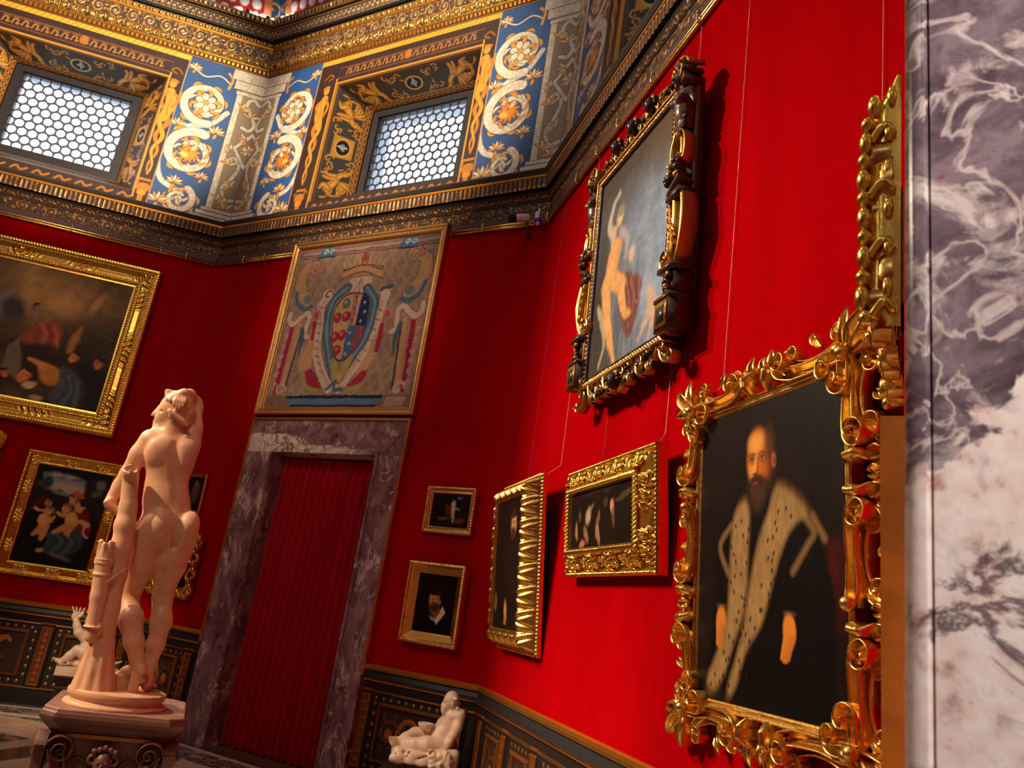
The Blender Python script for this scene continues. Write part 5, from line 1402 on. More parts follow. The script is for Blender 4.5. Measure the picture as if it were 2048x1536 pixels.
    r.stroke([(0.388, 0.872), (0.382, 0.84), (0.378, 0.818)], [0.005, 0.007, 0.009], rgb(240, 164, 86), 0.006, 0.8); r.stroke([(0.400, 0.868), (0.402, 0.838), (0.398, 0.815)], [0.004, 0.006, 0.007], rgb(134, 64, 26), 0.008, 0.8); r.ell(0.384, 0.808, 0.018, 0.006, 0, rgb(110, 50, 22), 0.5, 0.9)
    r.ell(0.402, 0.758, 0.062, 0.046, 0, rgb(52, 32, 20), 0.4); r.ell(0.398, 0.722, 0.048, 0.055, 0, rgb(62, 40, 25), 0.5, 0.95); r.ell(0.385, 0.790, 0.036, 0.012, 0.1, rgb(58, 34, 20), 0.5, 0.95); r.ell(0.384, 0.774, 0.017, 0.0055, 0, rgb(136, 56, 34), 0.4, 0.9)
    for k in range(16): r.stroke([(0.352 + 0.006 * k, 0.765 - 0.004 * (k % 3)), (0.360 + 0.0055 * k, 0.70 + 0.012 * abs(k - 8) / 4)], [0.0022, 0.001], rgb(104, 72, 46) if k % 2 else rgb(40, 25, 16), 0.003, 0.7)
    for (x, y, a, L_, t) in ((0.165, 0.26, -0.05, 0.075, (206, 124, 52)), (0.585, 0.245, 0.1, 0.08, (222, 132, 52))):
        r.ell(x, y + 0.02, 0.034, 0.055, a, rgb(*t), 0.2)
        for k in range(4): r.stroke([(x - 0.022 + 0.015 * k, y), (x - 0.03 + 0.013 * k - 0.12 * a, y - L_ + 0.008 * abs(k - 1.5))], [0.010, 0.007], rgb(*t) * (1 - 0.08 * k), 0.004); r.stroke([(x - 0.0145 + 0.015 * k, y - 0.01), (x - 0.022 + 0.013 * k - 0.12 * a, y - L_ * 0.8)], 0.002, rgb(96, 48, 20), 0.003, 0.8)
        r.stroke([(x - 0.026, y + 0.075), (x + 0.028, y + 0.072)], 0.005, rgb(120, 86, 60), 0.008, 0.6)
    return r

def pt_nude():
    r = Ras(1.02, 1.365, 0.0055, rgb(74, 66, 58))
    n = fbm(r.X, r.Y * 0.5, 4, 5, 6)
    sky = np.clip((r.X * 0.9 + r.Y * 0.35 - 0.25) * 1.4, 0, 1) * np.clip((1.25 - r.Y) * 2.2, 0, 1)  # sky of the picture; its blue paints in the varnish's window sheen
    r.c = mixc(rgb(70, 60, 50), rgb(126, 146, 176), np.clip(sky * (0.5 + n), 0, 1)); r.c[..., :3] *= (0.72 + 0.56 * fbm(r.X, r.Y, 9, 4, 8))[..., None]
    cl = np.clip(fbm(r.X * 1.4, r.Y * 0.6, 5, 4, 15) * 2.4 - 1.05, 0, 1) * np.clip(1.3 - r.Y, 0, 1) * np.clip(r.X * 3 - 0.5, 0, 1)
    r.c = mixc(r.c, rgb(168, 180, 196), cl * 0.7)
    r.ell(0.95, 1.25, 0.25, 0.2, 0, rgb(96, 74, 48), 0.8, 0.8); r.ell(0.1, 0.5, 0.1, 0.5, 0, rgb(52, 48, 42), 0.6, 0.8)
    sk = rgb(214, 156, 96); sk2 = rgb(176, 112, 62); pale = rgb(196, 178, 168)
    # drapery
    r.poly([(0.36, 0.60), (0.49, 0.56), (0.72, 0.42), (0.71, 0.29), (0.66, 0.17), (0.60, 0.08), (0.46, 0.23), (0.39, 0.39), (0.5, 0.36), (0.45, 0.49)], rgb(112, 62, 56), 0.02, 1, 0, None, 2)
    for k in range(6): r.stroke(spline([(0.42 + 0.05 * k, 0.57 - 0.03 * k), (0.52 + 0.035 * k, 0.40 - 0.02 * k), (0.54 + 0.02 * k, 0.16 + 0.03 * k)]), 0.008, rgb(160, 104, 92) if k % 2 else rgb(74, 38, 36), 0.012, 0.7)
    r.stroke(spline([(0.09, 0.46), (0.17, 0.33), (0.22, 0.17), (0.16, 0.04)]), [0.02, 0.035, 0.018, 0.01], rgb(186, 172, 130), 0.012, 0.8)
    # figure
    r.stroke(spline([(0.19, 0.58), (0.235, 0.37), (0.30, 0.19), (0.36, 0.07), (0.40, 0.03)]), [0.07, 0.055, 0.04, 0.026, 0.016], sk, 0.014)
    r.stroke(spline([(0.31, 0.56), (0.42, 0.50), (0.44, 0.42)]), [0.065, 0.06, 0.045], sk, 0.014); r.stroke(spline([(0.44, 0.43), (0.50, 0.30), (0.56, 0.265)]), [0.045, 0.034, 0.02], sk, 0.012)
    r.poly([(0.22, 0.88), (0.39, 0.81), (0.38, 0.72), (0.34, 0.62), (0.36, 0.55), (0.28, 0.50), (0.13, 0.54), (0.15, 0.68), (0.21, 0.79)], sk, 0.018, 1, 0, None, 2)
    r.stroke(spline([(0.38, 0.83), (0.35, 0.68), (0.33, 0.56)]), 0.014, sk2, 0.02, 0.6)
    r.stroke(spline([(0.25, 0.88), (0.17, 1.0), (0.22, 1.12), (0.30, 1.16)]), [0.04, 0.034, 0.024, 0.02], pale, 0.016, 0.85); r.stroke(spline([(0.37, 0.86), (0.46, 0.78), (0.47, 0.66)]), [0.035, 0.03, 0.02], pale, 0.02, 0.6)
    r.ell(0.33, 0.98, 0.05, 0.07, -0.2, rgb(206, 176, 140), 0.3); r.ell(0.35, 1.02, 0.055, 0.04, 0, rgb(130, 104, 80), 0.5, 0.8); r.ell(0.26, 0.92, 0.06, 0.03, 0, rgb(196, 160, 120), 0.5, 0.8)
    r.ell(0.55, 0.64, 0.04, 0.05, 0, rgb(200, 168, 150), 0.4, 0.9)
    # winged child
    for p, w in (([(0.86, 0.20), (0.79, 0.145), (0.72, 0.05)], [0.035, 0.03, 0.015]), ([(0.88, 0.19), (0.87, 0.12), (0.84, 0.03)], [0.035, 0.028, 0.014]), ([(0.84, 0.27), (0.86, 0.19)], [0.045, 0.05]), ([(0.87, 0.24), (0.96, 0.20)], [0.02, 0.014])):
        r.stroke(spline(p, 6), w, rgb(196, 162, 140), 0.014, 0.9)
    r.ell(0.83, 0.31, 0.032, 0.036, 0, rgb(190, 160, 140), 0.35); r.ell(0.93, 0.08, 0.05, 0.022, 0.3, rgb(176, 160, 152), 0.4, 0.8)
    r.warp(0.02, 9).mottle(0.25, 30, 9)
    return r

def pt_dark_scene(w, h, seed, figs):
    r = Ras(w, h, 0.004, rgb(30, 20, 15)); r.c[..., :3] *= (0.6 + 0.8 * fbm(r.X, r.Y, 8, 4, seed))[..., None]
    for (x, y, rx, ry, a, c, op) in figs: r.ell(x, y, rx, ry, a, rgb(*c), 0.45, op)
    r.warp(0.03 * w, 22 / w * 0.4, seed).mottle(0.35, 45, seed + 2); return r
def pt_night():
    f = [(0.08, 0.12, 0.02, 0.045, 0.3, (170, 130, 84), 0.9), (0.255, 0.19, 0.045, 0.04, 0.4, (196, 168, 130), 0.95), (0.39, 0.15, 0.022, 0.05, -0.2, (140, 104, 70), 0.8), (0.22, 0.09, 0.03, 0.05, 0.5, (150, 110, 72), 0.9), (0.40, 0.07, 0.025, 0.05, 0.3, (170, 126, 84), 0.9), (0.16, 0.045, 0.035, 0.02, 0, (196, 120, 84), 0.9), (0.59, 0.22, 0.022, 0.035, 0.2, (226, 150, 110), 0.95), (0.60, 0.17, 0.02, 0.05, 0, (110, 76, 52), 0.8), (0.5, 0.25, 0.03, 0.03, 0, (90, 64, 46), 0.7), (0.30, 0.22, 0.012, 0.05, -0.8, (150, 116, 84), 0.7), (0.73, 0.27, 0.1, 0.015, 0.2, (96, 82, 56), 0.6), (0.5, 0.33, 0.3, 0.02, 0.1, (62, 52, 40), 0.6), (0.12, 0.20, 0.015, 0.03, 0, (120, 90, 60), 0.7)]
    return pt_dark_scene(0.87, 0.37, 3, f)
def pt_long():
    r = pt_dark_scene(0.61, 0.88, 6, [(0.40, 0.45, 0.2, 0.2, 0, (34, 24, 22), 0.9), (0.3, 0.12, 0.035, 0.07, 0.2, (196, 142, 88), 0.95), (0.05, 0.18, 0.03, 0.06, 0, (150, 104, 66), 0.8)])
    skin(r, 0.41, 0.70, 0.085, (206, 140, 92), 0, 1, (50, 34, 26), (70, 46, 34), 0.8)
    for k in range(3): r.stroke([(0.285 + 0.015 * k, 0.13), (0.275 + 0.02 * k, 0.04)], 0.006, rgb(170, 116, 70), 0.006)
    return r
def pt_little_myth():
    return pt_dark_scene(0.38, 0.28, 9, [(0.217, 0.205, 0.016, 0.02, 0, (190, 160, 130), 0.95), (0.215, 0.165, 0.024, 0.045, 0.1, (214, 190, 160), 0.95), (0.225, 0.10, 0.014, 0.055, 0.15, (200, 168, 130), 0.9), (0.25, 0.155, 0.035, 0.008, -0.3, (190, 160, 130), 0.8), (0.17, 0.14, 0.03, 0.05, 0.4, (110, 44, 34), 0.8), (0.13, 0.07, 0.06, 0.012, 0, (110, 74, 44), 0.8), (0.30, 0.06, 0.05, 0.02, 0.2, (130, 70, 44), 0.7), (0.27, 0.245, 0.02, 0.012, 0, (120, 140, 150), 0.6)])
def pt_young_man():
    r = Ras(0.38, 0.456, 0.0032, rgb(24, 16, 13)); r.c[..., :3] *= (0.7 + 0.6 * fbm(r.X, r.Y, 9, 3, 3))[..., None]
    r.poly([(0.02, 0.0), (0.10, 0.10), (0.20, 0.14), (0.34, 0.12), (0.38, 0.0)], rgb(13, 10, 9), 0.01)
    skin(r, 0.185, 0.255, 0.073, (216, 140, 92), 0.06, -1, (40, 22, 14), (84, 44, 24), 0.74)
    r.ell(0.215, 0.325, 0.06, 0.028, 0.1, rgb(36, 20, 13), 0.25); r.ell(0.25, 0.28, 0.02, 0.04, 0, rgb(40, 22, 14), 0.3); r.ell(0.236, 0.245, 0.010, 0.018, 0, rgb(190, 110, 70), 0.3)
    r.stroke([(0.18, 0.185), (0.23, 0.15)], [0.035, 0.05], rgb(150, 90, 56), 0.012, 0.8); r.ell(0.19, 0.195, 0.04, 0.03, 0, rgb(80, 42, 24), 0.4)
    r.poly([(0.268, 0.215), (0.302, 0.167), (0.227, 0.066), (0.205, 0.10), (0.245, 0.16)], rgb(226, 206, 180), 0.006); r.poly([(0.15, 0.13), (0.20, 0.115), (0.215, 0.09), (0.17, 0.10)], rgb(170, 150, 126), 0.008)
    return r
def pt_large():
    r = Ras(2.4, 1.52, 0.008, rgb(74, 56, 38)); n = fbm(r.X, r.Y, 2.5, 5, 4)
    r.c = mixc(rgb(44, 34, 26), rgb(126, 98, 62), np.clip(n * 1.3 - 0.25 + 0.35 * (r.Y - 0.7), 0, 1))
    r.ell(1.72, 1.15, 0.45, 0.25, -0.3, rgb(190, 142, 78), 0.9, 0.55); r.ell(1.82, 1.1, 0.2, 0.1, -0.3, rgb(214, 164, 94), 0.8, 0.6)
    r.stroke([(1.38, 1.5), (1.42, 1.0)], [0.1, 0.06], rgb(180, 140, 84), 0.08, 0.5); r.ell(1.15, 0.98, 0.16, 0.14, 0, rgb(108, 118, 116), 0.6, 0.8)
    r.ell(1.30, 0.95, 0.12, 0.14, 0.3, rgb(60, 54, 48), 0.4); r.ell(1.52, 0.98, 0.05, 0.06, 0, rgb(140, 110, 80), 0.4)
    r.ell(2.1, 0.75, 0.4, 0.35, 0, rgb(48, 40, 30), 0.7, 0.8)
    # reclining group, robes and heads in shade
    r.poly([(1.45, 0.62), (1.58, 0.86), (1.74, 0.93), (1.86, 0.80), (1.84, 0.66), (1.7, 0.68), (1.58, 0.58)], rgb(150, 66, 44), 0.03, 0.95, 0, None, 2)
    for k in range(4): r.stroke(spline([(1.56 + 0.06 * k, 0.84), (1.62 + 0.06 * k, 0.76), (1.60 + 0.08 * k, 0.66)]), 0.012, rgb(196, 110, 74) if k % 2 else rgb(96, 40, 30), 0.02, 0.7)
    r.poly([(1.4, 0.60), (1.62, 0.62), (1.86, 0.55), (1.8, 0.36), (1.5, 0.38)], rgb(52, 28, 26), 0.04, 0.9)
    r.stroke([(1.96, 0.63), (1.98, 0.78), (2.0, 0.91)], [0.03, 0.04, 0.015], rgb(176, 112, 52), 0.02)
    r.poly([(1.38, 0.56), (1.47, 0.68), (1.55, 0.30), (1.53, 0.2), (1.36, 0.3)], rgb(120, 104, 78), 0.02, 0.85)
    r.poly([(1.70, 0.45), (1.92, 0.40), (1.98, 0.26), (1.86, 0.18), (1.74, 0.28)], rgb(190, 120, 44), 0.025, 0.95, 0, None, 1)
    r.poly([(1.92, 0.44), (2.1, 0.40), (2.28, 0.12), (2.2, 0.02), (1.9, 0.02), (1.96, 0.26)], rgb(74, 84, 84), 0.03, 0.9, 0, None, 1)
    for k in range(5): r.stroke(spline([(2.0 + 0.04 * k, 0.38 - 0.03 * k), (2.06 + 0.03 * k, 0.2), (2.0 + 0.06 * k, 0.04)]), 0.01, rgb(104, 112, 108) if k % 2 else rgb(44, 50, 50), 0.02, 0.7)
    r.poly([(2.1, 0.5), (2.4, 0.45), (2.4, 0.0), (2.25, 0.0)], rgb(34, 28, 24), 0.05, 0.9)
    for (x, y, R, t, s) in ((1.615, 0.26, 0.085, (206, 120, 64), -1), (2.03, 0.56, 0.07, (196, 116, 66), -1), (2.29, 0.54, 0.062, (190, 104, 66), -1), (1.41, 0.24, 0.05, (196, 100, 50), 1), (1.52, 1.03, 0.04, (150, 104, 70), 1)):
        skin(r, x, y, R, t, 0.4 * s, s, (44, 28, 20), None, 0.8)
    r.stroke(spline([(1.60, 0.44), (1.68, 0.43), (1.76, 0.38)]), [0.015, 0.03, 0.035], rgb(206, 128, 66), 0.012)
    r.ell(1.69, 0.17, 0.07, 0.04, 0.3, rgb(196, 170, 120), 0.4); r.ell(1.80, 0.05, 0.07, 0.03, 0, rgb(170, 140, 100), 0.4); r.ell(2.09, 1.22, 0.04, 0.1, -0.3, rgb(196, 150, 92), 0.6, 0.6)
    r.stroke([(1.3, 1.06), (2.36, 0.84)], 0.004, rgb(120, 98, 70), 0.006, 0.6); r.ell(0.6, 0.7, 0.4, 0.4, 0, rgb(96, 54, 36), 0.8, 0.7)
    r.c[..., :3] *= 1.45; r.warp(0.03, 5).mottle(0.3, 14, 5); return r
def pt_family():
    r = Ras(0.72, 1.005, 0.0044, rgb(26, 20, 16)); n = fbm(r.X, r.Y, 5, 4, 2)
    r.c[..., :3] *= (0.6 + 0.8 * n)[..., None]
    r.poly([(0.06, 0.95), (0.46, 0.93), (0.52, 0.80), (0.38, 0.72), (0.19, 0.73), (0.07, 0.84)], rgb(132, 146, 146), 0.02, 1, 0, None, 1)
    r.ell(0.32, 0.80, 0.2, 0.05, 0, rgb(206, 178, 140), 0.8, 0.8)
    for k in range(5): r.ell(0.12 + 0.07 * k, 0.90 + 0.012 * (k % 2), 0.06, 0.018, 0.1, rgb(190, 190, 176) if k % 2 else rgb(88, 96, 94), 0.6, 0.7)
    r.ell(0.12, 0.83, 0.05, 0.06, 0, rgb(54, 62, 58), 0.3); r.poly([(0.2, 0.74), (0.25, 0.79), (0.3, 0.755), (0.36, 0.73)], rgb(84, 110, 112), 0.012); r.stroke([(0.2, 0.735), (0.42, 0.72)], 0.012, rgb(150, 160, 150), 0.012, 0.7)
    r.poly([(0.46, 0.92), (0.72, 0.97), (0.72, 0.65), (0.52, 0.66)], rgb(44, 34, 26), 0.02, 1, 0, None, 1); r.ell(0.63, 0.88, 0.045, 0.05, 0, rgb(126, 130, 112), 0.5, 0.8); r.ell(0.61, 0.79, 0.05, 0.035, 0.3, rgb(96, 104, 94), 0.5, 0.8); r.poly([(0, 0.82), (0.25, 0.72), (0.72, 0.70), (0.72, 0.5), (0, 0.5)], rgb(46, 32, 22), 0.03, 0.8)
    # hooded elder on the left, seated mother on the right, two children
    r.poly([(0.04, 0.4), (0.06, 0.62), (0.16, 0.70), (0.26, 0.64), (0.26, 0.35), (0.1, 0.25)], rgb(18, 15, 14), 0.02, 1, 0, None, 1); r.poly([(0.04, 0.52), (0.07, 0.64), (0.15, 0.69), (0.2, 0.67), (0.12, 0.60)], rgb(96, 18, 16), 0.014)
    skin(r, 0.185, 0.625, 0.046, (196, 128, 72), -0.6, 1, (40, 20, 18), None, 0.8)
    r.stroke(spline([(0.08, 0.555), (0.12, 0.535), (0.17, 0.535)]), [0.018, 0.014, 0.012], rgb(222, 156, 88), 0.006)
    r.poly([(0.43, 0.62), (0.56, 0.62), (0.65, 0.46), (0.66, 0.3), (0.52, 0.38), (0.44, 0.5)], rgb(132, 14, 14), 0.014, 1, 0, None, 1)
    r.poly([(0.44, 0.63), (0.54, 0.63), (0.51, 0.57), (0.46, 0.575)], rgb(222, 166, 104), 0.012); r.stroke([(0.44, 0.68), (0.475, 0.61)], 0.028, rgb(214, 156, 98), 0.01)
    skin(r, 0.41, 0.69, 0.058, (226, 164, 100), 0.25, -1, (110, 66, 30), None, 0.72); r.ell(0.445, 0.745, 0.062, 0.026, -0.3, rgb(196, 96, 66), 0.25)
    r.poly([(0.24, 0.33), (0.46, 0.41), (0.60, 0.38), (0.62, 0.2), (0.44, 0.09), (0.28, 0.14), (0.21, 0.13), (0.3, 0.22)], rgb(62, 78, 78), 0.018, 1, 0, None, 2)
    for k in range(5): r.stroke(spline([(0.28 + 0.05 * k, 0.34), (0.36 + 0.05 * k, 0.25), (0.30 + 0.05 * k, 0.13)]), 0.010, rgb(92, 108, 104) if k % 2 else rgb(36, 46, 48), 0.016, 0.8)
    def child(hx, hy, bx, by, legs, arm):
        for p in legs: r.stroke(spline(p, 6), [0.038, 0.032, 0.016], rgb(214, 146, 78), 0.008)
        r.ell(bx, by, 0.058, 0.07, 0.2, rgb(228, 164, 92), 0.15); r.ell(bx - 0.015, by + 0.01, 0.035, 0.045, 0.2, rgb(240, 184, 114), 0.5, 0.7)
        r.stroke(spline(arm, 6), [0.022, 0.018, 0.012], rgb(222, 156, 86), 0.007); skin(r, hx, hy, 0.05, (230, 164, 94), 0, -1, (150, 92, 44), None, 0.86)
    child(0.215, 0.535, 0.195, 0.435, ([(0.2, 0.38), (0.17, 0.32), (0.13, 0.285)], [(0.23, 0.38), (0.22, 0.31), (0.22, 0.245)]), [(0.23, 0.47), (0.26, 0.44), (0.28, 0.49)])
    child(0.37, 0.59, 0.44, 0.50, ([(0.44, 0.44), (0.38, 0.38), (0.31, 0.33)], [(0.47, 0.44), (0.44, 0.36), (0.46, 0.33)]), [(0.40, 0.53), (0.34, 0.52), (0.295, 0.54)])
    r.stroke(spline([(0.60, 0.46), (0.53, 0.48), (0.48, 0.45)]), [0.03, 0.02, 0.014], rgb(226, 160, 96), 0.008); r.stroke(spline([(0.58, 0.43), (0.6, 0.36), (0.64, 0.33)]), 0.010, rgb(214, 190, 170), 0.008, 0.8)
    r.ell(0.235, 0.14, 0.04, 0.02, 0.3, rgb(214, 148, 86), 0.25); r.ell(0.43, 0.10, 0.12, 0.02, -0.2, rgb(130, 124, 106), 0.6, 0.6)
    return r.warp(0.008, 16)
def pt_small():
    r = pt_dark_scene(0.26, 0.35, 12, [(0.15, 0.17, 0.05, 0.1, 0.1, (120, 84, 52), 0.8), (0.15, 0.27, 0.025, 0.03, 0, (150, 110, 76), 0.9), (0.1, 0.1, 0.05, 0.05, 0.4, (84, 60, 44), 0.8), (0.19, 0.2, 0.03, 0.06, 0, (96, 84, 76), 0.7)]); return r

def pt_tapestry():
    W, H = 1.86, 1.83
    BG = rgb(150, 116, 92); OL = rgb(70, 50, 46)
    r = Ras(W, H, 0.0052, BG)
    a = r.X + 0.03 * np.sin(r.Y * 9); b = r.Y
    lat = np.maximum(np.abs(np.sin((a * 0.9 + b * 0.6) * 24)), np.abs(np.sin((a * 0.9 - b * 0.6) * 24)))
    r.c[..., :3] *= (0.80 + 0.22 * ss(lat, 0.75, 1.0) + 0.26 * (fbm(r.X, r.Y, 14, 3, 3) - 0.5))[..., None]
    tan = rgb(176, 130, 84); tan2 = rgb(140, 100, 66); rose = rgb(170, 112, 98); red = rgb(150, 40, 54); blu = rgb(70, 92, 104); nav = rgb(34, 44, 76); grn = rgb(96, 110, 100); crm = rgb(190, 156, 130); olv = rgb(150, 128, 70)
    r.rect(0, W, 1.70, H, rgb(132, 96, 80), 0.006); 
    for y in (1.70, 1.735, 1.78): r.stroke([(0, y), (W, y)], 0.006, rgb(96, 66, 58), 0.004)
    for k in range(70): r.stroke([(0.05 + k * 0.026, 1.745), (0.065 + k * 0.026, 1.775)], 0.005, crm * 0.8, 0.004)
    r.rect(0, W, 0.0, 0.14, rgb(128, 92, 72), 0.006)
    # side terms
    def term(sg, x0):
        f = lambda pts: [(x0 + sg * x, y) for x, y in pts]
        r.poly(f([(-0.06, 0.16), (-0.07, 0.9), (0.02, 1.0), (0.17, 0.92), (0.12, 0.16)]), rose, 0.01)
        r.stroke(f([(0.0, 0.18), (0.03, 0.95)]), 0.03, red * 0.9, 0.008); r.stroke(f([(0.08, 0.18), (0.13, 0.92)]), 0.022, tan, 0.006); r.stroke(f([(0.13, 0.2), (0.17, 0.85)]), 0.012, OL, 0.005)
        for k in range(6): r.stroke(spiral(x0 + sg * -0.03, 0.25 + 0.11 * k, 0.03, 0.008, k, k + 4.5), 0.006, crm, 0.004)
        p = spline(f([(0.16, 1.62), (0.02, 1.55), (0.0, 1.40), (0.07, 1.27), (0.16, 1.20)])); r.stroke(p, [0.06, 0.075, 0.085, 0.075, 0.08], OL, 0.005); r.stroke(p, [0.052, 0.067, 0.077, 0.067, 0.072], tan, 0.006)
        r.stroke(p + np.array([sg * 0.03, 0.0]), 0.02, olv, 0.012, 0.6); r.stroke(p + np.array([-sg * 0.05, 0.0]), 0.012, rose, 0.01, 0.8)
        r.ell(x0 + sg * 0.15, 1.21, 0.065, 0.055, 0, grn, 0.15); r.stroke(spline(f([(-0.03, 1.30), (0.02, 1.17), (0.14, 1.10), (0.24, 1.13)])), 0.022, blu, 0.006)
        q = spiral(x0 + sg * 0.17, 1.60, 0.10, 0.03, 0, sg * -6.0); r.stroke(q, 0.026, OL, 0.004); r.stroke(q, 0.02, rose, 0.004)
        q = spline(f([(-0.05, 1.06), (-0.04, 0.97), (0.03, 0.94), (0.12, 1.0), (0.20, 1.05), (0.24, 0.98), (0.22, 0.82), (0.27, 0.78)])); r.stroke(q, 0.04, OL, 0.004); r.stroke(q, 0.033, crm, 0.006)
        r.stroke(spline(f([(0.18, 0.86), (0.21, 0.7), (0.2, 0.55)])), [0.03, 0.025, 0.008], blu * 0.8, 0.008); r.stroke(f([(0.2, 1.62), (0.22, 1.45), (0.18, 1.3)]), 0.02, olv * 0.8, 0.012, 0.7)
        r.stroke(spiral(x0 + sg * 0.06, 0.2, 0.075, 0.02, 0, 6), 0.016, crm * 0.9, 0.005)
    term(1, 0.11); term(-1, 1.75)
    for cx in (0.40, 1.49):
        r.poly([(cx - 0.14, 1.69), (cx + 0.11, 1.70), (cx + 0.09, 1.80), (cx - 0.02, 1.825), (cx - 0.08, 1.80)], blu, 0.006); r.rect(cx - 0.14, cx + 0.12, 1.685, 1.70, rgb(26, 40, 58), 0.004)
        for sx in (-0.03, 0.055): r.stroke(spiral(cx + sx, 1.755, 0.034, 0.008, 0, 6), 0.009, rgb(150, 166, 160), 0.004)
    # crown
    r.poly([(0.66, 1.40), (0.70, 1.52), (0.95, 1.57), (1.20, 1.50), (1.24, 1.36), (0.95, 1.46)], tan * 0.95, 0.008, 1, 0, None, 1); r.stroke(spline([(0.69, 1.50), (0.95, 1.555), (1.2, 1.48)]), 0.012, OL, 0.006, 0.7); r.stroke(spline([(0.67, 1.41), (0.95, 1.47), (1.23, 1.37)]), 0.010, OL, 0.006, 0.7)
    for k in range(9):
        x = 0.70 + k * 0.062; y = 1.535 + 0.035 * math.sin((k) / 8 * PI)
        r.stroke([(x, y), (x + 0.01 * (k - 4), y + 0.075 + 0.04 * (k == 4))], [0.018, 0.006], tan, 0.005); r.ell(x, y - 0.02, 0.012, 0.010, 0, red if k % 2 else nav, 0.2)
    r.ell(0.945, 1.64, 0.05, 0.06, 0, red * 0.8, 0.5, 0.7); r.stroke([(0.945, 1.6), (0.945, 1.69)], 0.008, red, 0.006)
    for sg in (-1, 1): r.poly([(0.95, 1.42), (0.95 + sg * 0.16, 1.40), (0.95 + sg * 0.12, 1.27), (0.95 + sg * 0.02, 1.2)], crm, 0.008); r.stroke([(0.95, 1.4), (0.95 + sg * 0.07, 1.24)], 0.008, OL, 0.008, 0.6)
    # strapwork cartouche
    for pts, sg in (([(0.55, 1.24), (0.48, 1.10), (0.52, 0.86), (0.55, 0.64), (0.65, 0.43), (0.83, 0.21)], 1), ([(1.31, 1.22), (1.29, 1.02), (1.24, 0.76), (1.14, 0.49), (0.96, 0.21)], -1)):
        p = spline(pts); r.stroke(p, 0.066, OL, 0.004); r.stroke(p, 0.058, crm, 0.005); r.stroke(p + np.array([sg * 0.02, 0]), 0.014, rose, 0.012, 0.6)
        for k in range(10, len(p) - 8, 4): r.stroke([p[k] + (-0.025, 0.012), p[k] + (0.025, -0.008)], 0.007, tan2 * 0.8, 0.004)
        r.ell(pts[0][0], pts[0][1] + 0.01, 0.075, 0.06, 0, crm, 0.12); r.stroke(spiral(pts[0][0], pts[0][1], 0.06, 0.015, 0, 5 * sg), 0.008, OL, 0.004)
    r.ell(1.31, 1.26, 0.09, 0.03, 0.2, blu * 0.7, 0.2); r.ell(1.31, 1.19, 0.06, 0.06, 0, crm, 0.15)
    for pts in ([(0.80, 1.31), (0.65, 1.19), (0.61, 0.99), (0.67, 0.71), (0.78, 0.48), (0.89, 0.30)], [(1.05, 1.28), (1.18, 1.15), (1.20, 1.03), (1.17, 0.76), (1.07, 0.56), (0.93, 0.30)]):
        p = spline(pts); r.stroke(p, 0.05, OL, 0.004); r.stroke(p, 0.043, blu, 0.005); r.stroke(p, 0.012, rgb(120, 138, 140), 0.01, 0.8)
    r.stroke(spline([(0.83, 0.5), (0.86, 0.38), (0.91, 0.30), (0.97, 0.38), (1.02, 0.52)]), 0.045, olv, 0.008); r.ell(0.91, 0.32, 0.05, 0.05, 0, tan, 0.2)
    # the shield
    sh = [(0.857, 1.235), (1.063, 1.21), (1.134, 1.10), (1.13, 0.83), (1.065, 0.62), (0.914, 0.485), (0.80, 0.57), (0.704, 0.85), (0.68, 1.06), (0.751, 1.185)]
    r.poly(np.array(sh) + (np.array(sh) - np.mean(sh, 0)) * 0.06, OL, 0.004, 1, 0, None, 2); r.poly(sh, tan, 0.004, 1, 0, None, 2)
    r.c0 = r.c.copy()
    xr = 0.908
    r.poly([(xr, 1.23), (1.063, 1.21), (1.134, 1.10), (1.13, 0.86), (xr - 0.005, 0.885)], nav, 0.004); r.poly([(xr, 0.88), (1.125, 0.86), (1.12, 0.82), (1.06, 0.62), (0.914, 0.49)], rgb(64, 84, 112), 0.004)
    r.poly([(xr, 1.23), (1.02, 1.215), (1.0, 0.88), (xr, 0.885)], rgb(150, 104, 92), 0.004); r.poly([(1.02, 0.87), (1.12, 0.86), (1.06, 0.62), (1.0, 0.56)], rgb(126, 70, 66), 0.006)
    for k in range(5): r.ell(0.945 + 0.02 * (k % 2), 1.19 - 0.065 * k, 0.014, 0.024, 0.4, red, 0.2); r.ell(1.03 + 0.016 * (k % 2), 0.83 - 0.05 * k, 0.013, 0.02, 0.4, red, 0.2)
    r.stroke([(0.985, 1.21), (0.975, 0.89)], 0.012, crm, 0.005, 0.8)
    for (x, y) in ((1.06, 1.12), (1.09, 1.02), (1.06, 0.92), (0.95, 0.80), (0.97, 0.68), (0.94, 0.57)): r.stroke([(x - 0.018, y), (x + 0.018, y)], 0.004, rgb(180, 180, 150), 0.003); r.stroke([(x, y - 0.018), (x, y + 0.018)], 0.004, rgb(180, 180, 150), 0.003)
    for k, (x, y) in enumerate(((0.823, 1.126), (0.745, 0.976), (0.856, 0.981), (0.762, 0.760), (0.855, 0.775), (0.829, 0.616))):
        c = grn * 0.7 if k == 0 else red
        r.ell(x, y, 0.052, 0.056, 0, OL, 0.06); r.ell(x, y, 0.046, 0.05, 0, c, 0.1); r.ell(x - 0.012, y + 0.014, 0.02, 0.02, 0, np.minimum(c * 2.4 + 0.05, 1), 0.5, 0.8)
    # draperies and tassels
    for pts in ([(0.43, 0.98), (0.40, 0.8), (0.42, 0.66), (0.33, 0.50), (0.40, 0.36), (0.50, 0.34), (0.53, 0.56), (0.47, 0.8)], [(1.38, 0.93), (1.34, 0.7), (1.36, 0.6), (1.28, 0.42), (1.21, 0.28), (1.1, 0.24), (1.2, 0.5), (1.3, 0.8)]):
        r.poly(pts, tan, 0.008, 1, 0, None, 1)
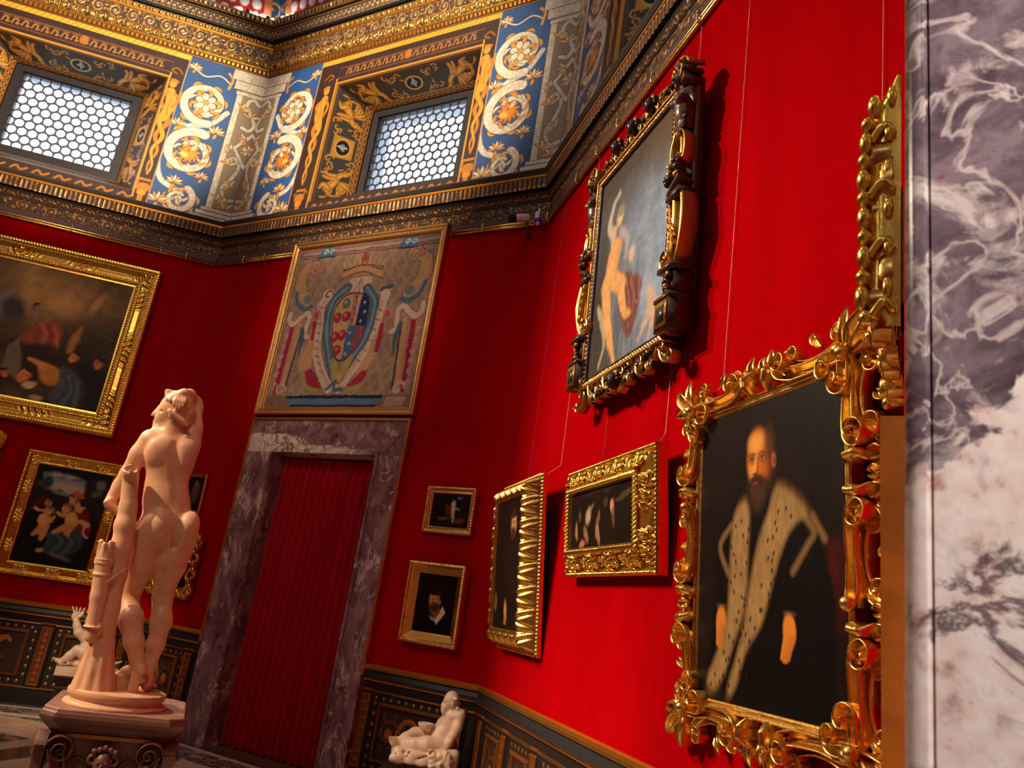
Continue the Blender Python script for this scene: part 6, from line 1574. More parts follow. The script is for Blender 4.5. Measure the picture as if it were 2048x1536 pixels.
    r.poly([(0.45, 0.40), (0.55, 0.42), (0.73, 0.23), (0.67, 0.20), (0.52, 0.26)], red, 0.008); r.poly([(1.29, 0.40), (1.21, 0.39), (1.05, 0.23), (1.16, 0.22), (1.26, 0.30)], red, 0.008)
    r.stroke(spline([(0.40, 0.40), (0.52, 0.24), (0.68, 0.19)]), 0.02, olv, 0.006); r.stroke(spline([(1.33, 0.38), (1.24, 0.25), (1.08, 0.20)]), 0.02, olv, 0.006)
    r.stroke([(0.44, 0.96), (0.46, 0.75)], [0.03, 0.02], red, 0.008); r.stroke([(1.345, 0.86), (1.345, 0.60)], [0.025, 0.03], red, 0.008)
    for x, y in ((0.44, 1.02), (1.385, 0.98)): r.ell(x, y, 0.06, 0.07, 0.3, rose, 0.12); r.ell(x, y, 0.03, 0.04, 0.3, red, 0.4, 0.8)
    r.stroke(spline([(0.80, 0.20), (0.9, 0.28), (0.9, 0.20), (1.0, 0.20)]), 0.02, blu, 0.006)
    # sill
    r.rect(0.28, 1.52, 0.105, 0.138, rgb(30, 40, 58), 0.004); r.poly([(0.30, 0.105), (1.51, 0.105), (1.49, 0.035), (0.34, 0.035)], rgb(84, 102, 112), 0.004); r.rect(0.36, 1.46, 0.02, 0.04, rgb(28, 36, 50), 0.004)
    for k in range(8): r.stroke([(1.56 + 0.03 * k, 0.03), (1.58 + 0.03 * k, 0.11)], 0.007, crm, 0.005)
    r.warp(0.010, 12); r.c[..., :3] *= np.array([1.15, 1.25, 1.45]); r.c[..., :3] *= ((0.80 + 0.4 * fbm(r.X * 0.3, r.Y, 120, 2, 4)) * (0.8 + 0.4 * fbm(r.X, r.Y, 6, 4, 8)))[..., None]
    return r

# ------------------------------------------------------------------ hang them
def hang(w, tc, z0, off, tilt, label, cat='painting', group=None, name='framed_painting'):
    return empty(name, wmat(w, tc, z0, off, tilt), label, cat, group)

def scroll_draw(R, wd, leafy=True):
    def d(r, x):
        cy = wd / 2
        for sg, xx in ((1, x + R * 1.1), (-1, x + R * 3.3)):
            r.stroke(spiral(xx, cy, R, R * 0.25, -sg * 1.2, sg * 5.4), np.linspace(R * 0.24, R * 0.12, 36), None, 0.002, 1, 0.9 * R * 0.45)
            r.ell(xx, cy, R * 0.26, R * 0.26, 0, None, 0.1, 1, 0.5 * R)
            if leafy:
                for k in range(5):
                    a = k * 1.3 + sg; q = [(xx + math.cos(a) * R * 0.9, cy + math.sin(a) * R * 0.9), (xx + math.cos(a + 0.4) * R * 1.25, cy + math.sin(a + 0.4) * R * 1.2), (xx + math.cos(a + 0.9) * R * 1.45, cy + math.sin(a + 0.9) * R * 1.3)]
                    r.stroke(spline(q, 5), [R * 0.1, R * 0.2, R * 0.03], None, 0.002, 1, 0.4 * R)
    return d

def pictures_left():
    # large canvas cut by the left edge of the view
    W, H = 2.4 + 0.5, 1.52 + 0.47; tc = 3.86 - W / 2
    rt = hang('A', tc, 2.715, 0.006, 0.0, 'largest gold-framed canvas on the left wall, dim crowd with red-robed figure', 'painting', 'framed paintings on the left wall')
    prof = [(0, 0), (0, 0.055), (0.012, 0.075), (0.045, 0.082), (0.052, 0.070), (0.058, 0.066), (0.082, 0.066), (0.088, 0.06), (0.12, 0.038), (0.165, 0.040), (0.185, 0.052), (0.19, 0.045), (0.225, 0.040), (0.232, 0.03), (0.25, 0.028), (0.25, 0.01)]
    def acan(a, d):           # carved leaves gather at the corners and the middles
        g = np.exp(-((a - 0.12) / 0.16) ** 2)
        v = np.clip((d - 0.088) / 0.1, 0, 1)
        return 0.022 * g * np.sin(v * PI) * (0.55 + 0.45 * np.cos(a * 95 + d * 40)) * ((d > 0.088) & (d < 0.19))
    def mids(s, d):
        g = np.exp(-(s / 0.13) ** 2) + np.exp(-((np.abs(s) - 0.62) / 0.1) ** 2) * 0.8
        return 0.02 * g * np.sin(np.clip((d - 0.088) / 0.1, 0, 1) * PI) * (0.5 + 0.5 * np.cos(np.abs(s) * 95 + d * 50)) * ((d > 0.088) & (d < 0.19))
    fm = frame_bars(W, H, prof, [o_rope(0.012, 0.045, 0.03, 0.006), o_bead(0.058, 0.082, 0.026, 0.012), o_leaf(0.19, 0.225, 0.032, 0.012), mids], 0.006, 0.005, acan)
    fm.build('frame', M['gold_bright'], rt); canvas(pt_large(), -1.2, 0.235, 0.022, rt)
    wires(rt, 'A', [((3.77 - tc, -0.01, H - 0.01), 3.771, 'wire_dark')])
    # mother with children
    W, H = 0.72 + 0.27, 1.005 + 0.265
    rt = hang('A', 3.105 + W / 2, 1.188, 0.006, 0.0, 'gold-framed painting of a seated mother with two children, behind the standing statue', 'painting', 'framed paintings on the left wall')
    t = tile(0.30, 0.06, scroll_draw(0.026, 0.06), 0.003)
    prof = [(0, 0), (0, 0.045), (0.008, 0.055), (0.03, 0.055), (0.036, 0.045), (0.046, 0.034), (0.05, 0.028), (0.112, 0.026), (0.12, 0.034), (0.13, 0.03), (0.136, 0.022), (0.136, 0.008)]
    frame_bars(W, H, prof, [o_leaf(0.006, 0.034, 0.026, 0.010), o_tile(t, 0.05, 0.112, 0.9)], 0.005, 0.0032).build('frame', M['gold_bright'], rt)
    canvas(pt_family(), -0.36, 0.132, 0.018, rt)
    

def pictures_back():
    # tapestry
    W, H = 2.03, 1.965
    rt = hang('B', 2.295, 3.108, 0.004, 0.0, 'framed tapestry with a crowned coat of arms above the marble doorway', 'tapestry', None, 'framed_tapestry')
    prof = [(0, 0), (0, 0.05), (0.01, 0.06), (0.03, 0.055), (0.036, 0.044), (0.05, 0.042), (0.056, 0.048), (0.07, 0.044), (0.078, 0.03), (0.085, 0.024), (0.085, 0.01)]
    frame_bars(W, H, prof, [], 0.05, 0.004).build('frame', M['gold_old'], rt)
    canvas(pt_tapestry(), -0.93, 0.065, 0.02, rt, 'tapestry')
    # small picture and the young man's portrait right of the door
    W, H = 0.50, 0.40
    rt = hang('B', 3.865, 2.072, 0.006, 0.03, 'small dark mythological picture in a narrow gold frame, above the young man\'s portrait', 'painting', 'framed paintings right of the doorway')
    prof = [(0, 0), (0, 0.03), (0.006, 0.04), (0.022, 0.04), (0.028, 0.03), (0.04, 0.024), (0.05, 0.026), (0.056, 0.02), (0.06, 0.016), (0.06, 0.006)]
    frame_bars(W, H, prof, [o_leaf(0.006, 0.024, 0.022, 0.007)], 0.004, 0.003).build('frame', M['gold_old'], rt); canvas(pt_little_myth(), -0.19, 0.06, 0.014, rt)
    W, H = 0.57, 0.655
    rt = hang('B', 3.872, 1.178, 0.006, 0.035, 'portrait of a bearded young man with white collar, in a gold box frame', 'painting', 'framed paintings right of the doorway')
    prof = [(0, 0), (0, 0.06), (0.006, 0.072), (0.03, 0.074), (0.038, 0.062), (0.044, 0.056), (0.05, 0.05), (0.088, 0.022), (0.096, 0.018), (0.096, 0.008)]
    frame_bars(W, H, prof, [o_gadroon(0.006, 0.036, 0.02, 0.008, 0.4)], 0.004, 0.003).build('frame', M['gold_old'], rt); canvas(pt_young_man(), -0.19, 0.10, 0.014, rt)
    # left of the door, half hidden by the statue
    W, H = 0.34, 0.42
    rt = hang('B', 0.64, 2.045, 0.006, 0.02, 'small dark picture in a thin plain gold frame, half hidden behind the statue', 'painting', 'framed paintings left of the doorway')
    prof = [(0, 0), (0, 0.022), (0.008, 0.03), (0.02, 0.026), (0.026, 0.018), (0.036, 0.02), (0.04, 0.012), (0.04, 0.006)]
    frame_bars(W, H, prof, [], 0.05, 0.003).build('frame', M['gold_old'], rt); canvas(pt_small(), -0.13, 0.035, 0.01, rt)
    rt = hang('B', 0.70, 1.205, 0.006, 0.03, 'dark picture in a pierced scrolling gold frame, behind the statue\'s legs', 'painting', 'framed paintings left of the doorway')
    openwork(rt, 0.62, 0.64, 0.10, 'gold', 0.02, 0.07, seed=4)
    canvas(pt_dark_scene(0.44, 0.46, 15, [(0.2, 0.25, 0.08, 0.1, 0, (60, 44, 34), 0.8)]), -0.22, 0.09, 0.015, rt)

# ------------------------------------------------------------------ pierced frames built from scrolling ribbons
def curl(p, a, r, turns=1.15, sg=1, n=18):
    """spiral that starts at p heading along angle a and rolls up"""
    c = (p[0] - sg * r * math.sin(a), p[1] + sg * r * math.cos(a)); a0 = a - sg * PI / 2
    t = np.linspace(0, 1, n); aa = a0 + sg * turns * 2 * PI * t; rr = r * (1 - 0.72 * t)
    return np.stack([c[0] + rr * np.cos(aa), c[1] + rr * np.sin(aa)], -1)
def c_scroll(mb, a, b, bow, w, h, y0, prof=HALF, r=None, cols=None):
    a, b = np.array(a, float), np.array(b, float); d = b - a; ln = np.hypot(*d); n = np.array([-d[1], d[0]]) / ln
    m = bez(a, a + d * 0.3 + n * bow, a + d * 0.7 + n * bow, b, n=14)
    r = r or ln * 0.16; sg = -1 if bow > 0 else 1
    te = m[-1] - m[-2]; ts = m[0] - m[1]
    e = curl(m[-1], math.atan2(te[1], te[0]), r, 1.1, sg); s_ = curl(m[0], math.atan2(ts[1], ts[0]), r, 1.1, -sg)
    p = np.vstack([s_[::-1][:-1], m, e[1:]]); k = len(p)
    ww = w * np.interp(np.linspace(0, 1, k), [0, 0.2, 0.5, 0.8, 1], [0.35, 0.7, 1, 0.7, 0.35])
    hh = h * np.interp(np.linspace(0, 1, k), [0, 0.3, 0.7, 1], [1.15, 0.85, 0.85, 1.15])
    ribbon(mb, p, ww, hh, y0, prof, cols); mb.ball((p[0][0], -(y0 + h * 0.9), p[0][1]), w * 0.5, 8, 6, None if cols is None else cols[0]); mb.ball((p[-1][0], -(y0 + h * 0.9), p[-1][1]), w * 0.5, 8, 6, None if cols is None else cols[0])
def leaf3(mb, p, a, ln, w, h, y0, curlv=0.5, cols=None):
    t = np.linspace(0, 1, 10); aa = a + curlv * t * 1.5
    q = np.stack([p[0] + np.cumsum(np.cos(aa)) * ln / 10, p[1] + np.cumsum(np.sin(aa)) * ln / 10], -1)
    ribbon(mb, q, w * np.sin(np.linspace(0.45, PI - 0.1, 10)), h * (0.5 + 0.5 * np.sin(np.linspace(0.4, 2.6, 10))), y0, RIM if w > 0.012 else HALF, cols)
def openwork(root, W, H, w, mat, y0, h, seed=0, sight=0.02, name='frame', big=1.0, sides='btlr'):
    """scrolls and leaves round a rectangle; axes: x centred, z from the bottom"""
    rs = random.Random(seed)
    mb = MB()
    # continuous inner moulding
    iw, ih = W - 2 * (w - sight), H - 2 * (w - sight)
    prof = [(0, 0), (0, y0 + h * 0.35), (sight * 0.3, y0 + h * 0.5), (sight * 0.6, y0 + h * 0.42), (sight, y0 + h * 0.25), (sight + 0.006, y0 + 0.004), (sight + 0.006, 0)]
    inner = frame_bars(iw, ih, prof, [], 0.05, 0.004)
    for v in inner.v: v[:, 2] += w - sight
    mb.v += inner.v; mb.f4 += inner.f4; mb.c += inner.c; mb.n = inner.n
    bw = w - sight
    for side in range(4):
        ll = W if side % 2 == 0 else H
        n = max(2, int(round(ll / (bw * 2.1 * big)))); n += (n % 2)
        seg = ll / n
        def T(s, d):      # s along, d inward
            a = s
            return [(a - W / 2, d), (W / 2 - d, a), (W / 2 - a, H - d), (-W / 2 + d, H - a)][side]
        for k in range(n):
            fl = k < n / 2; a, b = (k + 0.1) * seg, (k + 0.9) * seg
            if not fl: a, b = b, a
            q = rs.random()
            d_in, d_out = bw * 0.86, bw * 0.42
            A, B = T(a, d_in), T(b, d_out)
            c_scroll(mb, A, B, (0.34 if fl else -0.34) * seg, bw * 0.20, h * (0.85 + 0.3 * q), y0, RIM if bw > 0.08 else HALF, bw * 0.26)
            A, B = T(a + (b - a) * 0.25, bw * 0.10), T(a + (b - a) * 0.85, bw * 0.55)
            c_scroll(mb, B, A, (0.22 if fl else -0.22) * seg, bw * 0.14, h * 0.7, y0 * 0.8, HALF, bw * 0.17)
            base = T((k + 0.5) * seg, bw * 0.6); tip = T((k + 0.5) * seg, 0.0); an = math.atan2(tip[1] - base[1], tip[0] - base[0])
            for j in (-1, 0, 1): leaf3(mb, base, an + j * 0.7, bw * (0.62 + 0.12 * (j == 0)), bw * 0.12, h * 0.55, y0 * 0.7, 0.3 * j)
            base = T((k + 0.02) * seg, bw * 0.95); tip = T((k + 0.02) * seg, 0.0); an = math.atan2(tip[1] - base[1], tip[0] - base[0])
            leaf3(mb, base, an, bw * 0.75, bw * 0.17, h * 0.9, y0, 0.0)
            p = T((k + 0.5) * seg, bw * 0.75); mb.ball((p[0], -(y0 + h * 0.6), p[1]), (bw * 0.12, h * 0.5, bw * 0.12), 10, 6)
    # corner shells
    for sx in (-1, 1):
        for sz in (0, 1):
            c = (sx * (W / 2 - bw * 0.75), H * sz + (bw * 0.75 if sz == 0 else -bw * 0.75)); an = math.atan2(1 if sz else -1, sx)
            for j in range(-2, 3): leaf3(mb, c, an + j * 0.42, bw * (0.95 - 0.1 * abs(j)), bw * 0.16, h * (1.0 - 0.1 * abs(j)), y0, 0.15 * j)
    return mb.build(name, M[mat], root)

def pictures_right():
    # narrow portrait near the corner: deep gadrooned leaf frame, leaning forward
    W, H = 0.91, 1.17
    rt = hang('C', 0.875, 1.262, 0.012, 0.10, 'steeply foreshortened dark portrait in a deep leaf-carved gold frame, next to the corner', 'painting', 'framed paintings on the bright right wall')
    prof = [(0, 0), (0, 0.022), (0.006, 0.026), (0.02, 0.026), (0.024, 0.03), (0.07, 0.075), (0.115, 0.118), (0.135, 0.128), (0.145, 0.125), (0.15, 0.115), (0.152, 0.10)]
    def leaves(s, d):
        v = np.clip((d - 0.022) / 0.108, 0, 1); per = 0.145
        k = ((s / per) % 1); kk = k - 0.5
        bow = np.sqrt(np.clip(1 - (kk / 0.5) ** 2, 0, 1))
        ribs = 0.62 + 0.38 * np.abs(np.cos((kk * 3.0 + 0.9 * (v - 0.5) * np.sign(kk)) * PI))
        cup = np.sin(np.clip(v, 0, 1) * PI) ** 0.6
        return 0.046 * bow ** 0.6 * ribs * cup * ((d > 0.022) & (d < 0.132))
    frame_bars(W, H, prof, [o_bead(0.004, 0.022, 0.024, 0.012), leaves], 0.0045, 0.0042).build('frame', M['gold'], rt)
    canvas(pt_long(), -0.305, 0.146, 0.112, rt)
    wires(rt, 'C', [((0.375, 0.0, H - 0.02), 1.245, 'wire'), ((-0.34, 0.0, H - 0.02), 0.52, 'wire_dark')])
    # night scene
    W, H = 1.18, 0.615
    rt = hang('C', 2.345, 1.752, 0.012, 0.10, 'wide dark night scene in a crisp leafy gold frame, middle of the bright right wall', 'painting', 'framed paintings on the bright right wall')
    t = tile(0.26, 0.09, scroll_draw(0.036, 0.09), 0.0035)
    prof = [(0, 0), (0, 0.05), (0.008, 0.058), (0.02, 0.056), (0.026, 0.052), (0.05, 0.066), (0.11, 0.092), (0.118, 0.104), (0.138, 0.112), (0.15, 0.104), (0.155, 0.09), (0.156, 0.08)]
    frame_bars(W, H, prof, [o_leaf(0.004, 0.024, 0.022, 0.010), o_tile(t, 0.026, 0.114, 1.5), o_rope(0.116, 0.15, 0.022, 0.012)], 0.004, 0.0034).build('frame', M['gold_bright'], rt)
    canvas(pt_night(), -0.435, 0.13, 0.088, rt)
    wires(rt, 'C', [((-0.35, 0.0, H - 0.02), 1.99, 'wire_dark'), ((0.43, 0.0, H - 0.02), 2.775, 'wire')])
    venus_frame()
    # bearded man in fur, nearest portrait
    W, H = 0.865 + 0.32, 1.075 + 0.32
    rt = hang('C', 3.772, 1.132, 0.004, 0.054, 'large portrait of a bearded man in a fur-trimmed robe, bold scrolled gold frame', 'painting', 'framed paintings on the bright right wall')
    big_scroll_frame(rt, W, H, 0.16)
    canvas(pt_senator(), -0.4325, 0.16, 0.045, rt)
    wires(rt, 'C', [((3.296 - 3.772, -0.005, H - 0.05), 3.296, 'wire'), ((4.254 - 3.772, -0.005, H - 0.05), 4.254, 'wire')])

def big_scroll_frame(rt, W, H, w):
    """bold openwork: long channelled straps rolled at their ends, collars of leaf, wide C-scrolls outside"""
    mb = MB()
    prof = [(0, 0), (0, 0.05), (0.006, 0.056), (0.014, 0.052), (0.018, 0.046), (0.026, 0.05), (0.032, 0.046), (0.036, 0.042), (0.036, 0.0)]
    inner = frame_bars(W - 2 * w + 0.072, H - 2 * w + 0.072, prof, [], 0.05, 0.004)
    for v in inner.v: v[:, 2] += w - 0.036
    mb.v += inner.v; mb.f4 += inner.f4; mb.c += inner.c; mb.n = inner.n
    CH = [(-1, 0), (-1.0, 0.75), (-0.93, 0.97), (-0.8, 1.0), (-0.68, 0.85), (-0.5, 0.55), (-0.25, 0.40), (0, 0.36), (0.25, 0.40), (0.5, 0.55), (0.68, 0.85), (0.8, 1.0), (0.93, 0.97), (1.0, 0.75), (1, 0)]
    for side in range(4):
        ll = W if side % 2 == 0 else H
        def T(s, d): return [(s - W / 2, d), (W / 2 - d, s), (W / 2 - s, H - d), (-W / 2 + d, H - s)][side]
        def RB(pts, ww, hh, y0, pf=HALF): ribbon(mb, [T(*q) for q in spline(pts, 9)], ww, hh, y0, pf)
        n = 2 if side % 2 == 0 else 3
        seg = (ll - 0.20) / n
        for k in range(n):
            s0 = 0.10 + k * seg; fl = 1 if k < n / 2 else -1
            S = lambda f: s0 + (f if fl > 0 else 1 - f) * seg
            # strap along the sight edge: swells, dips and rolls up at the end
            e = 0.105
            ctr = T(S(0.60), e - 0.012); hd = math.atan2(T(S(0.9), 0)[1] - T(S(0.1), 0)[1], T(S(0.9), 0)[0] - T(S(0.1), 0)[0])
            RB([(S(0.02), e + 0.004), (S(0.14), e), (S(0.36), e + 0.006), (S(0.58), e + 0.004), (S(0.68), e - 0.004)], [0.020, 0.030, 0.024, 0.028, 0.024], [0.062, 0.05, 0.044, 0.05, 0.058], 0.026, CH)
            sgn = 1 if fl > 0 else -1
            ribbon(mb, curl(T(S(0.68), e - 0.004), hd, 0.036, 1.25, -sgn, 26), np.linspace(0.024, 0.010, 26), np.linspace(0.058, 0.088, 26), 0.026, CH)
            for f in (0.04,):
                p = T(S(f), e); mb.ball((p[0], -0.085, p[1]), (0.024, 0.028, 0.024), 14, 10)
            # leaf collar
            for f, a, b, hh in ((0.87, 0.130, 0.035, 0.078),):
                RB([(S(f + 0.03), a), (S(f), (a + b) / 2 + 0.02), (S(f - 0.01), (a + b) / 2 - 0.02), (S(f + 0.04), b)], [0.010, 0.022, 0.022, 0.008], [0.05, hh, hh, 0.04], 0.024)
            # wide scroll along the outer edge and its leaves
            c_scroll(mb, T(S(0.66), 0.062), T(S(0.10), 0.050), -0.052 * fl, 0.026, 0.05, 0.008, CH, 0.030)
            d0 = math.atan2(T(0, -1)[1] - T(0, 0)[1], T(0, -1)[0] - T(0, 0)[0])
            leaf3(mb, T(S(0.88), 0.075), d0 - 0.35 * fl, 0.105, 0.026, 0.055, 0.008, 0.5 * fl); leaf3(mb, T(S(0.99), 0.07), d0 + 0.3 * fl, 0.085, 0.022, 0.05, 0.008, -0.5 * fl)
            leaf3(mb, T(S(0.36), 0.035), d0 + 0.9 * fl, 0.07, 0.018, 0.04, 0.008, -0.5 * fl)
            c_scroll(mb, T(S(0.98), 0.035), T(S(0.72), 0.030), -0.02 * fl, 0.014, 0.036, 0.006, HALF, 0.018)
    for sx in (-1, 1):
        for sz in (0, 1):
            c = (sx * (W / 2 - 0.115), H * sz + (0.115 if sz == 0 else -0.115)); an = math.atan2(1 if sz else -1, sx)
            for j in range(-1, 2): leaf3(mb, c, an + j * 0.5, 0.175 - 0.02 * abs(j), 0.032 - 0.004 * abs(j), 0.08 - 0.008 * abs(j), 0.02, 0.2 * j)
            for d_ in ((-sx, 0), (0, 1 if sz == 0 else -1)):
                m = (c[0] + d_[0] * 0.09, c[1] + d_[1] * 0.09)
                sg = sx * (1 if sz else -1) * (1 if d_[0] else -1)
                st = np.array([np.array(c) + np.array(d_) * t for t in np.linspace(-0.03, 0.085, 8)])
                ribbon(mb, np.vstack([st, curl(st[-1], math.atan2(d_[1], d_[0]), 0.028, 1.1, sg, 18)[1:]]), np.concatenate([np.full(8, 0.026), np.linspace(0.026, 0.010, 17)]), np.concatenate([np.full(8, 0.06), np.linspace(0.06, 0.085, 17)]), 0.024, CH)
    mb.build('frame', M['gold'], rt)

def venus_frame():
    W, H = 1.42, 1.79
    rt = hang('C', 2.335, 2.73, 0.024, 0.035, 'standing nude with winged child in a dark sculpted frame, highest on the right wall', 'painting', 'framed paintings on the bright right wall')
    cx0, cz0, cw, ch = -0.50, 0.20, 1.02, 1.365
    x0, x1, z0, z1 = cx0, cx0 + cw, cz0, cz0 + ch
    DKW = rgb(70, 44, 34, 0.0); GLD = rgb(206, 150, 78, 0.9)
    RC = [GLD if abs(p[0]) > 0.6 and p[1] > 0.4 else DKW for p in RIM]; HC = [DKW] * len(HALF); HG = [GLD] * len(HALF)
    # sight moulding with a gilt leaf row
    prof = [(0, 0), (0, 0.10), (0.008, 0.112), (0.018, 0.11), (0.022, 0.10), (0.05, 0.092), (0.056, 0.10), (0.062, 0.09), (0.064, 0.07)]
    f = frame_bars(cw + 0.11, ch + 0.11, prof, [o_leaf(0.022, 0.05, 0.03, 0.010)], 0.006, 0.0035)
    for k, v in enumerate(f.v):
        v[:, 2] += z0 - 0.055; v[:, 0] += cx0 + cw / 2
        f.c[k] = np.where((v[:, 1] < -0.100)[:, None], GLD, DKW)
    f.hc = True
    f.build('sight_moulding', M['walnut_gilt'], rt)
    canvas(pt_nude(), x0, z0, 0.082, rt, 'canvas_dull')
    mb = MB()
    mb.box((x0 - 0.16, -0.05, z0 - 0.02), (x0 - 0.04, -0.0, z1 + 0.06), DKW); mb.box((x1 + 0.04, -0.05, z0 - 0.02), (x1 + 0.16, -0.0, z1 + 0.06), DKW)
    mb.box((x0 - 0.05, -0.04, z1 + 0.04), (x1 + 0.05, 0, z1 + 0.13), DKW); mb.box((x0 - 0.05, -0.04, z0 - 0.12), (x1 + 0.05, 0, z0 - 0.04), DKW)
    rs = random.Random(2)
    def CS(a, b, bow, w, h, y0=0.05, r=None): c_scroll(mb, a, b, bow, w, h, y0, RIM, r, RC)
    for sx, xc in ((-1, x0 - 0.105), (1, x1 + 0.105)):
        # foot: scroll under a block with a dark inset
        mb.box((xc - 0.075, -0.15, z0 - 0.03), (xc + 0.075, -0.02, z0 + 0.13), DKW); mb.box((xc - 0.062, -0.157, z0 - 0.015), (xc + 0.062, -0.15, z0 + 0.115), GLD); mb.box((xc - 0.038, -0.161, z0 + 0.008), (xc + 0.038, -0.157, z0 + 0.09), rgb(52, 50, 58))
        mb.box((xc - 0.085, -0.155, z0 + 0.13), (xc + 0.085, -0.02, z0 + 0.15), DKW)
        mb.box((xc - 0.058, -0.12, z0 + 0.15), (xc + 0.058, -0.02, z0 + 0.29), DKW)
        for k in range(10): mb.ball((xc + rs.uniform(-0.035, 0.035), -0.13 - rs.random() * 0.012, z0 + 0.17 + k * 0.011), (0.016, 0.018, 0.016), 8, 6, GLD if k % 3 == 0 else rgb(70, 44, 30))
        mb.box((xc - 0.078, -0.15, z0 + 0.29), (xc + 0.078, -0.02, z0 + 0.315), DKW)
        # tapering bracket with volute
        p = spline([(xc + sx * 0.03, z0 + 0.70), (xc + sx * 0.055, z0 + 0.55), (xc + sx * 0.02, z0 + 0.40), (xc - sx * 0.03, z0 + 0.345)]); ribbon(mb, p, [0.05, 0.055, 0.045, 0.03], [0.09, 0.10, 0.09, 0.08], 0.03, RIM, RC)
        ribbon(mb, curl((xc - sx * 0.03, z0 + 0.35), PI / 2 + sx * 2.4, 0.045, 1.2, -sx), [0.024, 0.012], [0.09, 0.11], 0.03, RIM, RC)
        for k in range(5): leaf3(mb, (xc + sx * (0.03 - 0.01 * k), z0 + 0.42 + 0.05 * k), PI / 2 + 0.3 * sx, 0.07, 0.014, 0.03, 0.11, 0.4 * sx, [GLD] * len(RIM) if 0.014 > 0.012 else HG)
        mb.box((xc - 0.07, -0.13, z0 + 0.70), (xc + 0.07, -0.02, z0 + 0.74), DKW, Matrix.Translation((0, 0, 0)))
        p = spline([(xc - sx * 0.05, z0 + 0.735), (xc, z0 + 0.77), (xc + sx * 0.07, z0 + 0.80)]); ribbon(mb, p, 0.03, 0.09, 0.05, HALF, HC)
        # fruit swag and strap
        for k in range(16): mb.ball((xc + rs.uniform(-0.055, 0.055), -0.11 - rs.random() * 0.03, z0 + 0.80 + rs.random() * 0.13), (0.022, 0.024, 0.022), 8, 6, GLD if k % 4 == 0 else rgb(64, 40, 28))
        CS((xc + sx * 0.045, z0 + 0.92), (xc + sx * 0.02, z0 + 1.08), -0.03 * sx, 0.022, 0.08, 0.05, 0.025)
        p = spline([(xc - sx * 0.045, z0 + 0.90), (xc - sx * 0.05, z0 + 1.0), (xc - sx * 0.01, z0 + 1.09)]); ribbon(mb, p, [0.012, 0.018, 0.02], 0.08, 0.05, HALF, HG)
        # corner volute on top
        mb.box((xc - 0.07, -0.14, z1 + 0.075), (xc + 0.07, -0.02, z1 + 0.095), DKW); mb.box((xc - 0.055, -0.12, z1 + 0.01), (xc + 0.055, -0.02, z1 + 0.075), DKW)
        for k in range(5): mb.box((xc - 0.05 + 0.022 * k, -0.128, z1 + 0.018), (xc - 0.038 + 0.022 * k, -0.12, z1 + 0.07), GLD)
        ribbon(mb, curl((xc + sx * 0.06, z1 + 0.10), PI / 2, 0.066, 1.4, sx), [0.03, 0.014], [0.11, 0.13], 0.02, RIM, RC); mb.ball((xc - sx * 0.005, -0.13, z1 + 0.115), (0.03, 0.02, 0.03), 10, 6, DKW)
        # bottom corner scroll
        ribbon(mb, curl((xc - sx * 0.02, z0 - 0.05), PI - PI / 2 * (1 - sx) + 0.0, 0.055, 1.3, -sx if sx > 0 else 1), [0.022, 0.012], [0.09, 0.12], 0.03, RIM, RC)
        CS((xc, z0 - 0.16), (xc - sx * 0.10, z0 - 0.09), 0.03 * sx, 0.018, 0.07, 0.04, 0.02)
    # scrolls, masks and leaves along top and bottom
    for sz, zc in ((1, z1 + 0.115), (-1, z0 - 0.105)):
        n = 4
        for k in range(n):
            xa = x0 + 0.05 + k * (cw - 0.1) / n; xb = xa + (cw - 0.1) / n; fl = 1 if k < n / 2 else -1
            a, b = ((xa + 0.02, zc - 0.035 * sz), (xb - 0.03, zc + 0.03 * sz)) if fl > 0 else ((xb - 0.02, zc - 0.035 * sz), (xa + 0.03, zc + 0.03 * sz))
            CS(a, b, 0.05 * fl * sz, 0.024, 0.06, 0.045, 0.042)
            for j in range(4): leaf3(mb, ((xa + xb) / 2 + 0.03 * (j - 1.5), zc - 0.02 * sz), (PI / 2 + 0.5 * (1.5 - j)) * sz, 0.09, 0.014, 0.05, 0.05, 0.3 * (1.5 - j), [DKW if j % 2 else GLD] * len(RIM))
            for j in range(5): mb.ball((xa + rs.random() * (xb - xa), -0.09 - rs.random() * 0.02, zc + rs.uniform(-0.035, 0.035)), 0.016, 8, 6, GLD if j == 0 else rgb(60, 38, 28))
        for xm in ((x0 + x1) / 2,) + ((x0 + 0.27, x1 - 0.27) if sz > 0 else ()):
            # small mask: head with hair
            mb.ball((xm, -0.12, zc + 0.02 * sz), (0.04, 0.04, 0.05), 14, 10, rgb(58, 36, 28)); mb.ball((xm, -0.157, zc + 0.016 * sz), (0.009, 0.012, 0.014), 8, 6, rgb(58, 36, 28))
            for j in range(7): a = j / 6 * PI; mb.ball((xm + 0.045 * math.cos(a), -0.11, zc + 0.02 * sz + 0.05 * math.sin(a)), 0.018, 8, 6, GLD if j in (2, 4) else rgb(50, 32, 24))
            for s2 in (-1, 1): mb.ball((xm + s2 * 0.015, -0.152, zc + 0.02 * sz + 0.012), 0.006, 6, 4, rgb(24, 16, 14))
            ribbon(mb, spline([(xm - 0.05, zc - 0.04), (xm, zc - 0.065), (xm + 0.05, zc - 0.04)]), 0.016, 0.06, 0.04, HALF, HG)
    mb.build('carved_frame', M['walnut_gilt'], rt)
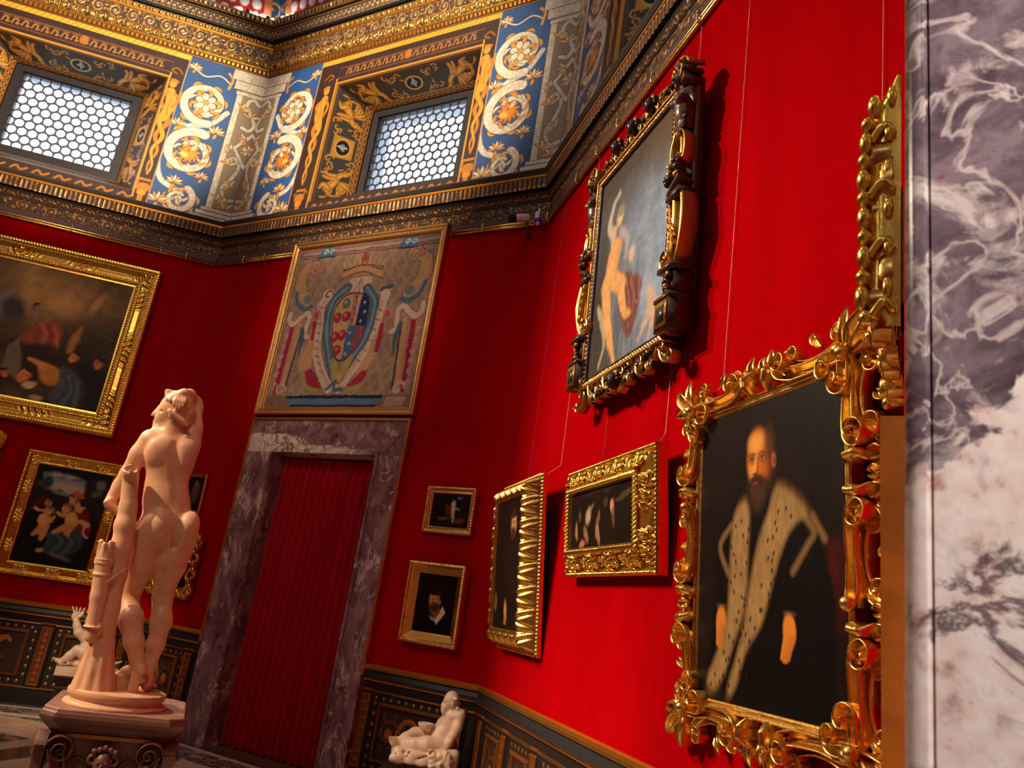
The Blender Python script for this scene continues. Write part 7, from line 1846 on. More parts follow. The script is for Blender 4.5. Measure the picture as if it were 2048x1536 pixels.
    # the two carved busts
    for sx, xc in ((-1, x0 - 0.105), (1, x1 + 0.105)):
        zb = z0 + 1.10; S = Solid((-0.10, -0.24, 0.0), (0.10, 0.01, 0.42), 0.006)
        S.chain([(0, -0.09, 0.02), (0, -0.10, 0.10), (0, -0.11, 0.18)], [0.045, 0.05, 0.055], 0.03)
        S.ell((0, -0.105, 0.215), (0.068, 0.05, 0.04), 0.03)
        for s2 in (-1, 1):
            S.ell((s2 * 0.03, -0.15, 0.17), (0.026, 0.028, 0.026), 0.012); S.cap((s2 * 0.055, -0.10, 0.225), (s2 * 0.075, -0.09, 0.15), 0.022, 0.016, 0.015)
        S.cap((0, -0.11, 0.24), (0, -0.12, 0.28), 0.022, 0.02, 0.015); S.ell((-sx * 0.006, -0.135, 0.315), (0.032, 0.04, 0.042), 0.012)
        S.cap((-sx * 0.006, -0.172, 0.318), (-sx * 0.006, -0.18, 0.303), 0.006, 0.008, 0.006)
        for j in range(9):
            a = j / 8 * PI * 1.2 - 0.3; S.cap((0.034 * math.cos(a), -0.125, 0.322 + 0.036 * math.sin(a)), (0.05 * math.cos(a), -0.105, 0.30 + 0.034 * math.sin(a)), 0.013, 0.015, 0.01)
        for j in range(5): S.cap((-0.05, -0.12 - 0.01 * j % 0.02, 0.05 + 0.022 * j), (0.05, -0.125, 0.035 + 0.03 * j), 0.008, 0.008, 0.006)
        for j in range(5): S.cap((-0.045 + 0.022 * j, -0.13, 0.03), (-0.04 + 0.022 * j, -0.12, -0.0), 0.012, 0.008, 0.008)
        o = S.build('carved_bust', M['walnut'], rt, 1); o.location = (xc, 0.02, zb)
    wires(rt, 'C', [((-0.16, 0.0, H - 0.06), 2.175, 'wire_dark')])

def pictures_edge():
    # pierced frame on the wall beside the camera, seen on edge
    W, H = 0.62, 0.50
    rt = hang('D', 0.44, 2.18, 0.004, 0.0, 'pierced gilt frame seen edge-on beside the marble slab, above the bearded man\'s portrait', 'painting')
    mb = MB()
    for side, xx in ((1, W / 2), (-1, -W / 2)):
        # deep outer flank with leaves along both its edges
        zz = np.linspace(0, 1, 50)
        prof_d = np.interp(zz, [0, 0.05, 0.3, 0.6, 0.85, 0.93, 1.0], [0.05, 0.075, 0.07, 0.075, 0.065, 0.03, 0.012])
        ztop = H + 0.15
        P = np.stack([np.stack([np.full(50, xx), -np.zeros(50), zz * ztop], -1), np.stack([np.full(50, xx) + side * 0.006, -prof_d * 0.5, zz * ztop], -1), np.stack([np.full(50, xx), -prof_d, zz * ztop], -1), np.stack([np.full(50, xx) - side * 0.08, -prof_d * 0.8, zz * ztop], -1), np.stack([np.full(50, xx) - side * 0.09, -prof_d * 0.3, zz * ztop], -1)], 0)
        mb.grid(P, None, side < 0)
        rs = random.Random(7)
        for k in range(12):
            z = 0.02 + k * 0.05; d = np.interp(z / ztop, zz, prof_d)
            mb.ball((xx + side * 0.004, -d - 0.004, z), (0.022, 0.016, 0.02 + 0.012 * (k % 2)), 10, 7)
            if k % 2: mb.ball((xx + side * 0.012, -d * 0.35, z + 0.02), (0.012, 0.012, 0.026), 10, 7)
            if k % 3 == 0: mb.tube(spline([(xx + side * 0.01, -d * 0.9, z), (xx + side * 0.016, -d * 0.5, z + 0.035), (xx + side * 0.012, -d * 0.15, z + 0.01)], 6), [0.010] * 12 + [0.004], 8)
        mb.build('side_bar', M['gold_bright'], rt)
        mb = MB()
    openwork(rt, W, H, 0.12, 'gold', 0.02, 0.05, 9, name='pierced_border')
    canvas(pt_dark_scene(0.42, 0.30, 21, [(0.2, 0.3, 0.08, 0.1, 0, (60, 44, 34), 0.8)]), -0.21, 0.10, 0.015, rt)
    rt = hang('A', 2.56, 1.86, 0.006, 0.0, 'scrolled gold frame of which only a leafy corner enters at the left edge', 'painting', 'framed paintings on the left wall')
    openwork(rt, 0.60, 0.72, 0.12, 'gold_bright', 0.02, 0.06, seed=6)
    canvas(pt_dark_scene(0.40, 0.52, 25, [(0.2, 0.3, 0.08, 0.1, 0, (90, 64, 44), 0.8)]), -0.20, 0.10, 0.015, rt)
pictures_left(); pictures_back(); pictures_right(); pictures_edge()
# ------------------------------------------------------------------ marble figures
def local_frame(x, y, rot, z=0.0):
    return Matrix.Translation((x, y, z)) @ Matrix.Rotation(math.radians(rot), 4, 'Z')

def standing_statue():
    """youth leaning on a tree stump, seen from behind; local x = right in the view, y = away from the camera"""
    fm = local_frame(4.31286, -3.10169, 52.5612)
    rt = empty('marble_statue', fm @ Matrix.Translation((0, 0, 0.848)), 'tall nude marble youth seen from behind, arm over head, leaning on a stump', 'statue')
    inv = fm
    S = Solid((-0.34, -0.24, 0.86), (0.26, 0.36, 2.36), 0.0056)
    # torso
    S.ell((0.030, 0.005, 1.665), (0.126, 0.088, 0.085), 0.03)
    S.ell((-0.005, 0.0, 1.755), (0.108, 0.074, 0.09), 0.04)
    S.ell((-0.026, 0.0, 1.84), (0.098, 0.068, 0.10), 0.04)
    S.ell((-0.040, 0.0, 1.95), (0.114, 0.080, 0.10), 0.04, (0, -0.10, 0))
    S.ell((-0.052, -0.005, 2.02), (0.125, 0.068, 0.06), 0.04, (0, 0.05, 0))
    # shoulder blades, buttocks
    S.ell((-0.105, -0.052, 1.985), (0.05, 0.03, 0.065), 0.03, (0, 0.25, 0)); S.ell((0.022, -0.05, 2.0), (0.045, 0.03, 0.065), 0.03, (0, -0.2, 0))
    S.ell((-0.008, -0.040, 1.650), (0.074, 0.062, 0.076), 0.022); S.ell((0.114, -0.038, 1.664), (0.052, 0.058, 0.074), 0.010)
    # trapezius and neck, head
    S.cap((-0.07, -0.005, 2.05), (-0.078, -0.003, 2.14), 0.048, 0.043, 0.03)
    S.cap((-0.14, -0.005, 2.045), (-0.075, -0.005, 2.085), 0.034, 0.03, 0.03); S.cap((0.01, -0.005, 2.05), (-0.06, -0.005, 2.085), 0.034, 0.03, 0.03)
    S.ell((-0.078, 0.0, 2.212), (0.074, 0.066, 0.076), 0.015)
    S.ell((-0.118, 0.006, 2.165), (0.042, 0.046, 0.056), 0.02, (0, 0.15, 0))
    # face in profile to the left: brow, nose, lips, chin
    S.cap((-0.150, 0.006, 2.20), (-0.170, 0.008, 2.158), 0.010, 0.0095, 0.008); S.cap((-0.140, -0.018, 2.198), (-0.143, 0.03, 2.198), 0.010, 0.010, 0.01)
    S.ell((-0.154, 0.008, 2.132), (0.009, 0.016, 0.006), 0.006); S.ell((-0.152, 0.008, 2.122), (0.009, 0.014, 0.006), 0.006); S.ell((-0.144, 0.008, 2.104), (0.016, 0.018, 0.015), 0.012)
    S.cap((-0.128, -0.002, 2.10), (-0.085, -0.012, 2.135), 0.016, 0.018, 0.014)
    S.ell((-0.134, -0.034, 2.178), (0.008, 0.006, 0.006), 0.003, (0, 0, 0), True)
    S.ell((-0.090, -0.066, 2.158), (0.012, 0.008, 0.020), 0.006, (0, -0.2, 0)); S.ell((-0.088, -0.074, 2.157), (0.005, 0.006, 0.010), 0.003, (0, 0, 0), True)
    # hair: waves combed back, knot in front, bun behind
    for k in range(11):
        el = math.radians(80 - 10.5 * k); a0, a1 = (185, 395) if k < 3 else ((200 + 5 * k, 390) if k < 7 else (275, 380))
        p = []
        for j in range(13):
            az = math.radians(a0 + (a1 - a0) * j / 12); e2 = el + 0.07 * math.sin(j * 1.5 + k * 1.1) - 0.10 * (j / 12)
            p.append((-0.078 + 0.078 * math.cos(e2) * math.cos(az), 0.070 * math.cos(e2) * math.sin(az), 2.212 + 0.080 * math.sin(e2)))
        S.chain(p, [0.0082 + 0.0015 * math.sin(j * 1.5 + k) for j in range(13)], 0.004)
    for k in range(5): S.cap((-0.128 + 0.005 * k, 0.01 * (k - 2), 2.262 + 0.006 * (k % 2)), (-0.135 + 0.012 * k, 0.01 * (k - 2), 2.284 - 0.003 * abs(k - 1)), 0.014, 0.013, 0.008)
    S.ell((-0.012, -0.008, 2.19), (0.028, 0.042, 0.034), 0.014); S.ell((-0.03, -0.02, 2.155), (0.032, 0.036, 0.026), 0.014)
    for k in range(4): S.cap((-0.10 + 0.022 * k, -0.064, 2.18 - 0.01 * k), (-0.07 + 0.02 * k, -0.066, 2.168 - 0.012 * k), 0.012, 0.010, 0.006)
    # right arm raised and folded over the head
    S.chain([(0.030, 0.0, 2.055), (0.022, 0.035, 2.14), (0.006, 0.085, 2.255), (-0.004, 0.09, 2.278)], [0.050, 0.044, 0.036, 0.034], 0.025)
    S.chain([(-0.004, 0.09, 2.278), (-0.034, 0.04, 2.298), (-0.058, -0.01, 2.296)], [0.034, 0.030, 0.022], 0.018)
    S.ell((-0.066, -0.046, 2.272), (0.024, 0.016, 0.030), 0.012, (0.5, 0.1, 0))
    for k, (dx, l) in enumerate(((-0.020, 0.050), (-0.006, 0.062), (0.008, 0.060), (0.021, 0.046))):
        S.chain([(-0.066 + dx, -0.062, 2.258), (-0.068 + dx * 1.1, -0.080, 2.235), (-0.070 + dx * 1.05, -0.084, 2.258 - l)], [0.0085, 0.008, 0.0062], 0.003)
    S.chain([(-0.09, -0.045, 2.272), (-0.108, -0.058, 2.25), (-0.112, -0.066, 2.232)], [0.010, 0.009, 0.007], 0.004)
    # left arm down, forearm passing behind the stump, broken hand
    S.chain([(-0.148, 0.0, 2.035), (-0.178, 0.012, 1.96), (-0.205, 0.045, 1.865)], [0.052, 0.044, 0.036], 0.02)
    S.chain([(-0.205, 0.045, 1.865), (-0.225, 0.065, 1.80), (-0.246, 0.06, 1.735)], [0.037, 0.034, 0.026], 0.015)
    S.ell((-0.246, 0.03, 1.712), (0.028, 0.03, 0.024), 0.012); S.cap((-0.24, 0.02, 1.70), (-0.20, 0.012, 1.68), 0.022, 0.018, 0.01)
    for k in range(4): S.cap((-0.225 + 0.006 * k, 0.01, 1.70 - 0.011 * k), (-0.175, 0.008 + 0.002 * k, 1.682 - 0.011 * k), 0.0075, 0.006, 0.004)
    S.cap((-0.252, 0.012, 1.722), (-0.254, -0.006, 1.712), 0.017, 0.018, 0.006)
    # left leg, knee bent, heel raised
    S.chain([(-0.030, 0.0, 1.60), (-0.045, 0.035, 1.47), (-0.058, 0.075, 1.325)], [0.086, 0.072, 0.048], 0.03)
    S.ell((-0.06, 0.085, 1.305), (0.043, 0.046, 0.05), 0.02)
    S.chain([(-0.058, 0.068, 1.30), (-0.022, 0.012, 1.215), (0.016, -0.02, 1.12), (0.045, -0.03, 1.055), (0.058, -0.036, 1.03)], [0.042, 0.051, 0.041, 0.030, 0.027], 0.02)
    S.ell((-0.022, -0.008, 1.215), (0.042, 0.035, 0.06), 0.02, (0, 0.35, 0))
    S.ell((0.074, -0.052, 1.012), (0.024, 0.026, 0.026), 0.012); S.chain([(0.062, -0.035, 1.015), (0.02, 0.015, 0.985), (-0.018, 0.06, 0.957)], [0.028, 0.030, 0.022], 0.014)
    for k in range(5): S.cap((-0.026 + 0.013 * k, 0.065 + 0.008 * k, 0.952), (-0.048 + 0.014 * k, 0.098 + 0.008 * k, 0.940), 0.0105 - 0.0006 * k, 0.008, 0.004)
    # right leg straight, foot flat
    S.chain([(0.092, 0.0, 1.61), (0.085, 0.01, 1.48), (0.082, 0.022, 1.34)], [0.080, 0.066, 0.046], 0.025)
    S.ell((0.088, 0.034, 1.325), (0.042, 0.045, 0.05), 0.02)
    S.chain([(0.088, 0.024, 1.32), (0.106, 0.006, 1.225), (0.110, 0.004, 1.12), (0.108, 0.006, 1.03), (0.110, 0.006, 0.985)], [0.042, 0.047, 0.037, 0.026, 0.025], 0.02)
    S.ell((0.106, -0.012, 1.225), (0.040, 0.032, 0.06), 0.02)
    S.ell((0.113, -0.008, 0.948), (0.024, 0.028, 0.028), 0.012); S.chain([(0.112, 0.01, 0.965), (0.118, 0.08, 0.952), (0.125, 0.14, 0.936)], [0.028, 0.030, 0.022], 0.014)
    for k in range(5): S.cap((0.103 + 0.013 * k, 0.145 - 0.006 * k, 0.934), (0.103 + 0.014 * k, 0.185 - 0.008 * k, 0.926), 0.011 - 0.0006 * k, 0.008, 0.004)
    # grooves: spine, cleft, folds under the buttocks, waist
    S.chain([(-0.034, -0.080, 2.03), (-0.016, -0.090, 1.95), (0.010, -0.078, 1.86), (0.036, -0.080, 1.77)], [0.010, 0.014, 0.013, 0.008], 0.025, True)
    S.chain([(0.054, -0.084, 1.715), (0.063, -0.092, 1.685), (0.069, -0.092, 1.645), (0.074, -0.084, 1.60), (0.076, -0.06, 1.56)], [0.005, 0.013, 0.019, 0.021, 0.018], 0.008, True)
    S.chain([(0.058, -0.100, 1.586), (0.0, -0.104, 1.566), (-0.06, -0.085, 1.578)], [0.005, 0.005, 0.002], 0.018, True)
    S.chain([(0.085, -0.09, 1.588), (0.14, -0.08, 1.60)], [0.004, 0.002], 0.016, True)
    S.chain([(-0.10, -0.06, 1.74), (-0.03, -0.085, 1.735), (0.03, -0.088, 1.725)], [0.002, 0.003, 0.002], 0.02, True)
    fig = S.build('figure', M['statue'], rt, 2); fig.matrix_world = inv
    # stump with quiver
    S = Solid((-0.32, -0.26, 0.88), (0.10, 0.16, 1.92), 0.0066)
    S.chain([(-0.186, -0.075, 1.848), (-0.160, -0.075, 1.70), (-0.152, -0.075, 1.62), (-0.143, -0.07, 1.53), (-0.132, -0.066, 1.40), (-0.126, -0.06, 1.25), (-0.116, -0.055, 1.10), (-0.105, -0.05, 1.0), (-0.098, -0.05, 0.91)], [0.036, 0.037, 0.044, 0.043, 0.044, 0.047, 0.053, 0.062, 0.080], 0.02)
    S.cap((-0.186, -0.085, 1.835), (-0.190, -0.115, 1.858), 0.030, 0.034, 0.012); S.ell((-0.191, -0.128, 1.868), (0.026, 0.018, 0.022), 0.004, (0, 0, 0), True)
    for k in range(10):
        a = k * 0.63; S.cap((-0.098 + 0.075 * math.cos(a), -0.05 + 0.07 * math.sin(a), 0.90), (-0.112 + 0.045 * math.cos(a), -0.055 + 0.045 * math.sin(a), 1.10), 0.020, 0.006, 0.012)
    S.ell((-0.14, -0.12, 1.165), (0.018, 0.012, 0.03), 0.012); S.cap((-0.15, -0.10, 1.14), (-0.135, -0.118, 1.06), 0.012, 0.004, 0.01)
    S.block((-0.005, 0.0, 0.935), (0.075, 0.022, 0.045), 0.008, 0.015, 0.15); S.block((0.062, -0.045, 0.955), (0.022, 0.022, 0.05), 0.006, 0.012)
    st = S.build('tree_stump', M['statue'], rt, 2); st.matrix_world = inv
    S = Solid((-0.30, -0.22, 1.05), (-0.06, 0.04, 1.58), 0.005)
    S.chain([(-0.196, -0.105, 1.47), (-0.176, -0.105, 1.30), (-0.158, -0.10, 1.13)], [0.036, 0.034, 0.028], 0.01)
    for k in range(7):
        a = k * 0.9; S.cap((-0.197 + 0.024 * math.cos(a), -0.105 + 0.024 * math.sin(a), 1.46), (-0.204 + 0.026 * math.cos(a), -0.105 + 0.026 * math.sin(a), 1.535 - 0.006 * (k % 3)), 0.012, 0.010, 0.005)
    for z, cx in ((1.455, -0.194), (1.44, -0.193), (1.39, -0.187), (1.17, -0.163)):
        for k in range(14):
            a, b = k * 2 * PI / 14, (k + 1) * 2 * PI / 14; S.cap((cx + 0.036 * math.cos(a), -0.105 + 0.036 * math.sin(a), z), (cx + 0.036 * math.cos(b), -0.105 + 0.036 * math.sin(b), z), 0.0055, 0.0055, 0.003)
    S.chain([(-0.16, -0.13, 1.36), (-0.125, -0.118, 1.40), (-0.088, -0.09, 1.44)], [0.007, 0.007, 0.006], 0.004)
    q = S.build('quiver', M['statue'], rt, 1); q.parent = st; q.matrix_world = inv
    b = MB()
    b.lathe([(0.0, 0.915), (0.195, 0.915), (0.203, 0.911), (0.205, 0.902), (0.203, 0.888), (0.196, 0.882), (0.19, 0.874), (0.196, 0.866), (0.21, 0.862), (0.214, 0.855), (0.212, 0.849), (0.0, 0.849)], 56, (0.005, 0.0), None, 1.0, 0.98)
    o = b.build('round_base', M['statue'], rt, True, None, 50); o.matrix_world = inv

def statue_pedestal():
    fm = local_frame(4.31286, -3.10169, 52.5612) @ Matrix.Translation((0.032, 0.075, 0)) @ Matrix.Rotation(math.radians(-3.0), 4, 'Z')
    rt = empty('pedestal', fm, 'carved reddish-brown pedestal with clipped corners under the standing statue', 'pedestal')
    def ringp(hx, hy, ch, z): return [(-hx + ch, -hy, z), (hx - ch, -hy, z), (hx, -hy + ch, z), (hx, hy - ch, z), (hx - ch, hy, z), (-hx + ch, hy, z), (-hx, hy - ch, z), (-hx, -hy + ch, z)]
    def loft(rows, cap=True):
        m = MB(); v = []; q = []
        for r_ in rows: v += r_
        for k in range(len(rows) - 1):
            for i in range(8): q.append((k * 8 + i, k * 8 + (i + 1) % 8, (k + 1) * 8 + (i + 1) % 8, (k + 1) * 8 + i))
        tr = []
        if cap:
            n = (len(rows) - 1) * 8
            for i in range(1, 7): tr.append((n, n + i, n + i + 1)); tr.append((0, i + 1, i))
        return m.add(v, q, tr)
    hx, hy = 0.285, 0.305
    loft([ringp(hx - 0.006, hy - 0.006, 0.062, 0.836), ringp(hx - 0.006, hy - 0.006, 0.062, 0.844), ringp(hx - 0.012, hy - 0.012, 0.062, 0.848)]).build('top_slab', M['pedestal_top'], rt, False)
    prof = [(0.052, 0.735), (0.040, 0.742), (0.046, 0.752), (0.036, 0.760), (0.024, 0.772), (0.018, 0.782), (0.010, 0.790), (0.0, 0.800), (-0.004, 0.815), (0.0, 0.830), (0.006, 0.836)]
    loft([ringp(hx - d, hy - d, 0.062, z) for d, z in prof]).build('cornice', M['pedestal'], rt, False)
    prof = [(0.09, 0.10), (0.09, 0.22), (0.07, 0.34), (0.052, 0.50), (0.045, 0.62), (0.052, 0.70), (0.046, 0.735)]
    loft([ringp(hx - d, hy - d, 0.062, z) for d, z in prof]).build('body', M['pedestal'], rt, False)
    loft([ringp(hx + 0.02, hy + 0.02, 0.062, 0.0), ringp(hx + 0.02, hy + 0.02, 0.062, 0.07), ringp(hx - 0.05, hy - 0.05, 0.062, 0.10)]).build('foot', M['pedestal'], rt, False)
    # carved front: volutes at the corners, arched panels, a mask between swags
    def relief(turn, hw, hd):
        m = MB()
        def RB(p, w, h): ribbon(m, p, w, h, 0.0, RIM)
        for sx in (-1, 1):
            RB(spline([(sx * (hw - 0.045), 0.70), (sx * (hw - 0.07), 0.62), (sx * (hw - 0.06), 0.54), (sx * (hw - 0.03), 0.46)]), [0.032, 0.03, 0.024, 0.02], [0.05, 0.045, 0.04, 0.035])
            ribbon(m, curl((sx * (hw - 0.02), 0.69), PI / 2, 0.045, 1.3, sx), [0.02, 0.012], [0.05, 0.06], 0.0, RIM)
            arch = [(sx * 0.10 + 0.055 * math.cos(a), 0.60 + 0.07 * math.sin(a)) for a in np.linspace(0, PI, 14)]
            RB([(sx * 0.10 + 0.055, 0.42)] + arch + [(sx * 0.10 - 0.055, 0.42)], 0.010, 0.02)
            ribbon(m, spline([(sx * 0.015, 0.52), (sx * 0.08, 0.46), (sx * 0.15, 0.52)]), [0.012, 0.018, 0.012], 0.03, 0.0)
        m.ball((0, -0.03, 0.645), (0.036, 0.034, 0.05), 14, 10); m.ball((0, -0.066, 0.64), (0.008, 0.012, 0.014), 8, 6); m.ball((0, -0.05, 0.61), (0.018, 0.012, 0.006), 8, 6)
        for s2 in (-1, 1): m.ball((s2 * 0.015, -0.058, 0.655), 0.007, 8, 6); ribbon(m, curl((s2 * 0.03, 0.68), 0.4 if s2 > 0 else PI - 0.4, 0.022, 1.0, -s2), [0.012, 0.008], 0.03, 0.01)
        for k in range(5): m.ball((0.02 * (k - 2), -0.035, 0.695 + 0.008 * (2 - abs(k - 2))), 0.014, 8, 6)
        o = m.build('carved_relief', M['pedestal'], rt)
        o.matrix_local = Matrix.Rotation(turn, 4, 'Z') @ Matrix.Translation((0, -hd + 0.055, 0))
    relief(0, hx - 0.05, hy); relief(PI / 2, hy - 0.05, hx); relief(-PI / 2, hy - 0.05, hx)
    g = MB(); g.box((-hx + 0.12, -hy + 0.038, 0.737), (hx - 0.12, -hy + 0.05, 0.752)); g.box((hx - 0.05, -hy + 0.12, 0.737), (hx - 0.038, hy - 0.12, 0.752)); g.box((-hx + 0.038, -hy + 0.12, 0.737), (-hx + 0.05, hy - 0.12, 0.752))
    g.build('gilt_strip', M['gold_dull'], rt, False)

def child_statue():
    fm = local_frame(0.41447, -0.46934, 54.373)
    rt = empty('child_statue', fm @ Matrix.Translation((0, 0, 0.40)), 'small pale marble child with one arm raised, half hidden behind the stump', 'statue')
    S = Solid((-0.40, -0.28, 0.42), (0.32, 0.24, 1.10), 0.0066)
    S.ell((-0.03, 0.0, 0.56), (0.095, 0.09, 0.09), 0.03); S.ell((-0.06, 0.0, 0.67), (0.085, 0.075, 0.10), 0.03, (0, -0.2, 0)); S.ell((-0.075, 0.0, 0.745), (0.085, 0.07, 0.05), 0.03)
    S.cap((-0.08, 0, 0.77), (-0.085, 0, 0.83), 0.034, 0.034, 0.02); S.ell((-0.09, -0.005, 0.895), (0.07, 0.068, 0.078), 0.02)
    S.ell((-0.15, -0.01, 0.885), (0.012, 0.012, 0.016), 0.008); S.ell((-0.14, -0.025, 0.86), (0.018, 0.02, 0.012), 0.01); S.ell((-0.10, -0.07, 0.89), (0.014, 0.01, 0.018), 0.006)
    for k in range(16): S.ell((-0.09 + 0.062 * math.cos(k * 0.7) * (0.6 + 0.4 * (k % 2)), 0.055 * math.sin(k * 0.7), 0.945 + 0.012 * (k % 3)), (0.02, 0.02, 0.018), 0.006)
    # raised arm, open hand
    S.chain([(-0.13, -0.02, 0.735), (-0.185, -0.03, 0.775), (-0.215, -0.03, 0.83), (-0.235, -0.03, 0.875)], [0.045, 0.042, 0.034, 0.027], 0.014)
    S.ell((-0.252, -0.034, 0.915), (0.036, 0.014, 0.036), 0.012, (0, -0.3, 0))
    for k, a in enumerate((-0.75, -0.35, 0.05, 0.45)):
        c = (-0.265 + 0.018 * k, -0.036, 0.938); S.chain([c, (c[0] + 0.03 * math.sin(a), -0.040, c[2] + 0.036), (c[0] + 0.046 * math.sin(a), -0.036, c[2] + 0.062)], [0.0095, 0.0085, 0.007], 0.004)
    S.chain([(-0.224, -0.036, 0.905), (-0.198, -0.042, 0.93), (-0.19, -0.044, 0.952)], [0.011, 0.010, 0.008], 0.005)
    # other arm down holding a snake
    S.chain([(-0.01, 0.0, 0.74), (0.05, -0.02, 0.66), (0.06, -0.06, 0.58)], [0.044, 0.038, 0.03], 0.014); S.ell((0.062, -0.08, 0.555), (0.028, 0.026, 0.024), 0.01)
    for k in range(4): S.cap((0.05 + 0.01 * k, -0.10, 0.565), (0.05 + 0.01 * k, -0.098, 0.535), 0.008, 0.007, 0.003)
    S.cap((0.04, -0.09, 0.57), (0.04, -0.105, 0.55), 0.009, 0.008, 0.004)
    S.chain([tuple(q) for q in spline([(0.06, -0.09, 0.62), (0.065, -0.08, 0.52), (0.12, -0.06, 0.485), (0.18, -0.02, 0.525), (0.25, 0.0, 0.552)], 5)], list(np.linspace(0.018, 0.010, 21)), 0.004)
    # near leg bent at the knee, foot off to the left; far leg folded
    S.chain([(-0.05, -0.04, 0.56), (-0.10, -0.06, 0.61), (-0.155, -0.06, 0.622)], [0.066, 0.058, 0.042], 0.02)
    S.chain([(-0.155, -0.06, 0.622), (-0.205, -0.06, 0.565), (-0.255, -0.06, 0.512)], [0.042, 0.038, 0.026], 0.014)
    S.ell((-0.258, -0.058, 0.494), (0.022, 0.022, 0.022), 0.01); S.chain([(-0.262, -0.06, 0.50), (-0.295, -0.062, 0.514), (-0.315, -0.063, 0.522)], [0.021, 0.019, 0.014], 0.01)
    for k in range(5): S.cap((-0.312, -0.08 + 0.009 * k, 0.524), (-0.338 + 0.002 * abs(k - 1), -0.082 + 0.010 * k, 0.536), 0.0075, 0.006, 0.003)
    S.chain([(-0.02, 0.03, 0.53), (-0.10, 0.05, 0.53), (-0.16, 0.0, 0.51), (-0.19, -0.03, 0.505)], [0.06, 0.048, 0.032, 0.022], 0.02); S.cap((-0.19, -0.04, 0.505), (-0.20, -0.06, 0.50), 0.02, 0.014, 0.01)
    # rocky drapery under the child
    S.ell((0.02, 0.0, 0.49), (0.16, 0.12, 0.05), 0.03)
    f = S.build('figure', M['white_marble'], rt, 2); f.matrix_world = fm
    b = MB(); b.box((-0.285, -0.17, 0.40), (0.24, 0.17, 0.468)); o = b.build('plinth', M['white_marble'], rt, False); o.matrix_world = fm
    t = empty('table_pedestal', fm, 'dark moulded pedestal carrying the small marble child, behind the big pedestal', 'pedestal')
    m = MB()
    for (hx, hy, z0, z1) in ((0.275, 0.19, 0.375, 0.40), (0.262, 0.178, 0.355, 0.375), (0.245, 0.165, 0.33, 0.355), (0.225, 0.15, 0.0, 0.33)): m.box((-0.02 - hx, -hy, z0), (-0.02 + hx, hy, z1))
    o = m.build('body', M['dark_wood'], t, False); 
    g = MB(); g.box((-0.02 - 0.278, -0.195, 0.395), (-0.02 + 0.278, -0.19, 0.4)); g.box((-0.25, -0.155, 0.29), (0.2, -0.15, 0.297)); g.build('gilt_line', M['gold_dull'], t, False)

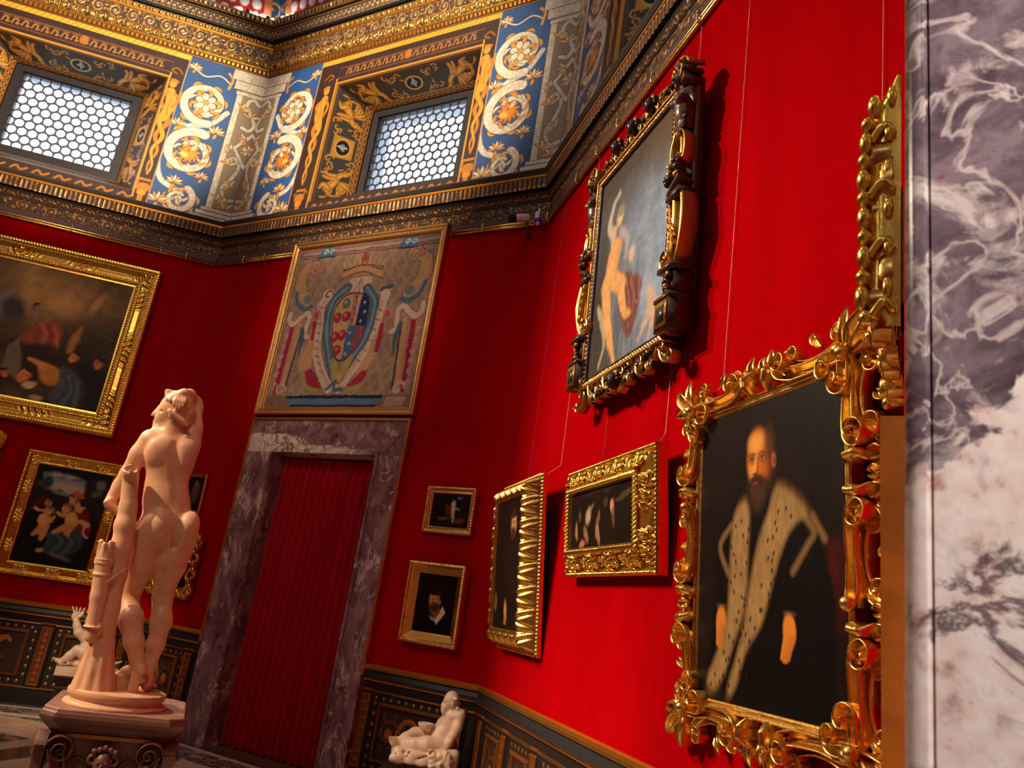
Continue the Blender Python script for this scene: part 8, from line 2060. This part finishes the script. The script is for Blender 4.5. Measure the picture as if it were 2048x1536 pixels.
def reclining_statue():
    k = 0.947
    ox, oy = 7.60798 + (4.09107 - 7.60798) * k, -5.62453 + (-0.09879 + 5.62453) * k
    fm = local_frame(ox, oy, 32.475)
    def Q(x, z, y=0.0): return (x * k, y, 1.452 + (z - 1.452) * k)
    zb = 0.33
    rt = empty('reclining_statue', fm @ Matrix.Translation((0, 0, zb)), 'pale marble bearded old man reclining with a bowl, in front of the corner panelling', 'statue')
    S = Solid((-0.38, -0.24, 0.28), (0.30, 0.24, 0.96), 0.0056)
    A = S
    # trunk leaning back on the right arm
    S.ell(Q(0.105, 0.505), (0.085, 0.075, 0.065), 0.025); S.ell(Q(0.09, 0.57), (0.085, 0.075, 0.075), 0.03, (0, 0.25, 0)); S.ell(Q(0.055, 0.555, -0.015), (0.06, 0.06, 0.055), 0.02)
    S.ell(Q(0.125, 0.66), (0.075, 0.075, 0.085), 0.03, (0, 0.2, 0)); S.ell(Q(0.135, 0.715), (0.068, 0.10, 0.04), 0.03, (0, 0, 0.5))
    S.cap(Q(0.125, 0.73, -0.01), Q(0.115, 0.765, -0.02), 0.034, 0.034, 0.02)
    S.ell(Q(0.105, 0.815, -0.02), (0.058, 0.056, 0.066), 0.012)
    # face to the left: brow, nose, beard
    S.cap(Q(0.055, 0.808, -0.045), Q(0.05, 0.808, 0.005), 0.009, 0.009, 0.008); S.cap(Q(0.048, 0.80, -0.024), Q(0.040, 0.780, -0.026), 0.008, 0.011, 0.006)
    S.ell(Q(0.062, 0.75, -0.024), (0.03, 0.034, 0.036), 0.012); S.ell(Q(0.07, 0.722, -0.024), (0.024, 0.024, 0.03), 0.012); S.cap(Q(0.046, 0.766, -0.045), Q(0.046, 0.766, -0.002), 0.008, 0.008, 0.006)
    S.ell(Q(0.064, 0.80, -0.052), (0.007, 0.008, 0.006), 0.003, (0, 0, 0), True); S.ell(Q(0.118, 0.795, -0.074), (0.013, 0.008, 0.018), 0.005)
    for j in range(12): S.ell(Q(0.125 + 0.035 * math.cos(j), 0.80 + 0.045 * math.sin(j * 1.7), -0.03 + 0.05 * math.sin(j * 0.9)), (0.016, 0.016, 0.014), 0.006)
    for j in range(8): S.cap(Q(0.05 + 0.006 * j, 0.735, -0.05 + 0.007 * j), Q(0.056 + 0.006 * j, 0.706 + 0.004 * (j % 2), -0.046 + 0.007 * j), 0.008, 0.006, 0.004)
    # near (right-hand) arm propped behind
    S.chain([Q(0.185, 0.725, -0.05), Q(0.178, 0.64, -0.075), Q(0.16, 0.585, -0.085)], [0.042, 0.036, 0.029], 0.016); S.chain([Q(0.16, 0.585, -0.085), Q(0.135, 0.53, -0.09), Q(0.112, 0.48, -0.10)], [0.029, 0.027, 0.02], 0.012)
    S.ell(Q(0.105, 0.462, -0.105), (0.024, 0.018, 0.018), 0.01)
    for j in range(4): S.chain([Q(0.092, 0.462 - 0.003 * j, -0.118 + 0.011 * j), Q(0.072, 0.458, -0.124 + 0.011 * j), Q(0.062, 0.446, -0.124 + 0.011 * j)], [0.008, 0.0075, 0.006], 0.003)
    S.chain([Q(0.112, 0.465, -0.12), Q(0.098, 0.452, -0.132), Q(0.086, 0.448, -0.134)], [0.009, 0.008, 0.006], 0.003)
    # far arm forward, holding the bowl
    S.chain([Q(0.105, 0.705, 0.06), Q(0.055, 0.63, 0.085), Q(0.03, 0.60, 0.06)], [0.038, 0.032, 0.026], 0.016); S.chain([Q(0.03, 0.60, 0.06), Q(0.0, 0.59, 0.02), Q(-0.025, 0.585, -0.01)], [0.026, 0.023, 0.018], 0.012)
    S.ell(Q(-0.042, 0.582, -0.02), (0.022, 0.02, 0.014), 0.008)
    for j in range(4): S.chain([Q(-0.052, 0.580, -0.035 + 0.012 * j), Q(-0.076, 0.584, -0.04 + 0.013 * j), Q(-0.094, 0.598, -0.04 + 0.013 * j)], [0.008, 0.007, 0.006], 0.003)
    S.chain([Q(-0.03, 0.588, -0.036), Q(-0.028, 0.606, -0.05), Q(-0.034, 0.622, -0.048)], [0.009, 0.008, 0.0065], 0.003)
    # legs stretched to the left
    S.chain([Q(0.075, 0.495, -0.05), Q(-0.03, 0.488, -0.075), Q(-0.12, 0.482, -0.07)], [0.066, 0.058, 0.044], 0.02)
    S.chain([Q(-0.12, 0.482, -0.07), Q(-0.17, 0.468, -0.045), Q(-0.225, 0.455, -0.02)], [0.044, 0.042, 0.028], 0.014); S.ell(Q(-0.235, 0.45, -0.02), (0.026, 0.022, 0.024), 0.01)
    S.chain([Q(0.07, 0.53, 0.05), Q(-0.04, 0.545, 0.06), Q(-0.135, 0.535, 0.045)], [0.064, 0.056, 0.044], 0.02); S.chain([Q(-0.135, 0.535, 0.045), Q(-0.195, 0.50, 0.0), Q(-0.255, 0.468, -0.035)], [0.044, 0.042, 0.028], 0.014)
    S.ell(Q(-0.265, 0.458, -0.045), (0.024, 0.024, 0.024), 0.01); S.chain([Q(-0.27, 0.462, -0.045), Q(-0.285, 0.480, -0.06), Q(-0.298, 0.492, -0.065)], [0.028, 0.026, 0.018], 0.012)
    for j in range(5): S.cap(Q(-0.298, 0.49, -0.085 + 0.011 * j), Q(-0.312, 0.507 - 0.002 * j, -0.088 + 0.012 * j), 0.0085, 0.007, 0.003)
    S.chain([Q(-0.235, 0.452, -0.02), Q(-0.255, 0.475, -0.0), Q(-0.268, 0.487, 0.005)], [0.024, 0.024, 0.016], 0.01)
    for j in range(5): S.cap(Q(-0.268, 0.485, -0.015 + 0.011 * j), Q(-0.282, 0.500, -0.016 + 0.012 * j), 0.008, 0.0065, 0.003)
    S.chain([Q(0.07, 0.59, -0.075), Q(0.10, 0.565, -0.085)], [0.003, 0.003], 0.012, True); S.ell(Q(0.045, 0.545, -0.078), (0.005, 0.005, 0.005), 0.006, (0, 0, 0), True)
    f = S.build('figure', M['white_marble'], rt, 2); f.matrix_world = fm
    # bowl
    b = MB(); c = Q(-0.062, 0.0, -0.02); z = Q(0, 0.60)[2]
    b.lathe([(0.0, z - 0.022), (0.025, z - 0.022), (0.04, z - 0.012), (0.054, z + 0.012), (0.058, z + 0.026), (0.054, z + 0.030), (0.048, z + 0.016), (0.03, z - 0.004), (0.0, z - 0.010)], 28, (c[0], c[1])); o = b.build('bowl', M['white_marble'], f); o.matrix_world = fm
    # rock and animal skin with a shaggy mane
    S = Solid((-0.36, -0.26, 0.30), (0.28, 0.24, 0.60), 0.0072)
    S.block(Q(-0.05, 0.395, 0.0), (0.21, 0.13, 0.045), 0.03, 0.03); S.block(Q(-0.15, 0.41, -0.03), (0.12, 0.10, 0.04), 0.03, 0.03, 0.2); S.block(Q(0.10, 0.41, 0.0), (0.12, 0.13, 0.075), 0.04, 0.03)
    rs = random.Random(4)
    for j in range(26): S.ell(Q(-0.25 + 0.42 * rs.random(), 0.365 + 0.06 * rs.random(), -0.12 - 0.02 * rs.random()), (0.03 + 0.02 * rs.random(), 0.02, 0.02 + 0.01 * rs.random()), 0.012)
    for j in range(40):
        x, zz = 0.0 + 0.15 * rs.random(), 0.36 + 0.10 * rs.random(); a = rs.uniform(0, 6.28); r0 = 0.022
        S.chain([Q(x + r0 * math.cos(a), zz + r0 * math.sin(a), -0.135), Q(x + r0 * math.cos(a + 1.2), zz + r0 * math.sin(a + 1.2), -0.152), Q(x + 0.6 * r0 * math.cos(a + 2.4), zz + 0.6 * r0 * math.sin(a + 2.4), -0.15)], [0.011, 0.010, 0.007], 0.004)
    for j in range(14): a = rs.random(); S.ell(Q(-0.26 + 0.24 * a, 0.40 + 0.03 * rs.random(), -0.135), (0.014, 0.012, 0.012), 0.004, (0, 0, 0), True)
    r_ = S.build('rock', M['white_marble'], rt, 1); r_.matrix_world = fm
    t = empty('low_pedestal', fm, 'low dark pedestal under the reclining old man', 'pedestal')
    m = MB()
    for (hx, hy, z0, z1) in ((0.29, 0.19, 0.325, 0.352), (0.27, 0.17, 0.29, 0.325), (0.24, 0.14, 0.0, 0.29)): m.box((-0.035 - hx, -hy, z0), (-0.035 + hx, hy, z1))
    m.build('body', M['dark_wood'], t, False)
    MB().box((-0.035 - 0.24, -0.146, 0.10), (-0.035 + 0.24, -0.14, 0.115)).build('gilt_line', M['gold_dull'], t, False)

standing_statue(); statue_pedestal(); child_statue(); reclining_statue()

# ------------------------------------------------------------------ small equipment
def equipment():
    # camera on a bracket at the corner of the back wall
    rt = empty('security_camera', wmat('B', 4.16, 4.90, 0.0), 'white security camera with black lens hood under the cornice', 'camera')
    ax = Vector((-0.80, -0.55, -0.22)).normalized(); c0 = Vector((0.06, -0.10, 0.075))
    p = lambda s: tuple(c0 + ax * s)
    MB().tube([p(-0.02), p(0.0), p(0.09), p(0.10)], [0.03, 0.036, 0.036, 0.034], 18).build('housing', M['plastic_white'], rt, True, None, 40)
    MB().tube([p(0.10), p(0.105), p(0.17), p(0.172), p(0.165)], [0.030, 0.036, 0.040, 0.040, 0.030], 18).build('lens_hood', M['plastic_black'], rt, True, None, 40)
    b = MB(); b.tube([(0.07, -0.10, 0.04), (0.075, -0.09, -0.02), (0.06, -0.05, -0.07), (0.05, 0.0, -0.075)], 0.011, 10); b.tube([(0.05, -0.004, -0.075), (0.05, -0.016, -0.075)], 0.032, 16)
    b.build('bracket', M['plum'], rt, True, None, 40)
    rt = empty('detector', wmat('B', 4.335, 4.90, 0.0), 'small white detector with a blue band in the corner under the cornice', 'detector')
    MB().box((-0.022, -0.12, 0.05), (0.022, -0.05, 0.115)).build('housing', M['plastic_white'], rt, False)
    MB().box((-0.024, -0.123, 0.025), (0.024, -0.05, 0.05)).build('blue_band', M['plastic_blue'], rt, False)
    MB().box((-0.010, -0.095, 0.115), (0.010, -0.06, 0.158)).build('mount', M['plastic_white'], rt, False)
    b = MB(); b.tube([(0, -0.085, 0.026), (0, -0.085, 0.004), (0, -0.085, -0.006), (0, -0.085, -0.012)], [0.02, 0.017, 0.012, 0.004], 12); b.build('sensor_head', M['plastic_white'], rt, True, None, 40)
    # wooden board standing against the wall beside the doorway
    b = MB(); h = 1.93
    v = [(7.505, -4.02, 0), (7.5545, -4.02, 0), (7.5545, -3.86, 0), (7.505, -3.86, 0), (7.4805, -4.02, h), (7.5545, -4.02, h), (7.5545, -3.86, h), (7.4805, -3.86, h)]
    b.add(v, [(0, 3, 2, 1), (4, 5, 6, 7), (0, 1, 5, 4), (1, 2, 6, 5), (2, 3, 7, 6), (3, 0, 4, 7)])
    tag(b.build('wooden_board', M['board'], None, False), 'plain orange-brown wooden board standing on edge beside the marble slab', 'board')
    # little spotlights on the upper cornice at the corner of the room
    spots = [('A', 4.4 - 0.52, 'lamp', 'spotlight on the cornice left of the corner, farthest from it'), ('A', 4.4 - 0.33, 'lamp', 'spotlight on the cornice left of the corner, between two others'), ('A', 4.4 - 0.235, 'lamp', 'spotlight on the cornice left of the corner, closest to it'), ('A', 4.4 - 0.115, 'lamp_red', 'tiny red-orange light on the cornice at the corner itself'),
             ('B', 0.19, 'lamp', 'spotlight on the cornice right of the corner, closest to it'), ('B', 0.275, 'lamp', 'spotlight on the cornice right of the corner, between two others'), ('B', 0.36, 'lamp', 'spotlight on the cornice right of the corner, farthest from it')]
    for w, t, m, lab in spots:
        rt = empty('spotlight', wmat(w, t, 8.306, 0.16), lab, 'lamp', 'spotlights on the upper cornice')
        MB().tube([(0, 0, -0.002), (0, 0, 0.012), (0, 0.0, 0.03)], [0.022, 0.022, 0.012], 12).build('lamp_body', M['plastic_black'], rt)
        r_ = 0.028 if m == 'lamp' else 0.02
        MB().ball((0, -0.012, 0.046), r_, 14, 10).build('bulb', M[m], rt)
    for w, t, lab in (('A', 4.4 - 0.175, 'lamp-shaped black dot on the cornice just left of the corner'), ('B', 0.125, 'lamp-shaped black dot on the cornice just right of the corner'), ('A', 4.4 - 0.43, 'lamp-shaped black dot on the cornice, farther left of the corner')):
        rt = empty('spotlight', wmat(w, t, 8.306, 0.16), lab, 'lamp', 'spotlights on the upper cornice')  # black holes among the bulbs, modelled as unlit lamp shapes
        MB().tube([(0, 0.02, -0.002), (0, 0.02, 0.02)], [0.02, 0.014], 12).build('lamp_body', M['plastic_black'], rt)
        MB().tube([(0, 0.02, 0.04), (0, -0.03, 0.036)], [0.022, 0.028], 14).build('dot_front', M['plastic_black'], rt)
equipment()
